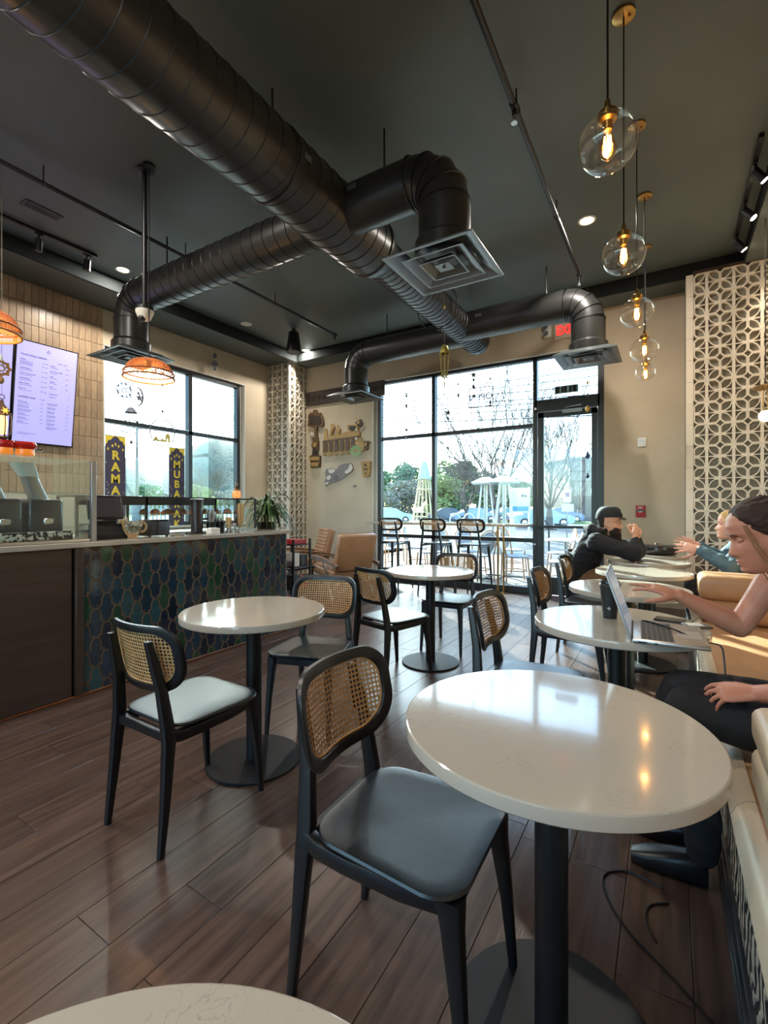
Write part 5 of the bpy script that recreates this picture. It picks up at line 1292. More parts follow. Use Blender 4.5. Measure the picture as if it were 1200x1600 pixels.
# ============================================================ BANNERS
violet = mat('banner_violet', srgb(84, 76, 98), .8, var=(90, srgb(58, 52, 72), .5)); byel = mat('banner_yellow', srgb(236, 208, 70), .7)
def banner(px0, px1, ytop, wordl, label):
    a, b = onX(px0, ytop, -6.55), onX(px1, ytop + 8, -6.55); w = b.y - a.y; H = w * 4.6; z1 = (a.z + b.z) / 2
    t = thing('cloth_banner', label, 'banner', (-6.565, (a.y + b.y) / 2, z1), 0, 'festive banners in the counter window')
    k = w
    mb = MB(); mb.bb(-.002, .002, -w / 2, w / 2, -H, 0).obj('cloth', violet, t)
    # spandrels of the arch, with rays
    for s in (-1, 1):
        pts = [(s * w / 2, 0), (0, 0), (s * w * .06, -.05 * k), (s * w * .16, -.10 * k), (s * w * .2, -.2 * k), (s * w * .36, -.26 * k), (s * w * .42, -.42 * k), (s * w / 2, -.44 * k)]
        MB().mesh(plate([pts], .002), T(.003, 0, 0) @ YZ).obj('arch_corner', byel, t)
    for (x, z, h) in ((0, -.42, .1), (-.15, -.5, .09), (.15, -.5, .09), (-.36, -.66, .09), (.36, -.66, .09)):
        MB().mesh(plate([[(x * k, (z + h) * k), (x * k + .045 * k, z * k), (x * k, (z - h) * k), (x * k - .045 * k, z * k)]], .002), T(.003, 0, 0) @ YZ).obj('lantern_motif', byel, t)
    for i, ch in enumerate(wordl):
        MB().mesh(text(ch, .60 * k, .004, bold=.018 * k), T(.004, 0, (-.98 - .58 * i) * k) @ YZ).obj('letter', byel, t)
    m = MB(); rr = random.Random(len(wordl))
    for i in range(14): m.mesh(plate([circ(.022 * k, 8, rr.choice((-1, 1)) * rr.uniform(.34, .46) * k, -rr.uniform(.9, 4.4) * k)], .001), T(.003, 0, 0) @ YZ)
    o = m.obj('dots', M['white'], t); tag(o, kind='stuff')
    MB().cyl((0, -w / 2 - .01, 0), (0, w / 2 + .01, 0), .006, n=8).tube([(0, -w / 2, 0), (-.02, -w / 4, .09), (-.03, 0, .17)], .0015, 4).tube([(0, w / 2, 0), (-.02, w / 4, .09), (-.03, 0, .17)], .0015, 4).obj('hanging_rod', thread, t)
    return t
banner(165, 197, 677, 'RAMADAN', 'violet and yellow banner with letters R A M A nearest the tiled wall')
banner(265, 289, 696, 'MUBARAK', 'violet and yellow banner with letters M U B beside the window mullion')
# ============================================================ WALL ART
YA = 6.945
def wp(px, py): v = onY(px, py, YA); return (v.x, v.z)
def cutout(name, label, cat, loops, m, depth=.025, extra=None):
    o = [[wp(*q) for q in l] for l in loops]
    cx = sum(q[0] for q in o[0]) / len(o[0]); cz = min(q[1] for q in o[0])
    t = thing(name, label, cat, (cx, YB, cz), 0)
    sh = lambda l: [(q[0] - cx, q[1] - cz) for q in l]
    MB().mesh(plate([sh(l) for l in o], depth), T(0, -depth / 2 - .001, 0) @ XZ).obj('board', m, t)
    for (nm, l, mm, d) in (extra or []):
        MB().mesh(plate([sh([wp(*q) for q in l])], .012), T(0, -depth - .006, 0) @ XZ).obj(nm, mm, t)
    return t
tree = [(483, 649), (486, 645), (490, 645), (492, 640), (496, 641), (498, 647), (502, 645), (505, 651), (507, 658), (507, 664), (503, 668), (497, 667), (497, 680), (499, 690), (499, 702), (497, 708), (499, 712), (502, 712), (502, 718), (501, 730), (487, 731), (487, 722), (485, 720), (485, 713), (489, 711), (490, 702), (488, 696), (490, 690), (489, 684), (493, 682), (493, 669), (486, 667), (482, 666), (483, 658)]
cutout('tree_cutout', 'dark stained wooden palm tower cutout beside the breeze block pillar', 'wall art', [tree], M['bronzewood'], .035,
       [('crown_relief', [(485, 651), (490, 648), (495, 650), (501, 650), (504, 656), (503, 662), (497, 664), (488, 663), (485, 660)], M['darkwood'], .01), ('pot_band', [(486, 714), (501, 714), (501, 719), (486, 720)], M['goldwood'], .01), ('pot_base', [(488, 723), (500, 723), (499, 729), (489, 729)], M['goldwood'], .01), ('trunk_relief', [(491, 692), (497, 692), (496, 698), (491, 699)], M['goldwood'], .01), ('leaf_relief', [(490, 706), (494, 700), (498, 706), (496, 710), (491, 710)], M['darkwood'], .01)])
city = [(505, 690), (507, 686), (508, 671), (511, 670), (513, 684), (516, 684), (519, 672), (517, 664), (521, 662), (524, 667), (520, 680), (524, 682), (527, 672), (528, 664), (533, 671), (531, 678), (530, 680), (544, 674), (549, 673), (544, 672), (543, 664), (556, 664), (558, 666), (562, 664), (560, 672), (563, 676), (563, 684), (567, 687), (570, 692), (570, 704), (560, 708), (556, 706), (553, 709), (548, 707), (544, 710), (539, 708), (534, 711), (529, 709), (525, 712), (520, 710), (515, 713), (511, 711), (505, 712)]
ex = []
for i in range(6):
    x0 = 507 + i * 8.6; ex.append(('arch_panel', [(x0, 694 - i * .9), (x0 + 3, 690 - i * .9), (x0 + 6.2, 693.5 - i * .9), (x0 + 6.2, 706 - i * .6), (x0, 707 - i * .6)], M['bronzewood'], .01))
ex += [('ewer_relief', [(518, 672), (521, 668), (522, 671), (519, 681), (516, 681)], M['goldwood'], .01), ('pot_relief', [(547, 666), (556, 666), (557, 671), (551, 674), (547, 671)], M['darkwood'], .01), ('cornice', [(506, 689), (562, 681), (562, 684), (506, 692)], M['bronzewood'], .01)]
cutout('skyline_cutout', 'gold wooden old town skyline cutout with jugs and teapot on top', 'wall art', [city], M['goldwood'], .03, ex)
cutout('flower_cutout', 'small round wooden flower cutout above the skyline cutout', 'wall art', [[(557, 659), (559, 656), (561, 658), (564, 655), (566, 659), (567, 663), (563, 667), (559, 666), (556, 663)]], M['bronzewood'], .03, [('flower_centre', [(559.5, 660), (562, 658.5), (564, 660.5), (562.5, 663), (560, 663)], M['goldwood'], .01)])
cutout('spout_cutout', 'curved wooden hook shaped cutout right of the skyline cutout', 'wall art', [[(569, 692), (572, 689), (577, 689), (581, 692), (577, 692), (576, 696), (576, 701), (573, 704), (573, 699), (571, 699)]], M['bronzewood'], .03, [('inlay', [(571, 694), (574, 691.5), (575, 694), (573.5, 698), (572, 697)], M['goldwood'], .01)])
mapd = mat('map_grey', srgb(140, 134, 132), .6, var=(10, srgb(120, 114, 112), .5)); mapl = mat('map_pale', srgb(214, 206, 194), .6)
mp = [(508, 738), (510, 733), (514, 733), (516, 732), (522, 732), (526, 734), (530, 728), (536, 725), (543, 724), (549, 723), (553, 731), (550, 738), (545, 741), (540, 745), (534, 749), (528, 752), (521, 754), (513, 757), (509, 760), (508, 752), (510, 747)]
cutout('map_cutout', 'grey and pale country map cutout under the skyline cutout', 'wall art', [mp], mapd, .015,
       [('pale_region', [(549, 724), (552.5, 731), (549, 737), (543, 740.5), (539.5, 739), (541, 735), (545, 733), (547, 727)], mapl, .01), ('pale_region', [(514, 734), (522, 733), (525, 736), (520, 740), (515, 739)], mapl, .01), ('pale_region', [(511, 745), (517, 742), (518, 748), (513, 751)], mapl, .01), ('pale_region', [(510, 754), (515, 753), (513, 756.5), (509.5, 758)], mapl, .01), ('dark_region', [(520, 745), (527, 742), (530, 747), (524, 751)], mat('map_dark', srgb(112, 106, 106), .6), .01)])
cutout('island_cutout', 'tiny grey island cutout below the map cutout', 'wall art', [[(551, 759), (554, 757), (557, 758), (556, 760), (552, 761)]], mapd, .012, [('hill_relief', [(553, 758.5), (555, 758), (555, 759.5), (553, 760)], mapl, .01)])
t = cutout('cup_cutout', 'gold wooden paper cup cutout with small printed mark beside the window', 'wall art', [[(565.5, 721.5), (580, 720.5), (578, 744), (574, 745.5), (568, 745.5)]], M['goldwood'], .03, [('mark', [(571, 726), (572.4, 724.5), (573.6, 726), (572.6, 729), (571.6, 729)], M['darkwood'], .01), ('name_line', [(569.5, 732.4), (575.5, 732.2), (575.4, 734), (569.6, 734.2)], M['darkwood'], .01), ('foot_mark', [(572, 738), (573.4, 738), (573.4, 741.5), (572, 741.5)], M['bronzewood'], .01)])
# carved dark beam
a, b = onY(481, 614, YA), onY(600, 591, YA)
t = thing('carved_beam', 'dark carved wooden beam fixed high on the wall above the cutouts', 'wall art', ((a.x + b.x) / 2, YB, a.z - .4), 0)
wd = (b.x + .02 - (a.x - .02)); zc_ = .4 - (.4 - .02)
zt_ = a.z; zb_ = onY(481, 635, YA).z; t.location.z = zb_
MB().bb(-wd / 2, wd / 2, -.03, 0, 0, zt_ - zb_, .003).obj('beam', M['darkwood'], t)
for i in range(14): MB().mesh(plate([star(.05, .028, 6), circ(.016, 10)], .012), T(-wd / 2 + (i + .5) * wd / 14, -.036, (zt_ - zb_) / 2) @ XZ).obj('carved_rosette', M['darkwood'], t)
# small round camera, exit sign, alarm, thermostat
p = onY(487, 679, YB); t = thing('wall_sensor', 'small white round sensor with a black eye beside the palm tower cutout', 'sensor', p, 0)
MB().lathe([(0, -.03), (.03, -.028), (.034, 0), (0, 0)], n=20, axis='Y').obj('housing', M['white'], t); MB().ball((0, -.03, 0), .013, n=10).obj('eye', M['black'], t)
p = onY(886, 517, YB); t = thing('exit_sign', 'white sign with red letters EXIT above the door', 'sign', p, 0)
MB().bb(-.16, .16, -.05, 0, -.10, .10, .004).obj('sign_box', mat('sign_white', srgb(236, 226, 210), .5), t)
MB().mesh(text('EXIT', .155, .006, bold=.006), T(0, -.053, 0) @ XZ @ Matrix.Diagonal((.86, 1.12, 1, 1))).obj('letters', mat('exit_red', srgb(216, 30, 30), .4, emit=((.9, .05, .04, 1), .9)), t)
p = onY(857, 518, YB); t = thing('emergency_light', 'twin head emergency light left of the exit sign', 'emergency light', p, 0)
MB().bb(-.05, .05, -.06, 0, -.10, .10, .01, seg=2).obj('housing', M['white'], t)
for s in (-1, 1): MB().lathe([(0, 0), (.02, -.0), (.036, -.035), (.034, -.05), (0, -.046)], c=(-.02, -.06, .05 * s), n=14, axis='Y').obj('lamp_head', M['chrome'], t)
p = onY(1001, 799, YB); t = thing('fire_alarm', 'red fire alarm pull station on the blank wall behind the man', 'alarm', p, 0)
redm = mat('alarm_red', srgb(168, 24, 40), .4)
MB().bb(-.055, .055, -.035, 0, -.075, .075, .006, seg=2).obj('housing', redm, t); MB().bb(-.045, .045, -.04, -.034, -.012, .022, .002).obj('pull_slot', M['black'], t)
MB().mesh(text('FIRE', .03, .002), T(0, -.0365, .048) @ XZ).mesh(text('PULL DOWN', .013, .002), T(0, -.042, .004) @ XZ).obj('lettering', M['white'], t); MB().bb(-.02, .02, -.042, -.034, -.012, -.004, .001).obj('handle', M['white'], t)
p = onY(1003, 691, YB); t = thing('thermostat', 'small white thermostat plate high on the blank wall', 'thermostat', p, 0)
MB().bb(-.05, .05, -.02, 0, -.06, .06, .004).obj('plate', M['white'], t); MB().bb(-.034, .034, -.022, -.019, -.005, .035).bb(-.03, -.005, -.022, -.019, -.04, -.02).bb(.005, .03, -.022, -.019, -.04, -.02).obj('display', M['chrome'], t)
# OPEN sign, mirrored from inside
a, b = onY(733, 622, 6.93), onY(770, 619, 6.93); w_ = b.x - a.x
t = thing('open_sign', 'unlit tube sign OPEN hanging in the storefront, seen mirrored from inside', 'sign', ((a.x + b.x) / 2, 6.93, (a.z + b.z) / 2), 0)
MB().mesh(text('OPEN', .145, .012), Matrix.Diagonal((-1, 1, 1, 1)) @ XZ).obj('letters', greyo, t)
hw, hh = w_ / 2, .15
MB().tube([(x, 0, z) for x, z in rrect(2 * hw, 2 * hh, .02, 3)], .008, 6, closed=True).obj('frame_tube', greyo, t)
MB().cyl((-hw * .8, 0, hh), (-hw * .8, 0, 3.40 - t.location.z), .002, n=4).cyl((hw * .8, 0, hh), (hw * .8, 0, 3.40 - t.location.z), .002, n=4).obj('hanging_wire', greyo, t)
# sticker in the transom
p = onY(885, 608, 7.02); t = thing('transom_sticker', 'small strip of dark marks stuck on the glass above the door', 'sticker', p, 0)
for i, (x, w_) in enumerate(((-.12, .05), (-.055, .028), (-.015, .04), (.055, .035), (.11, .05))): MB().bb(x - w_ / 2, x + w_ / 2, -.004, -.001, -.045, .045).obj('dark_mark', M['blackmetal'], t)
MB().bb(-.16, .16, .0, .002, -.055, .055).obj('film', mat('sticker_film', srgb(150, 190, 196), .5), t)
# black dome on farthest table
t = thing('black_pouffe', 'glossy black low drum shaped cushion on the farthest table by the wall', 'cushion', (-.11, 6.02, .7622), 0)
MB().lathe([(0, 0), (.17, 0), (.195, .02), (.205, .055), (.195, .09), (.165, .108), (.05, .112), (0, .108)], n=40).obj('body', mat('gloss_black', srgb(20, 20, 22), .18, coat=.6), t)
MB().lathe([(0, .106), (.02, .112), (.016, .12), (0, .122)], n=14).obj('button', M['blackmetal'], t)
MB().tube([(.204 * math.cos(i * math.pi / 24), .204 * math.sin(i * math.pi / 24), .055) for i in range(48)], .003, 5, closed=True).obj('piping', M['blackmetal'], t)
# wall sconce near the right edge
p = face(1196, 650, 4.35)
t = thing('globe_sconce', 'brass disc lamp with a frosted globe at the frame edge beside the breeze blocks', 'lamp', p, 0)
zt2 = CAMH + (HY - 605) / FPX * 4.35 - p.z
MB().lathe([(0, zt2 + .03), (.06, zt2 + .02), (.11, zt2), (.105, zt2 - .008), (.05, zt2 + .008), (0, zt2 + .012)], n=28).obj('brass_disc', M['brass'], t)
MB().cyl((.018, 0, .03), (.018, 0, zt2 + .01), .005, n=8).cyl((-.018, 0, .03), (-.018, 0, zt2 + .01), .005, n=8).obj('stem', M['brass'], t)
MB().ball((0, 0, 0), .055, n=20).obj('frosted_globe', mat('lamp_globe', (1, .85, .6, 1), .5, emit=((1, .74, .42, 1), 1.6)), t)
MB().cyl((0, 0, zt2 + .02), (0, 0, ZS - p.z), .004, n=6).obj('cord', M['black'], t)
# ============================================================ PEOPLE
def cone(mb, p, q, r0, r1, n=14):
    p, q = Vector(p), Vector(q)
    if (q - p).length < 1e-5: return
    mb.cyl(p, q, r0, r1, n)
def limb(mb, pts, n=14):
    """tapered limb: (point, radius) per joint"""
    for i, (p, r) in enumerate(pts):
        mb.ball(p, r, n=n)
        if i: cone(mb, pts[i - 1][0], p, pts[i - 1][1], r, n)
def oval(mb, secs, n=24):
    """trunk from oval sections: (centre, half-width vector, half-depth vector)"""
    rings = []
    for c, a, b in secs:
        c, a, b = Vector(c), Vector(a), Vector(b)
        rings.append([c + a * math.cos(2 * math.pi * i / n) + b * math.sin(2 * math.pi * i / n) for i in range(n)])
    mb.rings(rings)
def remesh(mb, voxel, smooth=4, wr=None):
    bmesh.ops.recalc_face_normals(mb.bm, faces=mb.bm.faces[:])
    me = bpy.data.meshes.new('tmp'); mb.bm.to_mesh(me); mb.bm.free()
    o = bpy.data.objects.new('tmp', me); COL.objects.link(o)
    m = o.modifiers.new('r', 'REMESH'); m.mode = 'VOXEL'; m.voxel_size = voxel; m.use_smooth_shade = True
    if smooth: s = o.modifiers.new('s', 'SMOOTH'); s.iterations = smooth; s.factor = .5
    dg = bpy.context.evaluated_depsgraph_get(); dg.update()
    out = bpy.data.meshes.new_from_object(o.evaluated_get(dg))
    bpy.data.objects.remove(o); bpy.data.meshes.remove(me)
    if wr:
        amp, sc = wr
        nr = [v.normal.copy() for v in out.vertices]
        for v, nn in zip(out.vertices, nr):
            c = Vector((v.co.x * sc, v.co.y * sc, v.co.z * sc * 2.0))
            v.co += nn * amp * (noise.noise(c) + .5 * noise.noise(c * 2.3 + Vector((9, 2, 5))))
    out.polygons.foreach_set('use_smooth', [True] * len(out.polygons))
    return out
def sm_interp(tab, z, k):
    if z <= tab[0][0]: return tab[0][k]
    for a, b in zip(tab, tab[1:]):
        if z <= b[0]:
            t = (z - a[0]) / (b[0] - a[0]); t = t * t * (3 - 2 * t) * .5 + t * .5
            return a[k] + (b[k] - a[k]) * t
    return tab[-1][k]
HT = [(-.118, .060, .01, .020), (-.110, .072, -.0, .036), (-.098, .080, -.02, .045), (-.080, .079, -.045, .054), (-.060, .080, -.062, .061), (-.03, .080, -.076, .068), (0, .079, -.086, .071), (.025, .086, -.094, .074), (.05, .087, -.099, .076), (.075, .077, -.096, .074), (.095, .058, -.084, .064), (.110, .032, -.062, .046), (.119, .004, -.032, .020)]
G = lambda x, s: math.exp(-(x / s) ** 2 / 2)
def head(mb, Mx, nose=1.0, n=64, m=60):
    rings = []
    for j in range(m + 1):
        z = -.118 + .237 * j / m; xf, xb, w = (sm_interp(HT, z, k) for k in (1, 2, 3)); xm = (xf + xb) / 2 - .006; ring = []
        for i in range(n):
            a = 2 * math.pi * i / n; ca, sa = math.cos(a), math.sin(a)
            x = xm + ((xf - xm) if ca > 0 else (xm - xb)) * math.copysign(abs(ca) ** .9, ca); y = w * math.copysign(abs(sa) ** .88, sa)
            if ca > 0:
                f = min(1, ca * 1.6)
                if -.058 < z < .02:
                    t = (.02 - z) / .062; hh = (.026 * min(1, t) ** 1.3 if z > -.042 else .026 * max(0, (z + .058) / .016)) * nose
                    x += hh * G(y, .0085 + .006 * min(1, t)) * f
                for s in (-1, 1):
                    x -= .011 * G(y - .031 * s, .013) * G(z - .004, .009) * f
                    x += .004 * G(y - .03 * s, .018) * G(z - .024, .006) * f
                    x += .005 * G(y - .042 * s, .016) * G(z + .03, .016) * f
                x += (.008 * G(z + .066, .0048) + .008 * G(z + .0785, .005)) * G(y, .017) * f
                x -= .004 * G(z + .0722, .0022) * G(y, .018) * f
                x -= .004 * G(z + .089, .005) * G(y, .02) * f
                x += .006 * G(z + .102, .009) * G(y, .016) * f
            ring.append(Mx @ Vector((x, y, z)))
        rings.append(ring)
    mb.rings(rings)
    for s in (-1, 1):   # ears
        mb.ball(Mx @ Vector((-.012, .070 * s, -.012)), .019, (.75, .42, 1.45), n=14, rot=Mx.to_3x3().normalized())
        mb.ball(Mx @ Vector((-.006, .068 * s, -.032)), .010, n=10)
def hand(mb, wrist, d, nrm, side, curl=(.2, .3, .25), spread=.10, sc=1.0, thumb=.9, fc=None):
    """d: wrist-to-knuckle direction, nrm: out of the back of the hand, side: +1/-1 where the thumb is along d x nrm"""
    w = Vector(wrist); d = Vector(d).normalized(); nrm = Vector(nrm); nrm = (nrm - d * nrm.dot(d)).normalized(); u = d.cross(nrm) * side
    W = lambda a, b, c: w + (d * a + u * b + nrm * c) * sc
    rings = []
    for (a, hw, ht, off) in ((-.012, .027, .020, 0), (.01, .029, .019, .001), (.04, .038, .0165, .003), (.07, .042, .014, 0), (.088, .041, .0115, -.001), (.096, .036, .008, -.002)):
        rings.append([W(a, off + hw * math.cos(2 * math.pi * i / 18), ht * math.sin(2 * math.pi * i / 18)) for i in range(18)])
    mb.rings(rings)
    L = [(.030, .074, .0088), (.0105, .083, .0090), (-.0095, .077, .0086), (-.028, .060, .0076)]
    tips = []
    for k, (b, ln, r) in enumerate(L):
        ang = spread * (1.3, .35, -.5, -1.5)[k]; cl = fc[k] if fc else curl
        p = W(.088 - .004 * abs(k - 1), b, 0); pts = [(p - d * .02 * sc, r * 1.05 * sc), (p, r * 1.06 * sc)]
        dd = (d * math.cos(ang) + u * math.sin(ang)); t = 0
        for q, (fr, c) in enumerate(zip((.46, .30, .24), cl)):
            t += c; v = dd * math.cos(t) - nrm * math.sin(t)
            p = p + v * ln * fr * sc; pts.append((p, r * (1 - .12 * (q + 1)) * sc))
        limb(mb, pts, 10); tips.append(p)
    b0 = W(.022, .024, -.006); t1 = (d * .62 + u * thumb - nrm * .28).normalized(); t2 = (d * .85 + u * thumb * .55 - nrm * .32).normalized(); t3 = (d * .95 + u * thumb * .25 - nrm * .35).normalized()
    b1 = b0 + t1 * .040 * sc; b2 = b1 + t2 * .034 * sc; b3 = b2 + t3 * .026 * sc
    limb(mb, [(b0, .0145 * sc), (b1, .0108 * sc), (b2, .0098 * sc), (b3, .0078 * sc)], 10)
    return tips
def hairmass(mb, Mx, front=.072, low=-.02, th=.012, back=-.1, side_low=-.06):
    """hair cap hugging the skull, cut by a hairline"""
    rings = []; n = 48
    for j in range(30):
        z = low + (.128 - low) * j / 29; zz = min(z, .117); xf, xb, w = (sm_interp(HT, min(zz, .1175), k) for k in (1, 2, 3)); xm = (xf + xb) / 2 - .006
        hl = -.03 + (front + .03) * max(0, min(1, (z - side_low) / (.075 - side_low))) ** .8   # where the hairline sits at this height
        ring = []
        for i in range(n):
            a = 2 * math.pi * i / n; ca, sa = math.cos(a), math.sin(a)
            x = xm + ((xf - xm) if ca > 0 else (xm - xb)) * math.copysign(abs(ca) ** .9, ca); y = w * math.copysign(abs(sa) ** .88, sa)
            s_ = max(-.8, min(1, (hl - x) / .034)); s_ = s_ * (1.5 - .5 * s_ * s_) if s_ > 0 else s_
            nv = Vector((x - xm, y, 0)).normalized(); x += nv.x * th * s_ * (1.25 if ca < 0 else 1); y += nv.y * th * s_ * .8
            if z > .117: k = max(0, 1 - ((z - .117) / .012) ** 2) ** .5; x = xm + (x - xm) * k; y *= k
            ring.append(Mx @ Vector((x, y, z)))
        rings.append(ring)
    mb.rings(rings)
def facemat(loc, yaw, pitch, sc=1.0): return T(loc) @ Rz(yaw) @ Ry(pitch) @ Matrix.Scale(sc, 4)
hairm = lambda n, c, c2: mat(n, c, .68, spec=.3, var=(60, c2, .6), bump=(220, .4, .003), stretch=(.25, 1, 1))
lash = mat('lash_dark', srgb(40, 28, 24), .5)
skin2 = mat('skin_deep', srgb(196, 132, 104), .48, var=(22, srgb(182, 116, 90), .5)); lipm = mat('lip', srgb(176, 96, 88), .4)
# ---------------- woman with the laptop
w1_ = thing('person', 'woman in pale blue top and black trousers seated at the laptop, dark hair tied back', 'person', (.5, 1.95, 0), 0)
off = Vector((.5, 1.95, 0))
L = lambda *p: Vector(p) - off
HM = facemat(L(.268, 2.02, 1.185), math.radians(180 + 8), math.radians(16), 1.03)
mb = MB(); head(mb, HM, 1.0)
limb(mb, [(HM @ Vector((-.03, 0, -.075)), .050), (L(.345, 2.02, 1.055), .05), (L(.385, 2.02, 1.0), .06)])
oval(mb, [(L(.52, 1.97, .50), (0, .17, 0), (.12, 0, 0)), (L(.50, 1.97, .62), (0, .16, 0), (.11, 0, .02)), (L(.46, 1.98, .76), (0, .135, 0), (.095, 0, .02)), (L(.42, 2.0, .90), (0, .155, 0), (.105, 0, .03)), (L(.395, 2.01, .99), (0, .17, 0), (.08, 0, .03)), (L(.375, 2.02, 1.035), (0, .10, 0), (.055, 0, .02))])
SR, SL = L(.335, 2.20, 1.035), L(.365, 1.83, 1.0)
ER, WR_ = L(.225, 2.165, .838), L(.035, 2.10, .945)
limb(mb, [(L(.385, 2.1, 1.01), .06), (SR, .052), (SR.lerp(ER, .4), .046), (ER, .040), (ER.lerp(WR_, .3), .041), (ER.lerp(WR_, .7), .031), (WR_, .025)])
hand(mb, WR_, (-.97, .06, .26), (.16, -.18, 1), -1, fc=[(.18, .2, .15), (.02, .18, .15), (.12, .2, .15), (.2, .25, .2)], spread=.13, sc=.98)
EL, WL_ = L(.40, 1.62, .80), L(.235, 1.80, .715)
limb(mb, [(L(.39, 1.92, .99), .06), (SL, .052), (SL.lerp(EL, .4), .046), (EL, .040), (EL.lerp(WL_, .35), .041), (EL.lerp(WL_, .75), .031), (WL_, .026)])
hand(mb, WL_, (-1, .02, -.14), (-.1, -.5, 1), 1, fc=[(.35, .45, .3), (.42, .45, .3), (.5, .45, .3), (.55, .5, .3)], spread=.16, sc=1.0, thumb=.6)
# seat and thighs under the trousers
limb(mb, [(L(.52, 1.88, .555), .085), (L(.06, 1.86, .60), .045), (L(.10, 1.90, .30), .03), (L(.105, 1.92, .12), .026)]); limb(mb, [(L(.52, 2.06, .555), .085), (L(.05, 2.07, .59), .045), (L(.075, 2.1, .30), .03), (L(.08, 2.1, .12), .026)])
body = mobj('body', remesh(mb, .0042, 2), M['skin'] if False else skin2, w1_, None)
mb = MB()   # trousers
oval(mb, [(L(.545, 1.97, .475), (0, .185, 0), (.125, 0, 0)), (L(.53, 1.97, .58), (0, .18, 0), (.125, 0, .02)), (L(.50, 1.97, .68), (0, .158, 0), (.11, 0, .02))])
limb(mb, [(L(.52, 1.87, .565), .098), (L(.28, 1.855, .595), .088), (L(.06, 1.85, .615), .07), (L(.03, 1.86, .56), .066), (L(.09, 1.90, .30), .062), (L(.10, 1.92, .11), .052)])
limb(mb, [(L(.52, 2.06, .565), .098), (L(.28, 2.07, .59), .088), (L(.05, 2.07, .605), .07), (L(.02, 2.08, .55), .066), (L(.06, 2.1, .30), .062), (L(.07, 2.1, .11), .052)])
mobj('trousers', remesh(mb, .009, 3, (.006, 9)), mat('black_denim', srgb(24, 24, 27), .8, bump=(300, .2, .001)), w1_, None)
mb = MB()   # sleeveless top
oval(mb, [(L(.51, 1.97, .60), (0, .168, 0), (.122, 0, .02)), (L(.475, 1.98, .74), (0, .148, 0), (.112, 0, .02)), (L(.43, 1.995, .88), (0, .165, 0), (.122, 0, .03)), (L(.40, 2.01, .965), (0, .165, 0), (.10, 0, .03)), (L(.39, 2.015, 1.0), (0, .125, 0), (.078, 0, .02))])
mobj('sleeveless_top', remesh(mb, .008, 3, (.004, 12)), mat('pale_blue_cloth', srgb(176, 202, 210), .8), w1_, None)
hm_ = hairm('brown_hair', srgb(44, 31, 25), srgb(66, 46, 36))
mb = MB(); hairmass(mb, HM, .060, -.055, .016, side_low=-.02)
mb.ball(HM @ Vector((-.115, 0, .085)), .05, (1, 1.1, .95), n=20); limb(mb, [(HM @ Vector((-.08, 0, .07)), .06), (HM @ Vector((-.115, 0, .085)), .05)])
mobj('hair', remesh(mb, .005, 2, (.003, 60)), hm_, w1_, None)
mb = MB()
for k in range(2):
    y = .062 + .004 * k
    for s in (1, -1):
        mb.tube([HM @ Vector((.052 - .006 * k, y * s, .05)), HM @ Vector((.045 - .01 * k, (y + .016) * s, -.02)), HM @ Vector((.02 - .012 * k, (y + .012) * s, -.10)), HM @ Vector((-.005 - .01 * k, (y + .0) * s, -.19)), HM @ Vector((-.01 - .008 * k, (y - .004) * s, -.26))], [.0022, .0026, .0024, .002, .001], 5)
mb.obj('loose_strand', hairm('light_hair', srgb(150, 112, 76), srgb(120, 84, 56)), w1_, None)
for s in (-1, 1):
    MB().tube([HM @ Vector((.071 - .010 * abs(t) ** 2 - .004, (.031 + .014 * t) * s, .0005 - .003 * (1 - t * t))) for t in (-1, -.6, -.2, .2, .6, 1)], .0017, 5).obj('eyelash', lash, w1_)
    MB().tube([HM @ Vector((.087 - .013 * max(0, t) ** 2 - .002, (.031 + .017 * t) * s, .024 - .004 * t * t)) for t in (-1, -.5, 0, .5, 1)], [.0014, .0022, .0024, .002, .001], 5).obj('eyebrow', lash, w1_)
    MB().ball(HM @ Vector((.063, .031 * s, .004)), .0125, n=14).obj('eyelid', skin2, w1_)
MB().ball(HM @ Vector((.0835, 0, -.0665)), .008, (.5, 1.9, .45), n=14, rot=HM.to_3x3().normalized()).ball(HM @ Vector((.0835, 0, -.078)), .008, (.5, 1.7, .5), n=14, rot=HM.to_3x3().normalized()).obj('lips', lipm, w1_)
MB().tube([WL_ + Vector((.035, -.008, .012)) * 1 + Vector((0, math.cos(a) * .034, math.sin(a) * .034)) for a in [i * math.pi / 10 for i in range(20)]], .006, 6, closed=True).obj('wrist_band', M['black'], w1_)
MB().tube([WL_ + Vector((-.118, .026, -.036)) + Vector((.003 * math.sin(a), math.cos(a) * .0105, math.sin(a) * .0105)) for a in [i * math.pi / 8 for i in range(16)]], .0022, 6, closed=True).obj('ring', M['brass'], w1_)
for y in (1.92, 2.1):
    MB().rings([[L(.115 - .23 * t, y, 0) + Vector((0, yy, zz + h_)) for yy, zz in rrect(.085 * k, 2 * h_, h_ * .6, 3)] for (t, k, h_) in ((0, .7, .035), (.15, .95, .05), (.45, 1, .042), (.8, 1, .03), (1, .6, .02))]).obj('shoe', M['black'], w1_, 50)
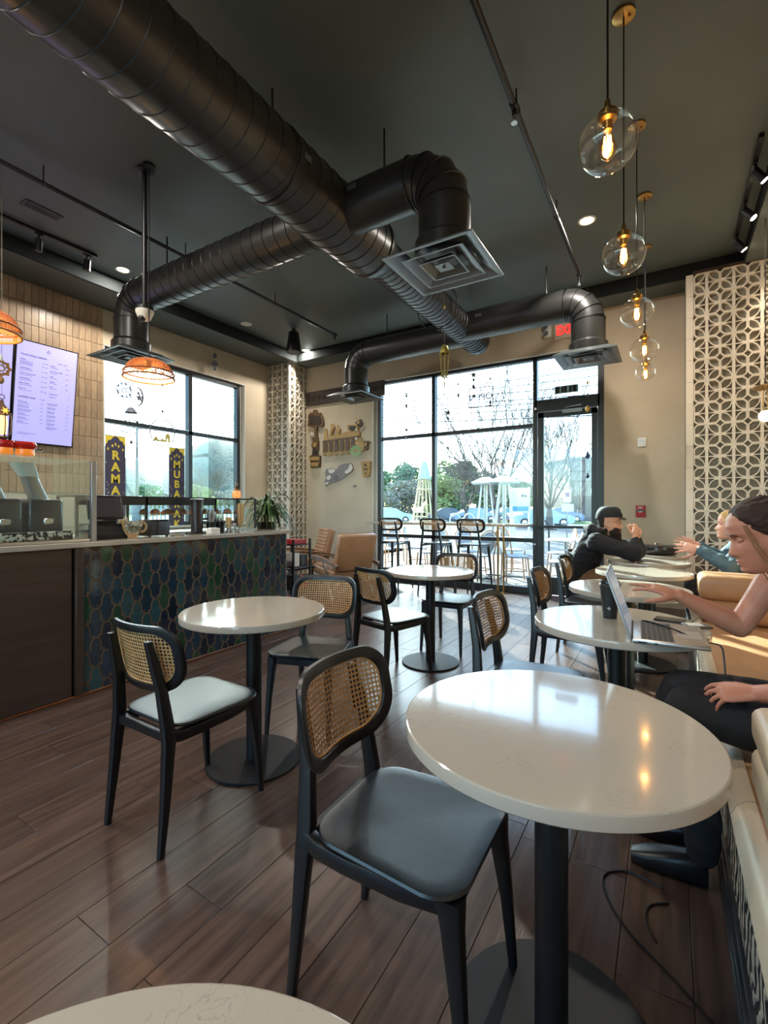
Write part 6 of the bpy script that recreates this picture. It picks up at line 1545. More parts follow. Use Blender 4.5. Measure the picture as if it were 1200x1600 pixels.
# ---------------- bearded man
m1 = thing('person', 'bearded man in black hoodie and black cap, elbows on the cafe table', 'person', (-.74, 5.2, 0), 0)
off = Vector((-.74, 5.2, 0)); L = lambda *p: Vector(p) - off
HM = facemat(L(-.50, 5.13, 1.135), math.radians(-4), math.radians(2), 1.16)
skm = mat('skin_fair', srgb(218, 166, 138), .5, var=(22, srgb(204, 146, 120), .5))
mb = MB(); head(mb, HM, 1.1)
limb(mb, [(HM @ Vector((-.03, 0, -.07)), .066), (L(-.56, 5.14, .99), .075)])
oval(mb, [(L(-.80, 5.2, .50), (0, .19, 0), (.15, 0, 0)), (L(-.77, 5.2, .68), (0, .19, 0), (.15, 0, .03)), (L(-.68, 5.18, .88), (0, .21, 0), (.14, 0, .06)), (L(-.60, 5.16, 1.0), (0, .17, 0), (.10, 0, .05))])
EA, EB = L(-.27, 4.98, .805), L(-.25, 5.34, .805); WA, WB = L(-.275, 5.09, .985), L(-.265, 5.19, .98)
SA, SB = L(-.60, 4.94, .98), L(-.60, 5.40, .98)
for S_, E_, W_ in ((SA, EA, WA), (SB, EB, WB)): limb(mb, [(S_ + Vector((0, 0, -.05)), .055), (S_.lerp(E_, .5), .055), (E_, .042), (E_.lerp(W_, .4), .045), (W_, .031)])
hand(mb, WA, (.16, .30, .94), (.75, -.62, .0), -1, fc=[(.6, .9, .6), (.7, .9, .6), (.8, .9, .6), (.9, .9, .6)], spread=.05, sc=1.12)
hand(mb, WB, (.20, -.32, .92), (.75, .62, .0), 1, fc=[(.5, .8, .6), (.6, .8, .6), (.7, .8, .6), (.8, .8, .6)], spread=.05, sc=1.12)
limb(mb, [(L(-.78, 5.09, .55), .1), (L(-.36, 5.05, .56), .065), (L(-.42, 5.02, .15), .045)]); limb(mb, [(L(-.78, 5.31, .55), .1), (L(-.36, 5.36, .56), .065), (L(-.42, 5.38, .15), .045)])
mobj('body', remesh(mb, .0055, 2), skm, m1, None)
mb = MB()   # hoodie
oval(mb, [(L(-.80, 5.2, .505), (0, .225, 0), (.18, 0, 0)), (L(-.785, 5.2, .66), (0, .235, 0), (.185, 0, .03)), (L(-.72, 5.19, .82), (0, .245, 0), (.185, 0, .06)), (L(-.655, 5.17, .95), (0, .235, 0), (.155, 0, .07)), (L(-.59, 5.15, 1.04), (0, .13, 0), (.10, 0, .05))])
for S_, E_, W_ in ((SA, EA, WA), (SB, EB, WB)): limb(mb, [(S_ + Vector((0, 0, -.035)), .092), (S_.lerp(E_, .5), .08), (E_ + Vector((0, 0, .035)), .068), (E_.lerp(W_, .5), .064), (E_.lerp(W_, .86), .048)])
# hood lying behind the neck
limb(mb, [(L(-.59, 5.03, 1.03), .05), (L(-.655, 5.06, 1.055), .058), (L(-.685, 5.15, 1.06), .064), (L(-.655, 5.24, 1.055), .058), (L(-.59, 5.27, 1.03), .05)]); oval(mb, [(L(-.72, 5.17, .90), (0, .16, 0), (.10, 0, .05)), (L(-.69, 5.16, 1.0), (0, .13, 0), (.09, 0, .05)), (L(-.65, 5.15, 1.07), (0, .09, 0), (.06, 0, .04))])
limb(mb, [(L(-.60, 5.02, 1.02), .045), (L(-.50, 5.06, .97), .035), (L(-.46, 5.13, .93), .03)]); limb(mb, [(L(-.60, 5.28, 1.02), .045), (L(-.50, 5.22, .97), .035), (L(-.46, 5.15, .93), .03)])
hood = mat('black_jersey', srgb(22, 23, 27), .85, bump=(260, .2, .001), sheen=.0)
mobj('hoodie', remesh(mb, .009, 3, (.011, 8)), hood, m1, None)
for (p, q) in (((-.755, 4.975, 1.0), (-.80, 4.96, .90)), ((-.80, 4.975, .965), (-.84, 4.965, .86))):
    MB().tube([L(*p), L(*p).lerp(L(*q), .5) + Vector((-.012, -.014, .01)), L(*q)], .012, 6, flat=(1, .4)).obj('grey_stripe', mat('stripe_grey', srgb(176, 178, 182), .8), m1)
mb = MB()
oval(mb, [(L(-.80, 5.2, .47), (0, .215, 0), (.17, 0, 0)), (L(-.79, 5.2, .56), (0, .215, 0), (.17, 0, 0))])
for y0, y1 in ((5.09, 5.04), (5.31, 5.37)): limb(mb, [(L(-.77, y0, .565), .115), (L(-.5, (y0 + y1) / 2, .575), .098), (L(-.34, y1, .565), .078), (L(-.34, y1, .48), .074), (L(-.40, y1, .25), .066), (L(-.42, y1, .1), .06)])
mobj('trousers', remesh(mb, .01, 3, (.008, 8)), mat('brown_canvas', srgb(120, 84, 54), .8, bump=(240, .2, .001)), m1, None)
mb = MB()   # beard
for k in range(60):
    a = RND.uniform(-1.35, 1.35); z = RND.uniform(-.11, -.045); t = (-.045 - z) / .065
    if abs(a) < .42 and z > -.083: continue
    xf, xb, w = (sm_interp(HT, z, q) for q in (1, 2, 3)); x = -.0 + xf * math.cos(a) ** .7 * .96; y = w * math.sin(a) * 1.0
    mb.ball(HM @ Vector((x, y, z - .012 * t)), .017 + .008 * t, n=8)
limb(mb, [(HM @ Vector((.062, 0, -.11)), .04), (HM @ Vector((.066, 0, -.145)), .036), (HM @ Vector((.064, 0, -.185)), .018)]); mb.tube([HM @ Vector((.088, t * .03, -.058 - .012 * t * t)) for t in (-1, -.5, 0, .5, 1)], .006, 6)
mobj('beard', remesh(mb, .006, 2, (.005, 40)), hairm('dark_beard', srgb(34, 26, 22), srgb(58, 44, 36)), m1, None)
mb = MB(); hairmass(mb, HM, -.02, -.05, .006, side_low=.05); mobj('hair', remesh(mb, .007, 1), hairm('short_dark_hair', srgb(60, 48, 40), srgb(44, 34, 28)), m1, None)
mb = MB()   # backwards cap
rings = []
for j in range(14):
    u = j / 13; z = .032 + .012 * (1 - u) + .105 * math.sin(u * math.pi / 2); k = math.cos(u * math.pi / 2) ** .6
    rings.append([HM @ Vector((-.008 + .106 * k * math.cos(a), .088 * k * math.sin(a), z - .012 * math.cos(a) * 0 - .018 * (math.cos(a) < 0) * abs(math.cos(a)) * (1 - u))) for a in [2 * math.pi * i / 40 for i in range(40)]])
mb.rings(rings); mb.obj('cap', mat('cap_black', srgb(24, 25, 27), .75), m1, 60)
MB().rings([[HM @ Vector((.085 + .045 * t * .9, .07 * s_ * (1 - .25 * t), .046 - .014 * t + zz - .01 * abs(s_) ** 2)) for (s_, zz) in ((-1, 0), (-.5, .004), (0, .006), (.5, .004), (1, 0), (.5, -.003), (0, -.001), (-.5, -.003))] for t in (0, .4, .8, 1)]).obj('cap_brim', M['black'], m1, 60)
MB().mesh(plate([star(.022, .014, 5)], .003), HM @ T(.093, 0, .085) @ Ry(math.radians(-22)) @ YZ).obj('cap_badge', mat('badge_pale', srgb(150, 160, 140), .7), m1)
gm = M['brass']
for s in (-1, 1):
    MB().tube([HM @ (Vector((.090, .031 * s, -.002)) + Vector((-.004 * abs(math.cos(a)), .019 * math.cos(a), .016 * math.sin(a)))) for a in [i * math.pi / 10 for i in range(20)]], .0014, 5, closed=True).tube([HM @ Vector((.088, .05 * s, .004)), HM @ Vector((.04, .074 * s, .006)), HM @ Vector((-.015, .076 * s, .0))], .0015, 5).obj('glasses', gm, m1)
    MB().ball(HM @ Vector((.066, .031 * s, .003)), .011, n=12).obj('eye', M['white'], m1); MB().ball(HM @ Vector((.0755, .031 * s, .002)), .0045, n=8).obj('iris', lash, m1)
    MB().tube([HM @ Vector((.088 - .011 * max(0, t) ** 2, (.031 + .017 * t) * s, .025 - .004 * t * t)) for t in (-1, -.5, 0, .5, 1)], .003, 5).obj('eyebrow', lash, m1)
for y in (5.04, 5.37):
    MB().rings([[L(-.52 + .28 * t, y, 0) + Vector((0, yy, zz + h_)) for yy, zz in rrect(.1 * k, 2 * h_, h_ * .6, 3)] for (t, k, h_) in ((0, .7, .04), (.15, .95, .055), (.45, 1, .045), (.8, 1, .034), (1, .6, .022))]).obj('shoe', M['black'], m1, 50)
# ---------------- blonde woman in denim
w2_ = thing('person', 'blonde woman in denim jacket on the banquette, open hands raised towards the man', 'person', (.62, 5.1, 0), 0)
off = Vector((.62, 5.1, 0)); L = lambda *p: Vector(p) - off
HM = facemat(L(.465, 5.08, 1.125), math.radians(180 - 2), math.radians(-4), 1.08)
skp = mat('skin_pink', srgb(232, 176, 152), .5, var=(22, srgb(220, 156, 132), .5))
mb = MB(); head(mb, HM, 1.05)
limb(mb, [(HM @ Vector((-.03, 0, -.075)), .055), (L(.54, 5.1, .98), .065)])
oval(mb, [(L(.66, 5.1, .50), (0, .17, 0), (.13, 0, 0)), (L(.64, 5.1, .66), (0, .165, 0), (.12, 0, 0)), (L(.60, 5.1, .84), (0, .175, 0), (.115, 0, .02)), (L(.57, 5.1, .97), (0, .16, 0), (.085, 0, .02))])
SA, EA, WA = L(.555, 4.91, .945), L(.44, 4.80, .785), L(.225, 4.94, .915)
SB, EB, WB = L(.555, 5.29, .945), L(.43, 5.36, .795), L(.225, 5.16, .935)
for S_, E_, W_ in ((SA, EA, WA), (SB, EB, WB)): limb(mb, [(S_, .058), (E_, .042), (E_.lerp(W_, .4), .042), (W_, .028)])
hand(mb, WA, (-.95, .12, .10), (-.1, -.9, .35), -1, fc=[(.0, .15, .1), (.08, .15, .1), (.15, .2, .15), (.25, .2, .15)], spread=.22, sc=1.1)
hand(mb, WB, (-.93, -.10, .30), (0, .9, .35), 1, fc=[(.0, .12, .1), (.06, .15, .1), (.12, .2, .15), (.2, .2, .15)], spread=.22, sc=1.1)
limb(mb, [(L(.64, 5.02, .55), .09), (L(.19, 5.0, .57), .06), (L(.22, 5.0, .15), .042)]); limb(mb, [(L(.64, 5.2, .55), .09), (L(.19, 5.22, .57), .06), (L(.22, 5.22, .15), .042)])
mobj('body', remesh(mb, .005, 2), skp, w2_, None)
mb = MB()
oval(mb, [(L(.66, 5.1, .54), (0, .19, 0), (.145, 0, 0)), (L(.64, 5.1, .68), (0, .19, 0), (.14, 0, 0)), (L(.605, 5.1, .84), (0, .20, 0), (.14, 0, .02)), (L(.575, 5.1, .955), (0, .19, 0), (.11, 0, .03)), (L(.56, 5.1, 1.0), (0, .1, 0), (.075, 0, .02))])
for S_, E_, W_ in ((SA, EA, WA), (SB, EB, WB)): limb(mb, [(S_, .082), (S_.lerp(E_, .5), .075), (E_, .064), (E_.lerp(W_, .5), .058), (E_.lerp(W_, .88), .044)])
dn = mat('denim', srgb(92, 118, 128), .8, var=(18, srgb(66, 90, 102), .6), bump=(260, .25, .001))
mobj('denim_jacket', remesh(mb, .008, 3, (.012, 9)), dn, w2_, None)
for E_, W_ in ((EA, WA), (EB, WB)):
    c = E_.lerp(W_, .86); d = (W_ - E_).normalized(); MB().cyl(c - d * .02, c + d * .025, .049, .046, 20).obj('cuff', dn, w2_)
mb = MB(); oval(mb, [(L(.66, 5.1, .475), (0, .185, 0), (.14, 0, 0)), (L(.65, 5.1, .58), (0, .18, 0), (.135, 0, 0))])
for y in (5.01, 5.21): limb(mb, [(L(.63, y, .56), .1), (L(.2, y, .585), .075), (L(.18, y, .5), .07), (L(.22, y, .12), .055)])
mobj('trousers', remesh(mb, .01, 3, (.006, 8)), mat('dark_trousers', srgb(34, 36, 42), .8), w2_, None)
mb = MB(); hairmass(mb, HM, .058, -.09, .02, side_low=-.05)
limb(mb, [(HM @ Vector((-.07, .0, -.03)), .06), (HM @ Vector((-.06, 0, -.09)), .05)])
for s in (-1, 1): limb(mb, [(HM @ Vector((.05, .045 * s, .085)), .022), (HM @ Vector((.03, .072 * s, .03)), .02), (HM @ Vector((-.01, .078 * s, -.03)), .02)])
mobj('hair', remesh(mb, .006, 2, (.005, 40)), hairm('blonde_hair', srgb(222, 188, 132), srgb(190, 150, 96)), w2_, None)
for s in (-1, 1):
    MB().tube([HM @ Vector((.0715 - .010 * abs(t) ** 2, (.031 + .013 * t) * s, .003)) for t in (-1, -.5, 0, .5, 1)], .002, 5).obj('eyelash', lash, w2_)
    MB().ball(HM @ Vector((.063, .031 * s, .004)), .0125, n=12).obj('eyelid', skp, w2_)
    MB().tube([HM @ Vector((.088 - .012 * max(0, t) ** 2, (.031 + .016 * t) * s, .025 - .003 * t * t)) for t in (-1, 0, 1)], .002, 5).obj('eyebrow', hairm('brow_blonde', srgb(150, 116, 80), srgb(130, 96, 64)), w2_)
MB().ball(HM @ Vector((.083, 0, -.0665)), .008, (.5, 1.8, .45), n=12, rot=HM.to_3x3().normalized()).ball(HM @ Vector((.083, 0, -.078)), .008, (.5, 1.6, .5), n=12, rot=HM.to_3x3().normalized()).obj('lips', lipm, w2_)
for y in (5.01, 5.21):
    MB().rings([[L(.25 - .24 * t, y, 0) + Vector((0, yy, zz + h_)) for yy, zz in rrect(.09 * k, 2 * h_, h_ * .6, 3)] for (t, k, h_) in ((0, .7, .035), (.15, .95, .05), (.45, 1, .042), (.8, 1, .03), (1, .6, .02))]).obj('shoe', M['black'], w2_, 50)
# ============================================================ THINGS ON THE LAPTOP TABLE
ZTB = .7625
t = thing('laptop', 'open silver laptop, lid seen edge on, at the table of the dark haired woman', 'laptop', (-.118, 2.01, ZTB), math.radians(3))
al = mat('laptop_silver', srgb(186, 178, 170), .3, metal=.75); kb = mat('key_black', srgb(34, 32, 32), .45)
MB().bb(0, .25, 0, .345, .002, .016, .004, seg=2).obj('base', al, t)
MB().bb(.03, .14, .02, .325, .0155, .0165).obj('keyboard_tray', mat('tray_grey', srgb(96, 90, 86), .5), t)
mb = MB()
for i in range(6):
    for j in range(14): mb.bb(.034 + i * .0177, .034 + i * .0177 + .0145, .024 + j * .0215, .024 + j * .0215 + .0175, .0165, .0178)
tag(mb.obj('key', kb, t), kind='stuff')
MB().bb(.155, .235, .11, .235, .0158, .0164).obj('trackpad', mat('trackpad', srgb(170, 162, 156), .4, metal=.5), t)
MB().bb(.02, .05, -.0006, .001, .006, .011).bb(.075, .085, -.0006, .001, .006, .011).obj('port', M['black'], t)
q = T(0, 0, .014) @ Ry(math.radians(-19))
MB().bb(-.009, -.002, 0, .345, .0, .262, .002).xf(q).obj('lid', mat('lid_silver', srgb(196, 200, 200), .32, metal=.6), t)
MB().bb(-.002, -.0005, .006, .339, .01, .256).xf(q).obj('display', mat('laptop_screen', srgb(40, 50, 62), .15, emit=((.35, .45, .6, 1), .25)), t)
MB().cyl((-.002, .02, .014), (-.002, .325, .014), .006, n=8).obj('hinge', kb, t)
t = thing('paper_cup', 'tall matt black takeaway cup with lid behind the laptop lid', 'cup', (-.235, 2.42, ZTB), 0)
MB().lathe([(0, 0), (.030, 0), (.043, .150), (.040, .150), (0, .148)], n=36).obj('cup', mat('cup_black', srgb(26, 27, 28), .55), t)
MB().lathe([(0, .150), (.045, .150), (.047, .154), (.045, .160), (.041, .163), (.039, .176), (.035, .178), (.033, .172), (0, .172)], n=36).obj('lid', mat('lid_black', srgb(20, 20, 21), .3), t)
MB().mesh(plate([star(.009, .005, 4)], .001), T(0, -.037, .05) @ XZ).obj('print_mark', mat('cup_print', srgb(150, 150, 146), .6), t)
t = thing('phone', 'black phone lying flat behind the laptop keyboard', 'phone', (.02, 2.50, ZTB), math.radians(82))
MB().bb(-.036, .036, -.075, .075, 0, .008, .003, seg=2).obj('body', M['black'], t); MB().bb(-.033, .033, -.072, .072, .008, .0085).obj('display', mat('phone_glass', srgb(24, 26, 30), .08), t)
t = thing('wallet', 'small pale card wallet lying beside the phone', 'wallet', (.105, 2.43, ZTB), math.radians(20))
MB().bb(-.05, .05, -.034, .034, 0, .010, .003).obj('cover', mat('wallet_grey', srgb(96, 88, 82), .5), t); MB().bb(-.04, .02, -.028, .028, .010, .0112).obj('card', M['white'], t)
t = thing('charger_cable', 'black charger cable running over the laptop and off the table edge', 'cable', (-.1, 2.3, ZTB), 0)
MB().tube(smooth_path([(.02, .045, .02), (.06, .0, .022), (.13, -.08, .021), (.20, -.14, .005), (.245, -.155, .005), (.268, -.17, .0), (.275, -.18, -.04), (.28, -.20, -.14), (.285, -.205, -.3), (.25, -.2, -.55), (.15, -.18, -.745)]), .0032, 7).obj('cable', M['black'], t)
MB().cyl((.0, .05, .018), (.03, .042, .02), .005, n=8).obj('plug', M['black'], t)
t = thing('floor_cable', 'thin dark cable curling over the floor beneath the foreground table', 'cable', (0, 1.7, .004), 0)
MB().tube(smooth_path([(-.02, .12, 0), (-.12, .14, 0), (-.19, .08, 0), (-.17, -.02, 0), (-.10, -.12, 0), (-.02, -.19, 0), (.06, -.26, 0), (.14, -.34, 0)]), .0035, 6).tube(smooth_path([(.0, .06, .0), (-.05, .02, 0), (-.06, -.05, .002), (-.03, -.12, .002)]), .003, 6).obj('cable', M['black'], t)
# ============================================================ OUTSIDE
pv = bpy.data.materials.new('brick_paving'); pv.use_nodes = True; _t = pv.node_tree; _N = _t.nodes; _L = _t.links; _b = _N['Principled BSDF']
_tc = _N.new('ShaderNodeTexCoord'); _br = _N.new('ShaderNodeTexBrick'); _br.inputs['Scale'].default_value = 4.5; _br.inputs['Color1'].default_value = srgb(98, 88, 84); _br.inputs['Color2'].default_value = srgb(116, 106, 102); _br.inputs['Mortar'].default_value = srgb(90, 84, 82); _br.inputs['Mortar Size'].default_value = .02
_L.new(_tc.outputs['Object'], _br.inputs[0]); _L.new(_br.outputs[0], _b.inputs['Base Color']); _b.inputs['Roughness'].default_value = .8
o = MB().bb(-40, 14, 7.16, 13, -.2, -.02).obj('pavement', pv); tag(o, 'brick paved patio outside the storefront', None, None, 'structure')
o = MB().bb(-8.0, -6.78, -12, 13, -.2, -.02).obj('pavement', pv); tag(o, 'paved strip along the counter window side', None, None, 'structure')
o = MB().bb(-40, 14, 12.9, 13.2, -.2, .0, .02).obj('kerb', mat('concrete', srgb(170, 166, 160), .8)); tag(o, 'concrete kerb between patio and car park', None, None, 'structure')
asph = mat('asphalt', srgb(70, 72, 76), .85, var=(3, srgb(60, 62, 66), .5), bump=(60, .3, .01))
o = MB().bb(-220, 120, -60, 220, -.4, -.16).obj('ground', asph); tag(o, 'grey asphalt car park and street', None, None, 'structure')
gm_ = mat('lawn', srgb(96, 128, 58), .9, var=(6, srgb(122, 140, 72), .5), bump=(90, .6, .02))
def verge(x0, x1, y0, y1, lab):
    o = MB().bb(x0, x1, y0, y1, -.3, -.05, .03).obj('grass', gm_); tag(o, lab, 'grass', None, 'stuff')
verge(-16, 3, 44, 47.5, 'strip of bright grass beyond the parked cars'); verge(-90, -30, 20, 120, 'wide grass slope behind the counter window'); verge(-70, 30, 66, 110, 'grass under the far trees')
# hills beyond the counter window
mb = MB(); nx_, ny_ = 60, 14; vs = []
for j in range(ny_ + 1):
    row = []
    for i in range(nx_ + 1):
        a = math.radians(129 + 56 * i / nx_); r = 95 + 110 * j / ny_
        h = (36 * min(1, i / 9) ** .7 * math.sin(min(1, j / 9) * math.pi / 2)) * (.55 + .45 * noise.noise(Vector((i * .16, j * .1, 3)))) + 1.6 * noise.noise(Vector((i * .8, j * .8, 1)))
        row.append(mb.bm.verts.new((r * math.cos(a), r * math.sin(a), max(-.3, h - 1))))
    vs.append(row)
mb._fin([mb.bm.faces.new((vs[j][i], vs[j][i + 1], vs[j + 1][i + 1], vs[j + 1][i])) for j in range(ny_) for i in range(nx_)], 0, True)
o = mb.obj('hills', mat('hill_green', srgb(62, 78, 66), .95, var=(.25, srgb(88, 98, 78), .5, 8), bump=(1.2, .6, .2)), None, None); tag(o, 'low wooded hill seen through the counter window', None, None, 'structure')
# foliage
def crown_mesh(seed, n, w, h, leaf, m):
    r = random.Random(seed); mb = MB(); blobs = [(Vector((r.uniform(-.55, .55) * w, r.uniform(-.55, .55) * w, r.uniform(.12, .88) * h)), r.uniform(.28, .5) * w) for _ in range(12)]
    for _ in range(n):
        c, s = r.choice(blobs); v = Vector((r.gauss(0, 1), r.gauss(0, 1), r.gauss(0, 1))).normalized(); p = c + v * s * r.uniform(.75, 1.05)
        if p.z < .02 * h: continue
        u, q = frame_from(Vector((r.gauss(0, 1), r.gauss(0, 1), r.gauss(0, 1)))); a, b = u * leaf * r.uniform(.6, 1.3), q * leaf * r.uniform(.4, .8)
        mb.quad(p - a, p + b, p + a, p - b)
    me = bpy.data.meshes.new('foliage'); mb.bm.to_mesh(me); mb.bm.free(); me.materials.append(m); return me
greens = [mat('foliage_dark', srgb(104, 130, 98), .7, var=(1.5, srgb(130, 150, 108), .6)), mat('foliage_yellow', srgb(150, 164, 98), .7, var=(1.5, srgb(174, 182, 120), .6)), mat('foliage_grey', srgb(146, 146, 132), .8, var=(1.5, srgb(164, 156, 140), .6))]
cms = [crown_mesh(i, 3000, 3.2, 7.2, .26, greens[i]) for i in range(3)]
barkm = mat('bark', srgb(110, 98, 92), .9, bump=(30, .5, .02))
def far(px, D): u = (px - 600) / FPX; return Vector((D * (-ST + u * CT), D * (CT + u * ST), -.16))
tl = ['dark green bushy tree', 'yellow green bushy tree', 'grey brown leafless thicket tree']
spots = [(598, 66, 0, .8), (622, 60, 2, .8), (641, 70, 0, .95), (668, 62, 2, .85), (690, 58, 1, .8), (706, 66, 1, 1.0), (724, 60, 0, .95), (745, 72, 2, .9), (770, 66, 0, .8), (795, 74, 2, .85), (818, 70, 0, .7), (846, 78, 2, .8), (868, 84, 0, .75), (890, 92, 2, .7), (226, 74, 0, .7), (255, 80, 2, .6), (312, 76, 1, .75), (345, 84, 2, .7)]
wh = ['left of the slatted tower', 'behind the slatted tower', 'between slatted tower and window mullion', 'just left of the window mullion', 'just right of the window mullion', 'above the blue parked car', 'right above the blue parked car', 'left of the patio heaters', 'behind the left patio heater', 'behind the right patio heater', 'behind the white board', 'behind the entrance door left side', 'in mid door glass', 'by the far building', 'between the two banners, left', 'between the two banners, right', 'in the right pane of the counter window', 'at the right end of the counter window']
for i, (px, D, k, s) in enumerate(spots):
    t = thing('tree', '%s far off, %s' % (tl[k], wh[i]), 'tree', far(px, D), RND.uniform(0, 6.28), 'trees beyond the car park'); s *= 1.12
    f = mobj('foliage', cms[k], None, t, None); f.scale = (s, s, s * RND.uniform(.85, 1.15)); tag(f, kind='stuff')
    MB().tube([(0, 0, -.1), (.1, .05, 2), (0, .1, 4)], [.22, .16, .08], 8).obj('trunk', barkm, t)
# bare trees
def bare_mesh(seed, H):
    r = random.Random(seed); mb = MB(); cnt = [0]
    todo = []
    def br(p, d, L_, rad, lv):
        pts = [p]; n = 4; dd = d.copy()
        for i in range(n):
            dd = (dd + Vector((r.gauss(0, .07), r.gauss(0, .07), r.gauss(0, .05) + .03))).normalized(); pts.append(pts[-1] + dd * L_ / n)
        mb.tube(pts, [max(.007, rad * (1 - .5 * i / n)) for i in range(n + 1)], 5 if lv < 2 else 3); cnt[0] += 1
        if lv >= 5: return
        for k in range(r.choice((2, 3, 3, 4)) if lv < 4 else 3):
            q = pts[r.choice((1, 2, 3, 4))] if k else pts[-1]
            u, v = frame_from(dd); a = r.uniform(0, 6.28); sp = r.uniform(.22, .58)
            todo.append((q, (dd * math.cos(sp) + (u * math.cos(a) + v * math.sin(a)) * math.sin(sp) + Vector((0, 0, .06))).normalized(), L_ * r.uniform(.62, .86), rad * .56, lv + 1))
    for k in range(6):
        a = k * 1.05 + r.uniform(-.2, .2); todo.append((Vector((0, 0, H * .12)), Vector((math.cos(a) * .55, math.sin(a) * .55, 1)).normalized(), H * .27, .07, 0))
    while todo and cnt[0] < 2200: br(*todo.pop(0))
    mb.tube([(0, 0, -.2), (0, 0, H * .07), (.02, 0, H * .14)], [.24, .2, .15], 8)
    me = bpy.data.meshes.new('bare_branches'); mb.bm.to_mesh(me); mb.bm.free(); me.materials.append(barkm); return me
bms = [bare_mesh(3, 9.0), bare_mesh(8, 9.0)]
for px, D, k, s, lab in ((776, 24, 0, 1.1, 'big bare street tree behind the patio heaters'), (858, 30, 1, 1.15, 'big bare street tree seen through the entrance door'), (728, 40, 1, .95, 'smaller bare tree left of the patio heaters'), (905, 44, 0, 1.0, 'bare tree in front of the far building'), (818, 36, 1, 1.0, 'bare tree behind the white board')):
    t = thing('bare_tree', lab, 'tree', far(px, D), RND.uniform(0, 6.28)); f = mobj('branches', bms[k], None, t, None); f.scale = (s, s, s)
    MB().lathe([(0, 0), (.5, 0), (.45, .06), (0, .07)], n=16).obj('root_mulch', mat('mulch', srgb(90, 70, 54), .95), t)
t = thing('bare_tree', 'small bare tree on the hill side, right pane of the counter window', 'tree', far(322, 60), 0); f = mobj('branches', bms[1], None, t, None); f.scale = (.9, .9, .9); MB().lathe([(0, 0), (.5, 0), (.45, .06), (0, .07)], n=16).obj('root_mulch', barkm, t)
# fence beyond the counter window
A, B = far(175, 34), far(392, 34)
t = thing('picket_fence', 'long pale picket fence below the hill in the counter window', 'fence', A, math.atan2((B - A).y, (B - A).x)); Lf = (B - A).length; fm = mat('fence_grey', srgb(150, 156, 158), .8)
for z in (.4, 1.25): MB().bb(0, Lf, -.03, .03, z, z + .1).obj('rail', fm, t)
pk = None; n = int(Lf / .3)
for i in range(n):
    if pk is None: pk = MB().bb(-.05, .05, -.05, -.03, 0, 1.6).obj('picket', fm, t); o = pk
    else: o = pk.copy(); COL.objects.link(o)
    o.location = (i * .3, 0, 0)
t = thing('bollard', 'dark square post in front of the picket fence between the banners', 'post', far(214, 22), 0); MB().bb(-.15, .15, -.15, .15, 0, 1.9, .02).obj('post', mat('post_grey', srgb(96, 108, 110), .7), t); MB().bb(-.18, .18, -.18, .18, 1.9, 1.98, .02).obj('cap', M['chrome'], t)
# power lines
for i, (y0, y1) in enumerate(((628, 605), (636, 620), (641, 628), (649, 638), (658, 654), (627, 590), (621, 578))):
    a, b = onY(560, y0, 24 + .3 * i), onY(960, y1 - 12, 24 + .3 * i); d = (b - a)
    p, q = a - d * 2.2, b + d * 1.0; t = thing('power_line', ['lowest', 'second', 'third', 'fourth', 'fifth', 'sixth', 'topmost'][(4, 3, 2, 1, 0, 5, 6)[i]] + ' overhead cable crossing the storefront view, counted from the bottom', 'cable', p, 0, 'overhead cables beyond the storefront')
    MB().tube([(q - p) * k / 10 + Vector((0, 0, -.25 * (1 - (2 * k / 10 - 1) ** 2))) for k in range(11)], .022 if i != 4 else .028, 5).obj('wire', M['black'], t)
for px, D, lab in ((300, 30, 'utility pole left of the storefront view'), (1290, 30, 'utility pole right of the storefront view')):
    p = onY(px, 800, 25); t = thing('utility_pole', lab, 'pole', (p.x - (8 if px < 600 else -10), 25, -.16), 0); MB().cyl((0, 0, 0), (0, 0, 9.5), .14, .10, 10).obj('pole', barkm, t); MB().bb(-.06, .06, -1, 1, 8.8, 8.95).obj('cross_arm', barkm, t)
# far building
p = far(948, 52); t = thing('far_building', 'pale brick commercial building across the car park, right of the entrance view', 'building', p, TH + math.radians(4))
brk = mat('pale_brick', srgb(176, 160, 148), .9, var=(1.2, srgb(160, 146, 136), .5)); brd = mat('brown_brick', srgb(126, 112, 104), .9, var=(1.2, srgb(112, 98, 92), .5))
MB().bb(-4.2, 9, 0, 8, 0, 2.6).obj('lower_wall', brd, t); MB().bb(-4.2, 9, .03, 8, 2.6, 6.9).obj('upper_wall', brk, t)
for z in (2.6, 4.3, 5.4, 6.6): MB().bb(-4.25, 9, -.06, .05, z, z + .12).obj('band', brd, t)
MB().bb(-4.4, 9.2, -.15, 8, 6.9, 7.1).obj('roof_coping', M['chrome'], t)
MB().bb(-1.9, -1.3, -.08, .02, 3.0, 3.8).obj('window', M['white'], t); MB().bb(-1.8, -1.4, -.1, -.07, 3.1, 3.7).obj('pane', M['chrome'], t)
MB().bb(.6, 2.2, -.12, .02, 2.7, 4.4).obj('blue_sign', mat('sign_blue', srgb(84, 104, 190), .6), t)
MB().bb(.7, 1.1, -.1, .02, 0, 2.2).obj('orange_door', mat('door_orange', srgb(226, 110, 70), .6), t)
MB().cyl((2.1, -.1, 5.3), (2.1, -.16, 5.3), .35, n=20).obj('round_sign', mat('sign_red', srgb(200, 60, 80), .6), t)
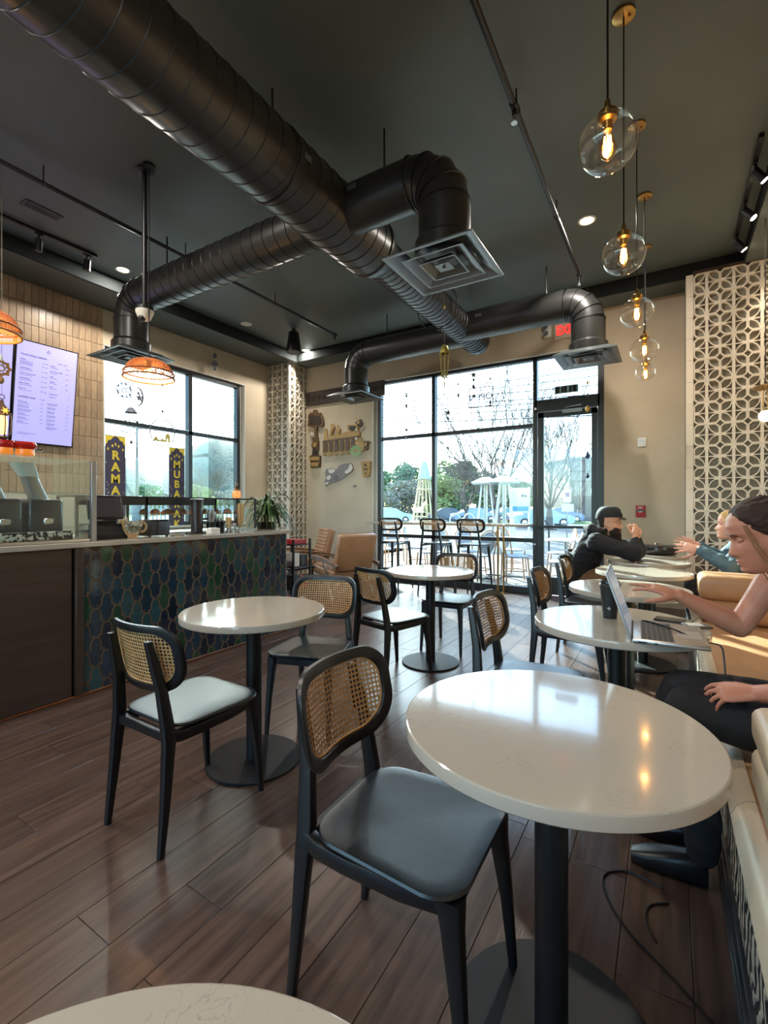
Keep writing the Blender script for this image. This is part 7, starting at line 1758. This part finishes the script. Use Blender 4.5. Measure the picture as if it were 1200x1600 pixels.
# cars
def car(label, p, rz, col, s=1):
    t = thing('car', label, 'car', p, rz, 'cars in the car park'); cm = mat('car_paint', col, .3, coat=.6, metal=.2); gl_ = mat('car_glass', srgb(56, 68, 80), .1)
    prof = [(-2.2, .35), (-2.25, .62), (-2.1, .86), (-1.55, .93), (-.75, 1.38), (-.1, 1.44), (.55, 1.38), (1.25, .98), (1.95, .88), (2.22, .68), (2.25, .38), (2.0, .26), (-2.0, .26)]
    mb = MB(); mb.rings([[(x * (.97 if abs(y) > .8 else 1), y * (.86 if z > 1 else 1), z) for x, z in prof] for y in (-.88, -.84, -.3, .3, .84, .88)], smooth=False); mb.obj('body', cm, t, 30)
    for sd in (-1, 1):
        MB().mesh(plate([[(-1.3, .95), (-.68, 1.31), (-.12, 1.35), (-.12, .95)]], .02), T(0, .775 * sd, 0) @ XZ).mesh(plate([[(-.04, .95), (-.04, 1.35), (.5, 1.31), (1.08, .97)]], .02), T(0, .775 * sd, 0) @ XZ).obj('side_window', gl_, t)
        for x in (-1.38, 1.38):
            MB().lathe([(0, -.1), (.3, -.1), (.33, -.06), (.33, .08), (.3, .1), (0, .1)], c=(x, .80 * sd, .33), n=22, axis='Y').obj('wheel', M['black'], t); MB().lathe([(0, -.02), (.19, 0), (.19, .02), (0, .03)], c=(x, .90 * sd, .33), n=16, axis='Y').obj('hub_cap', M['steel'], t)
        MB().box((2.17, .6 * sd, .68), (.12, .35, .13), None, .02).obj('headlight', M['white'], t); MB().box((-2.2, .6 * sd, .76), (.1, .3, .14), None, .02).obj('tail_light', M['leather'], t)
    return t
car('pale blue sedan parked beyond the patio, seen past the third bar stool', far(741, 46), TH + .1, srgb(126, 148, 178))
car('dark blue car half hidden behind the pale blue sedan', far(756, 55), TH - .1, srgb(70, 88, 120))
car('teal car behind the white board', far(790, 50), TH + .5, srgb(70, 120, 128))
car('pale blue hatchback seen through the entrance door glass', far(846, 35), TH - .12, srgb(134, 156, 180))
car('navy car behind the hatchback in the door glass', far(872, 44), TH + .15, srgb(72, 90, 130))
car('pinkish car between white board and door frame', far(823, 44), TH + .6, srgb(190, 168, 176))
car('silver car at the left edge of the storefront view', far(606, 42), TH + .3, srgb(176, 188, 196))
car('dark car in the gap right of the window mullion', far(701, 50), TH, srgb(70, 82, 96))
# heaters, slatted tower, board, posts
hw_ = mat('heater_white', srgb(214, 222, 220), .4)
def heater(px, D, label):
    t = thing('patio_heater', label, 'patio heater', far(px, D) + Vector((0, 0, .0)), RND.uniform(.2, .6), 'pyramid patio heaters')
    for sx in (-1, 1):
        for sy in (-1, 1): MB().tube([(.34 * sx, .34 * sy, .1), (.12 * sx, .12 * sy, 2.16)], .024, 6).obj('leg', hw_, t)
    MB().cyl((0, 0, .6), (0, 0, 2.15), .06, n=12).obj('glass_tube', mat('heater_tube', srgb(190, 204, 200), .2, trans=.5) if not bpy.data.materials.get('heater_tube') else bpy.data.materials['heater_tube'], t)
    MB().rings([[(x, y, z) for x, y in ((-s, -s), (s, -s), (s, s), (-s, s))] for s, z in ((.40, 2.16), (.42, 2.19), (.10, 2.36))], smooth=False).obj('cap', hw_, t)
    MB().rings([[(x, y, z) for x, y in ((-s, -s), (s, -s), (s, s), (-s, s))] for s, z in ((.38, .0), (.38, .1), (.29, .62))], smooth=False).obj('base_housing', hw_, t)
heater(759, 14.2, 'left one of two white pyramid patio heaters beyond the bar ledge'); heater(788, 13.6, 'right one of two white pyramid patio heaters beyond the bar ledge')
t = thing('slatted_tower', 'tapering pale wooden slatted tower on the patio left of the mullion', 'tower', far(663, 11.6) + Vector((0, 0, .14)), .4)
sl = mat('pale_slat', srgb(206, 196, 168), .7)
for k in range(14):
    a = 2 * math.pi * k / 14; MB().tube([(.56 * math.cos(a), .56 * math.sin(a), 0), (.31 * math.cos(a), .31 * math.sin(a), .95), (.10 * math.cos(a), .10 * math.sin(a), 2.2)], .022, 4, flat=(1, .5)).obj('slat', sl, t)
for z, r in ((.95, .315), (1.75, .18)): MB().tube([(r * math.cos(i * math.pi / 12), r * math.sin(i * math.pi / 12), z) for i in range(24)], .02, 5, closed=True).obj('hoop', sl, t)
MB().lathe([(0, 2.46), (.06, 2.42), (.12, 2.2), (.17, 2.0), (.15, 2.0), (0, 2.3)], n=16).obj('cloth_top', mat('tower_cloth', srgb(170, 190, 178), .8), t)
t = thing('sale_board', 'white notice board with a blue stripe beyond the patio heaters', 'sign', far(813, 24), TH)
MB().bb(-.55, .5, -.03, .03, 1.2, 2.45, .01).obj('board', M['white'], t); MB().bb(-.5, .45, -.034, -.03, 1.25, 1.5).obj('blue_stripe', mat('stripe_blue', srgb(90, 150, 180), .6), t); MB().bb(.06, .12, -.036, -.03, 1.98, 2.12).bb(.15, .19, -.036, -.03, 1.98, 2.12).bb(.22, .3, -.036, -.03, 1.98, 2.08).obj('dark_mark', M['black'], t)
for x in (-.5, .45): MB().bb(x - .04, x + .04, -.04, .04, 0, 2.5).obj('post', M['white'], t)
t = thing('street_sign', 'thin street sign post with two white plates in the door glass', 'sign', far(886, 22), TH); MB().cyl((0, 0, 0), (0, 0, 2.5), .03, n=8).obj('post', M['chrome'], t); MB().bb(-.18, .18, -.04, -.03, 1.7, 2.3).obj('plate', M['white'], t); MB().bb(-.26, .3, -.04, -.03, 1.25, 1.6).obj('plate', M['white'], t); MB().bb(-.1, .1, -.045, -.04, 1.95, 2.15).obj('mark', mat('sign_mark', srgb(150, 100, 120), .6), t)
t = thing('bike_rack', 'pair of pale hoops standing beyond the car park kerb', 'bike rack', far(722, 20), TH)
for x in (-.3, .3): MB().tube([(x - .22, 0, 0), (x - .22, 0, .9)] + [(x - .22 * math.cos(a), 0, .9 + .28 * math.sin(a)) for a in [i * math.pi / 8 for i in range(1, 8)]] + [(x + .22, 0, .9), (x + .22, 0, 0)], .03, 8).obj('hoop', M['white'], t)
t = thing('bike_hoop', 'single dark hoop at the kerb behind the door handle', 'bike rack', far(847, 13.6) + Vector((0, 0, .14)), TH); MB().tube([(-.2, 0, 0), (-.2, 0, .75)] + [(-.2 * math.cos(a), 0, .75 + .18 * math.sin(a)) for a in [i * math.pi / 6 for i in range(1, 6)]] + [(.2, 0, .75), (.2, 0, 0)], .025, 8).obj('hoop', M['blackmetal'], t); MB().lathe([(0, 0), (.06, 0), (.06, .01), (0, .01)], c=(-.2, 0, 0), n=12).lathe([(0, 0), (.06, 0), (.06, .01), (0, .01)], c=(.2, 0, 0), n=12).obj('foot_plate', M['steel'], t)
# patio bistro chairs and tables
ratt = mat('patio_rattan', srgb(176, 132, 96), .6); rweave = mat('patio_weave', srgb(190, 196, 204), .7, var=(60, srgb(120, 134, 150), .4))
def bistro(label, loc, rz):
    t = thing('patio_chair', label, 'chair', loc, rz, 'rattan bistro chairs on the patio')
    MB().lathe([(0, .43), (.20, .43), (.215, .445), (.2, .46), (0, .455)], n=24).obj('seat', rweave, t)
    for s in (-1, 1):
        MB().tube([(.17, .17 * s, .44), (.21, .19 * s, 0)], .013, 6).obj('front_leg', ratt, t)
    arch = [(-.20, -.19, .0), (-.19, -.18, .44), (-.25, -.20, .70)] + [(-.27 - .01 * math.sin(a), -.20 * math.cos(a), .70 + .20 * math.sin(a)) for a in [i * math.pi / 10 for i in range(1, 10)]] + [(-.25, .20, .70), (-.19, .18, .44), (-.20, .19, 0)]
    MB().tube(arch, .014, 7).obj('back_hoop', ratt, t)
    mb = MB(); pts = [(.17 * math.cos(a), .66 + .20 * math.sin(a)) for a in [i * math.pi / 9 for i in range(19)]]
    pl = [(.175 * math.cos(a), .175 * math.sin(a) * 1.15) for a in [i * math.pi / 12 for i in range(24)]]
    mb.mesh(plate([pl], .012), T(-.245, 0, .68) @ Ry(math.radians(-10)) @ YZ); mb.obj('woven_back', rweave, t)
    MB().tube([(.19 * math.cos(i * math.pi / 8), .19 * math.sin(i * math.pi / 8), .2) for i in range(16)], .009, 5, closed=True).obj('ring_stretcher', ratt, t)
    return t
pcs = [(-1.42, 7.75, 190, 'blue backed rattan patio chair just outside the door glass'), (-1.02, 8.4, 215, 'brown rattan patio chair behind the seated man'), (-2.3, 8.2, 30, 'patio chair outside, right of the brass ledge legs'), (-1.75, 9.2, 200, 'patio chair farther out in the door glass'), (-2.9, 8.0, 150, 'patio chair outside, left of the brass ledge legs'), (-3.3, 8.7, -30, 'patio chair outside behind the third stool'), (-3.9, 8.1, 160, 'patio chair outside behind the middle stool'), (-4.6, 8.9, 20, 'patio chair outside between first and middle stool'), (-5.0, 8.2, 170, 'patio chair outside behind the first stool'), (-2.7, 9.4, 60, 'patio chair in the second row outside, by the ledge legs'), (-5.6, 9.6, 10, 'patio chair in the second row outside, leftmost')]
b0 = None
for x, y, a, lab in pcs:
    if b0 is None: b0 = bistro(lab, (x, y, -.02), math.radians(a))
    else: dup(b0, (x, y, -.02), math.radians(a), lab, 'rattan bistro chairs on the patio')
def ptable(label, loc):
    t = thing('patio_table', label, 'table', loc, 0, 'pale patio tables')
    MB().lathe([(0, .71), (.36, .71), (.365, .72), (.36, .735), (0, .735)], n=32).obj('tabletop', M['white'], t); MB().cyl((0, 0, .02), (0, 0, .71), .03, n=12).obj('post', M['chrome'], t)
    for k in range(4): MB().box((.17 * math.cos(k * math.pi / 2), .17 * math.sin(k * math.pi / 2), .015), (.36 if k % 2 == 0 else .04, .04 if k % 2 == 0 else .36, .03), None, .004).obj('foot', M['chrome'], t)
    return t
p0 = ptable('pale patio table outside the door', (-1.55, 8.75, -.02))
for x, y, lab in ((-2.65, 8.7, 'pale patio table outside beside the brass ledge legs'), (-3.6, 8.25, 'pale patio table outside behind the stools'), (-4.9, 8.6, 'pale patio table outside at the left jamb')): dup(p0, (x, y, -.02), 0, lab, 'pale patio tables')
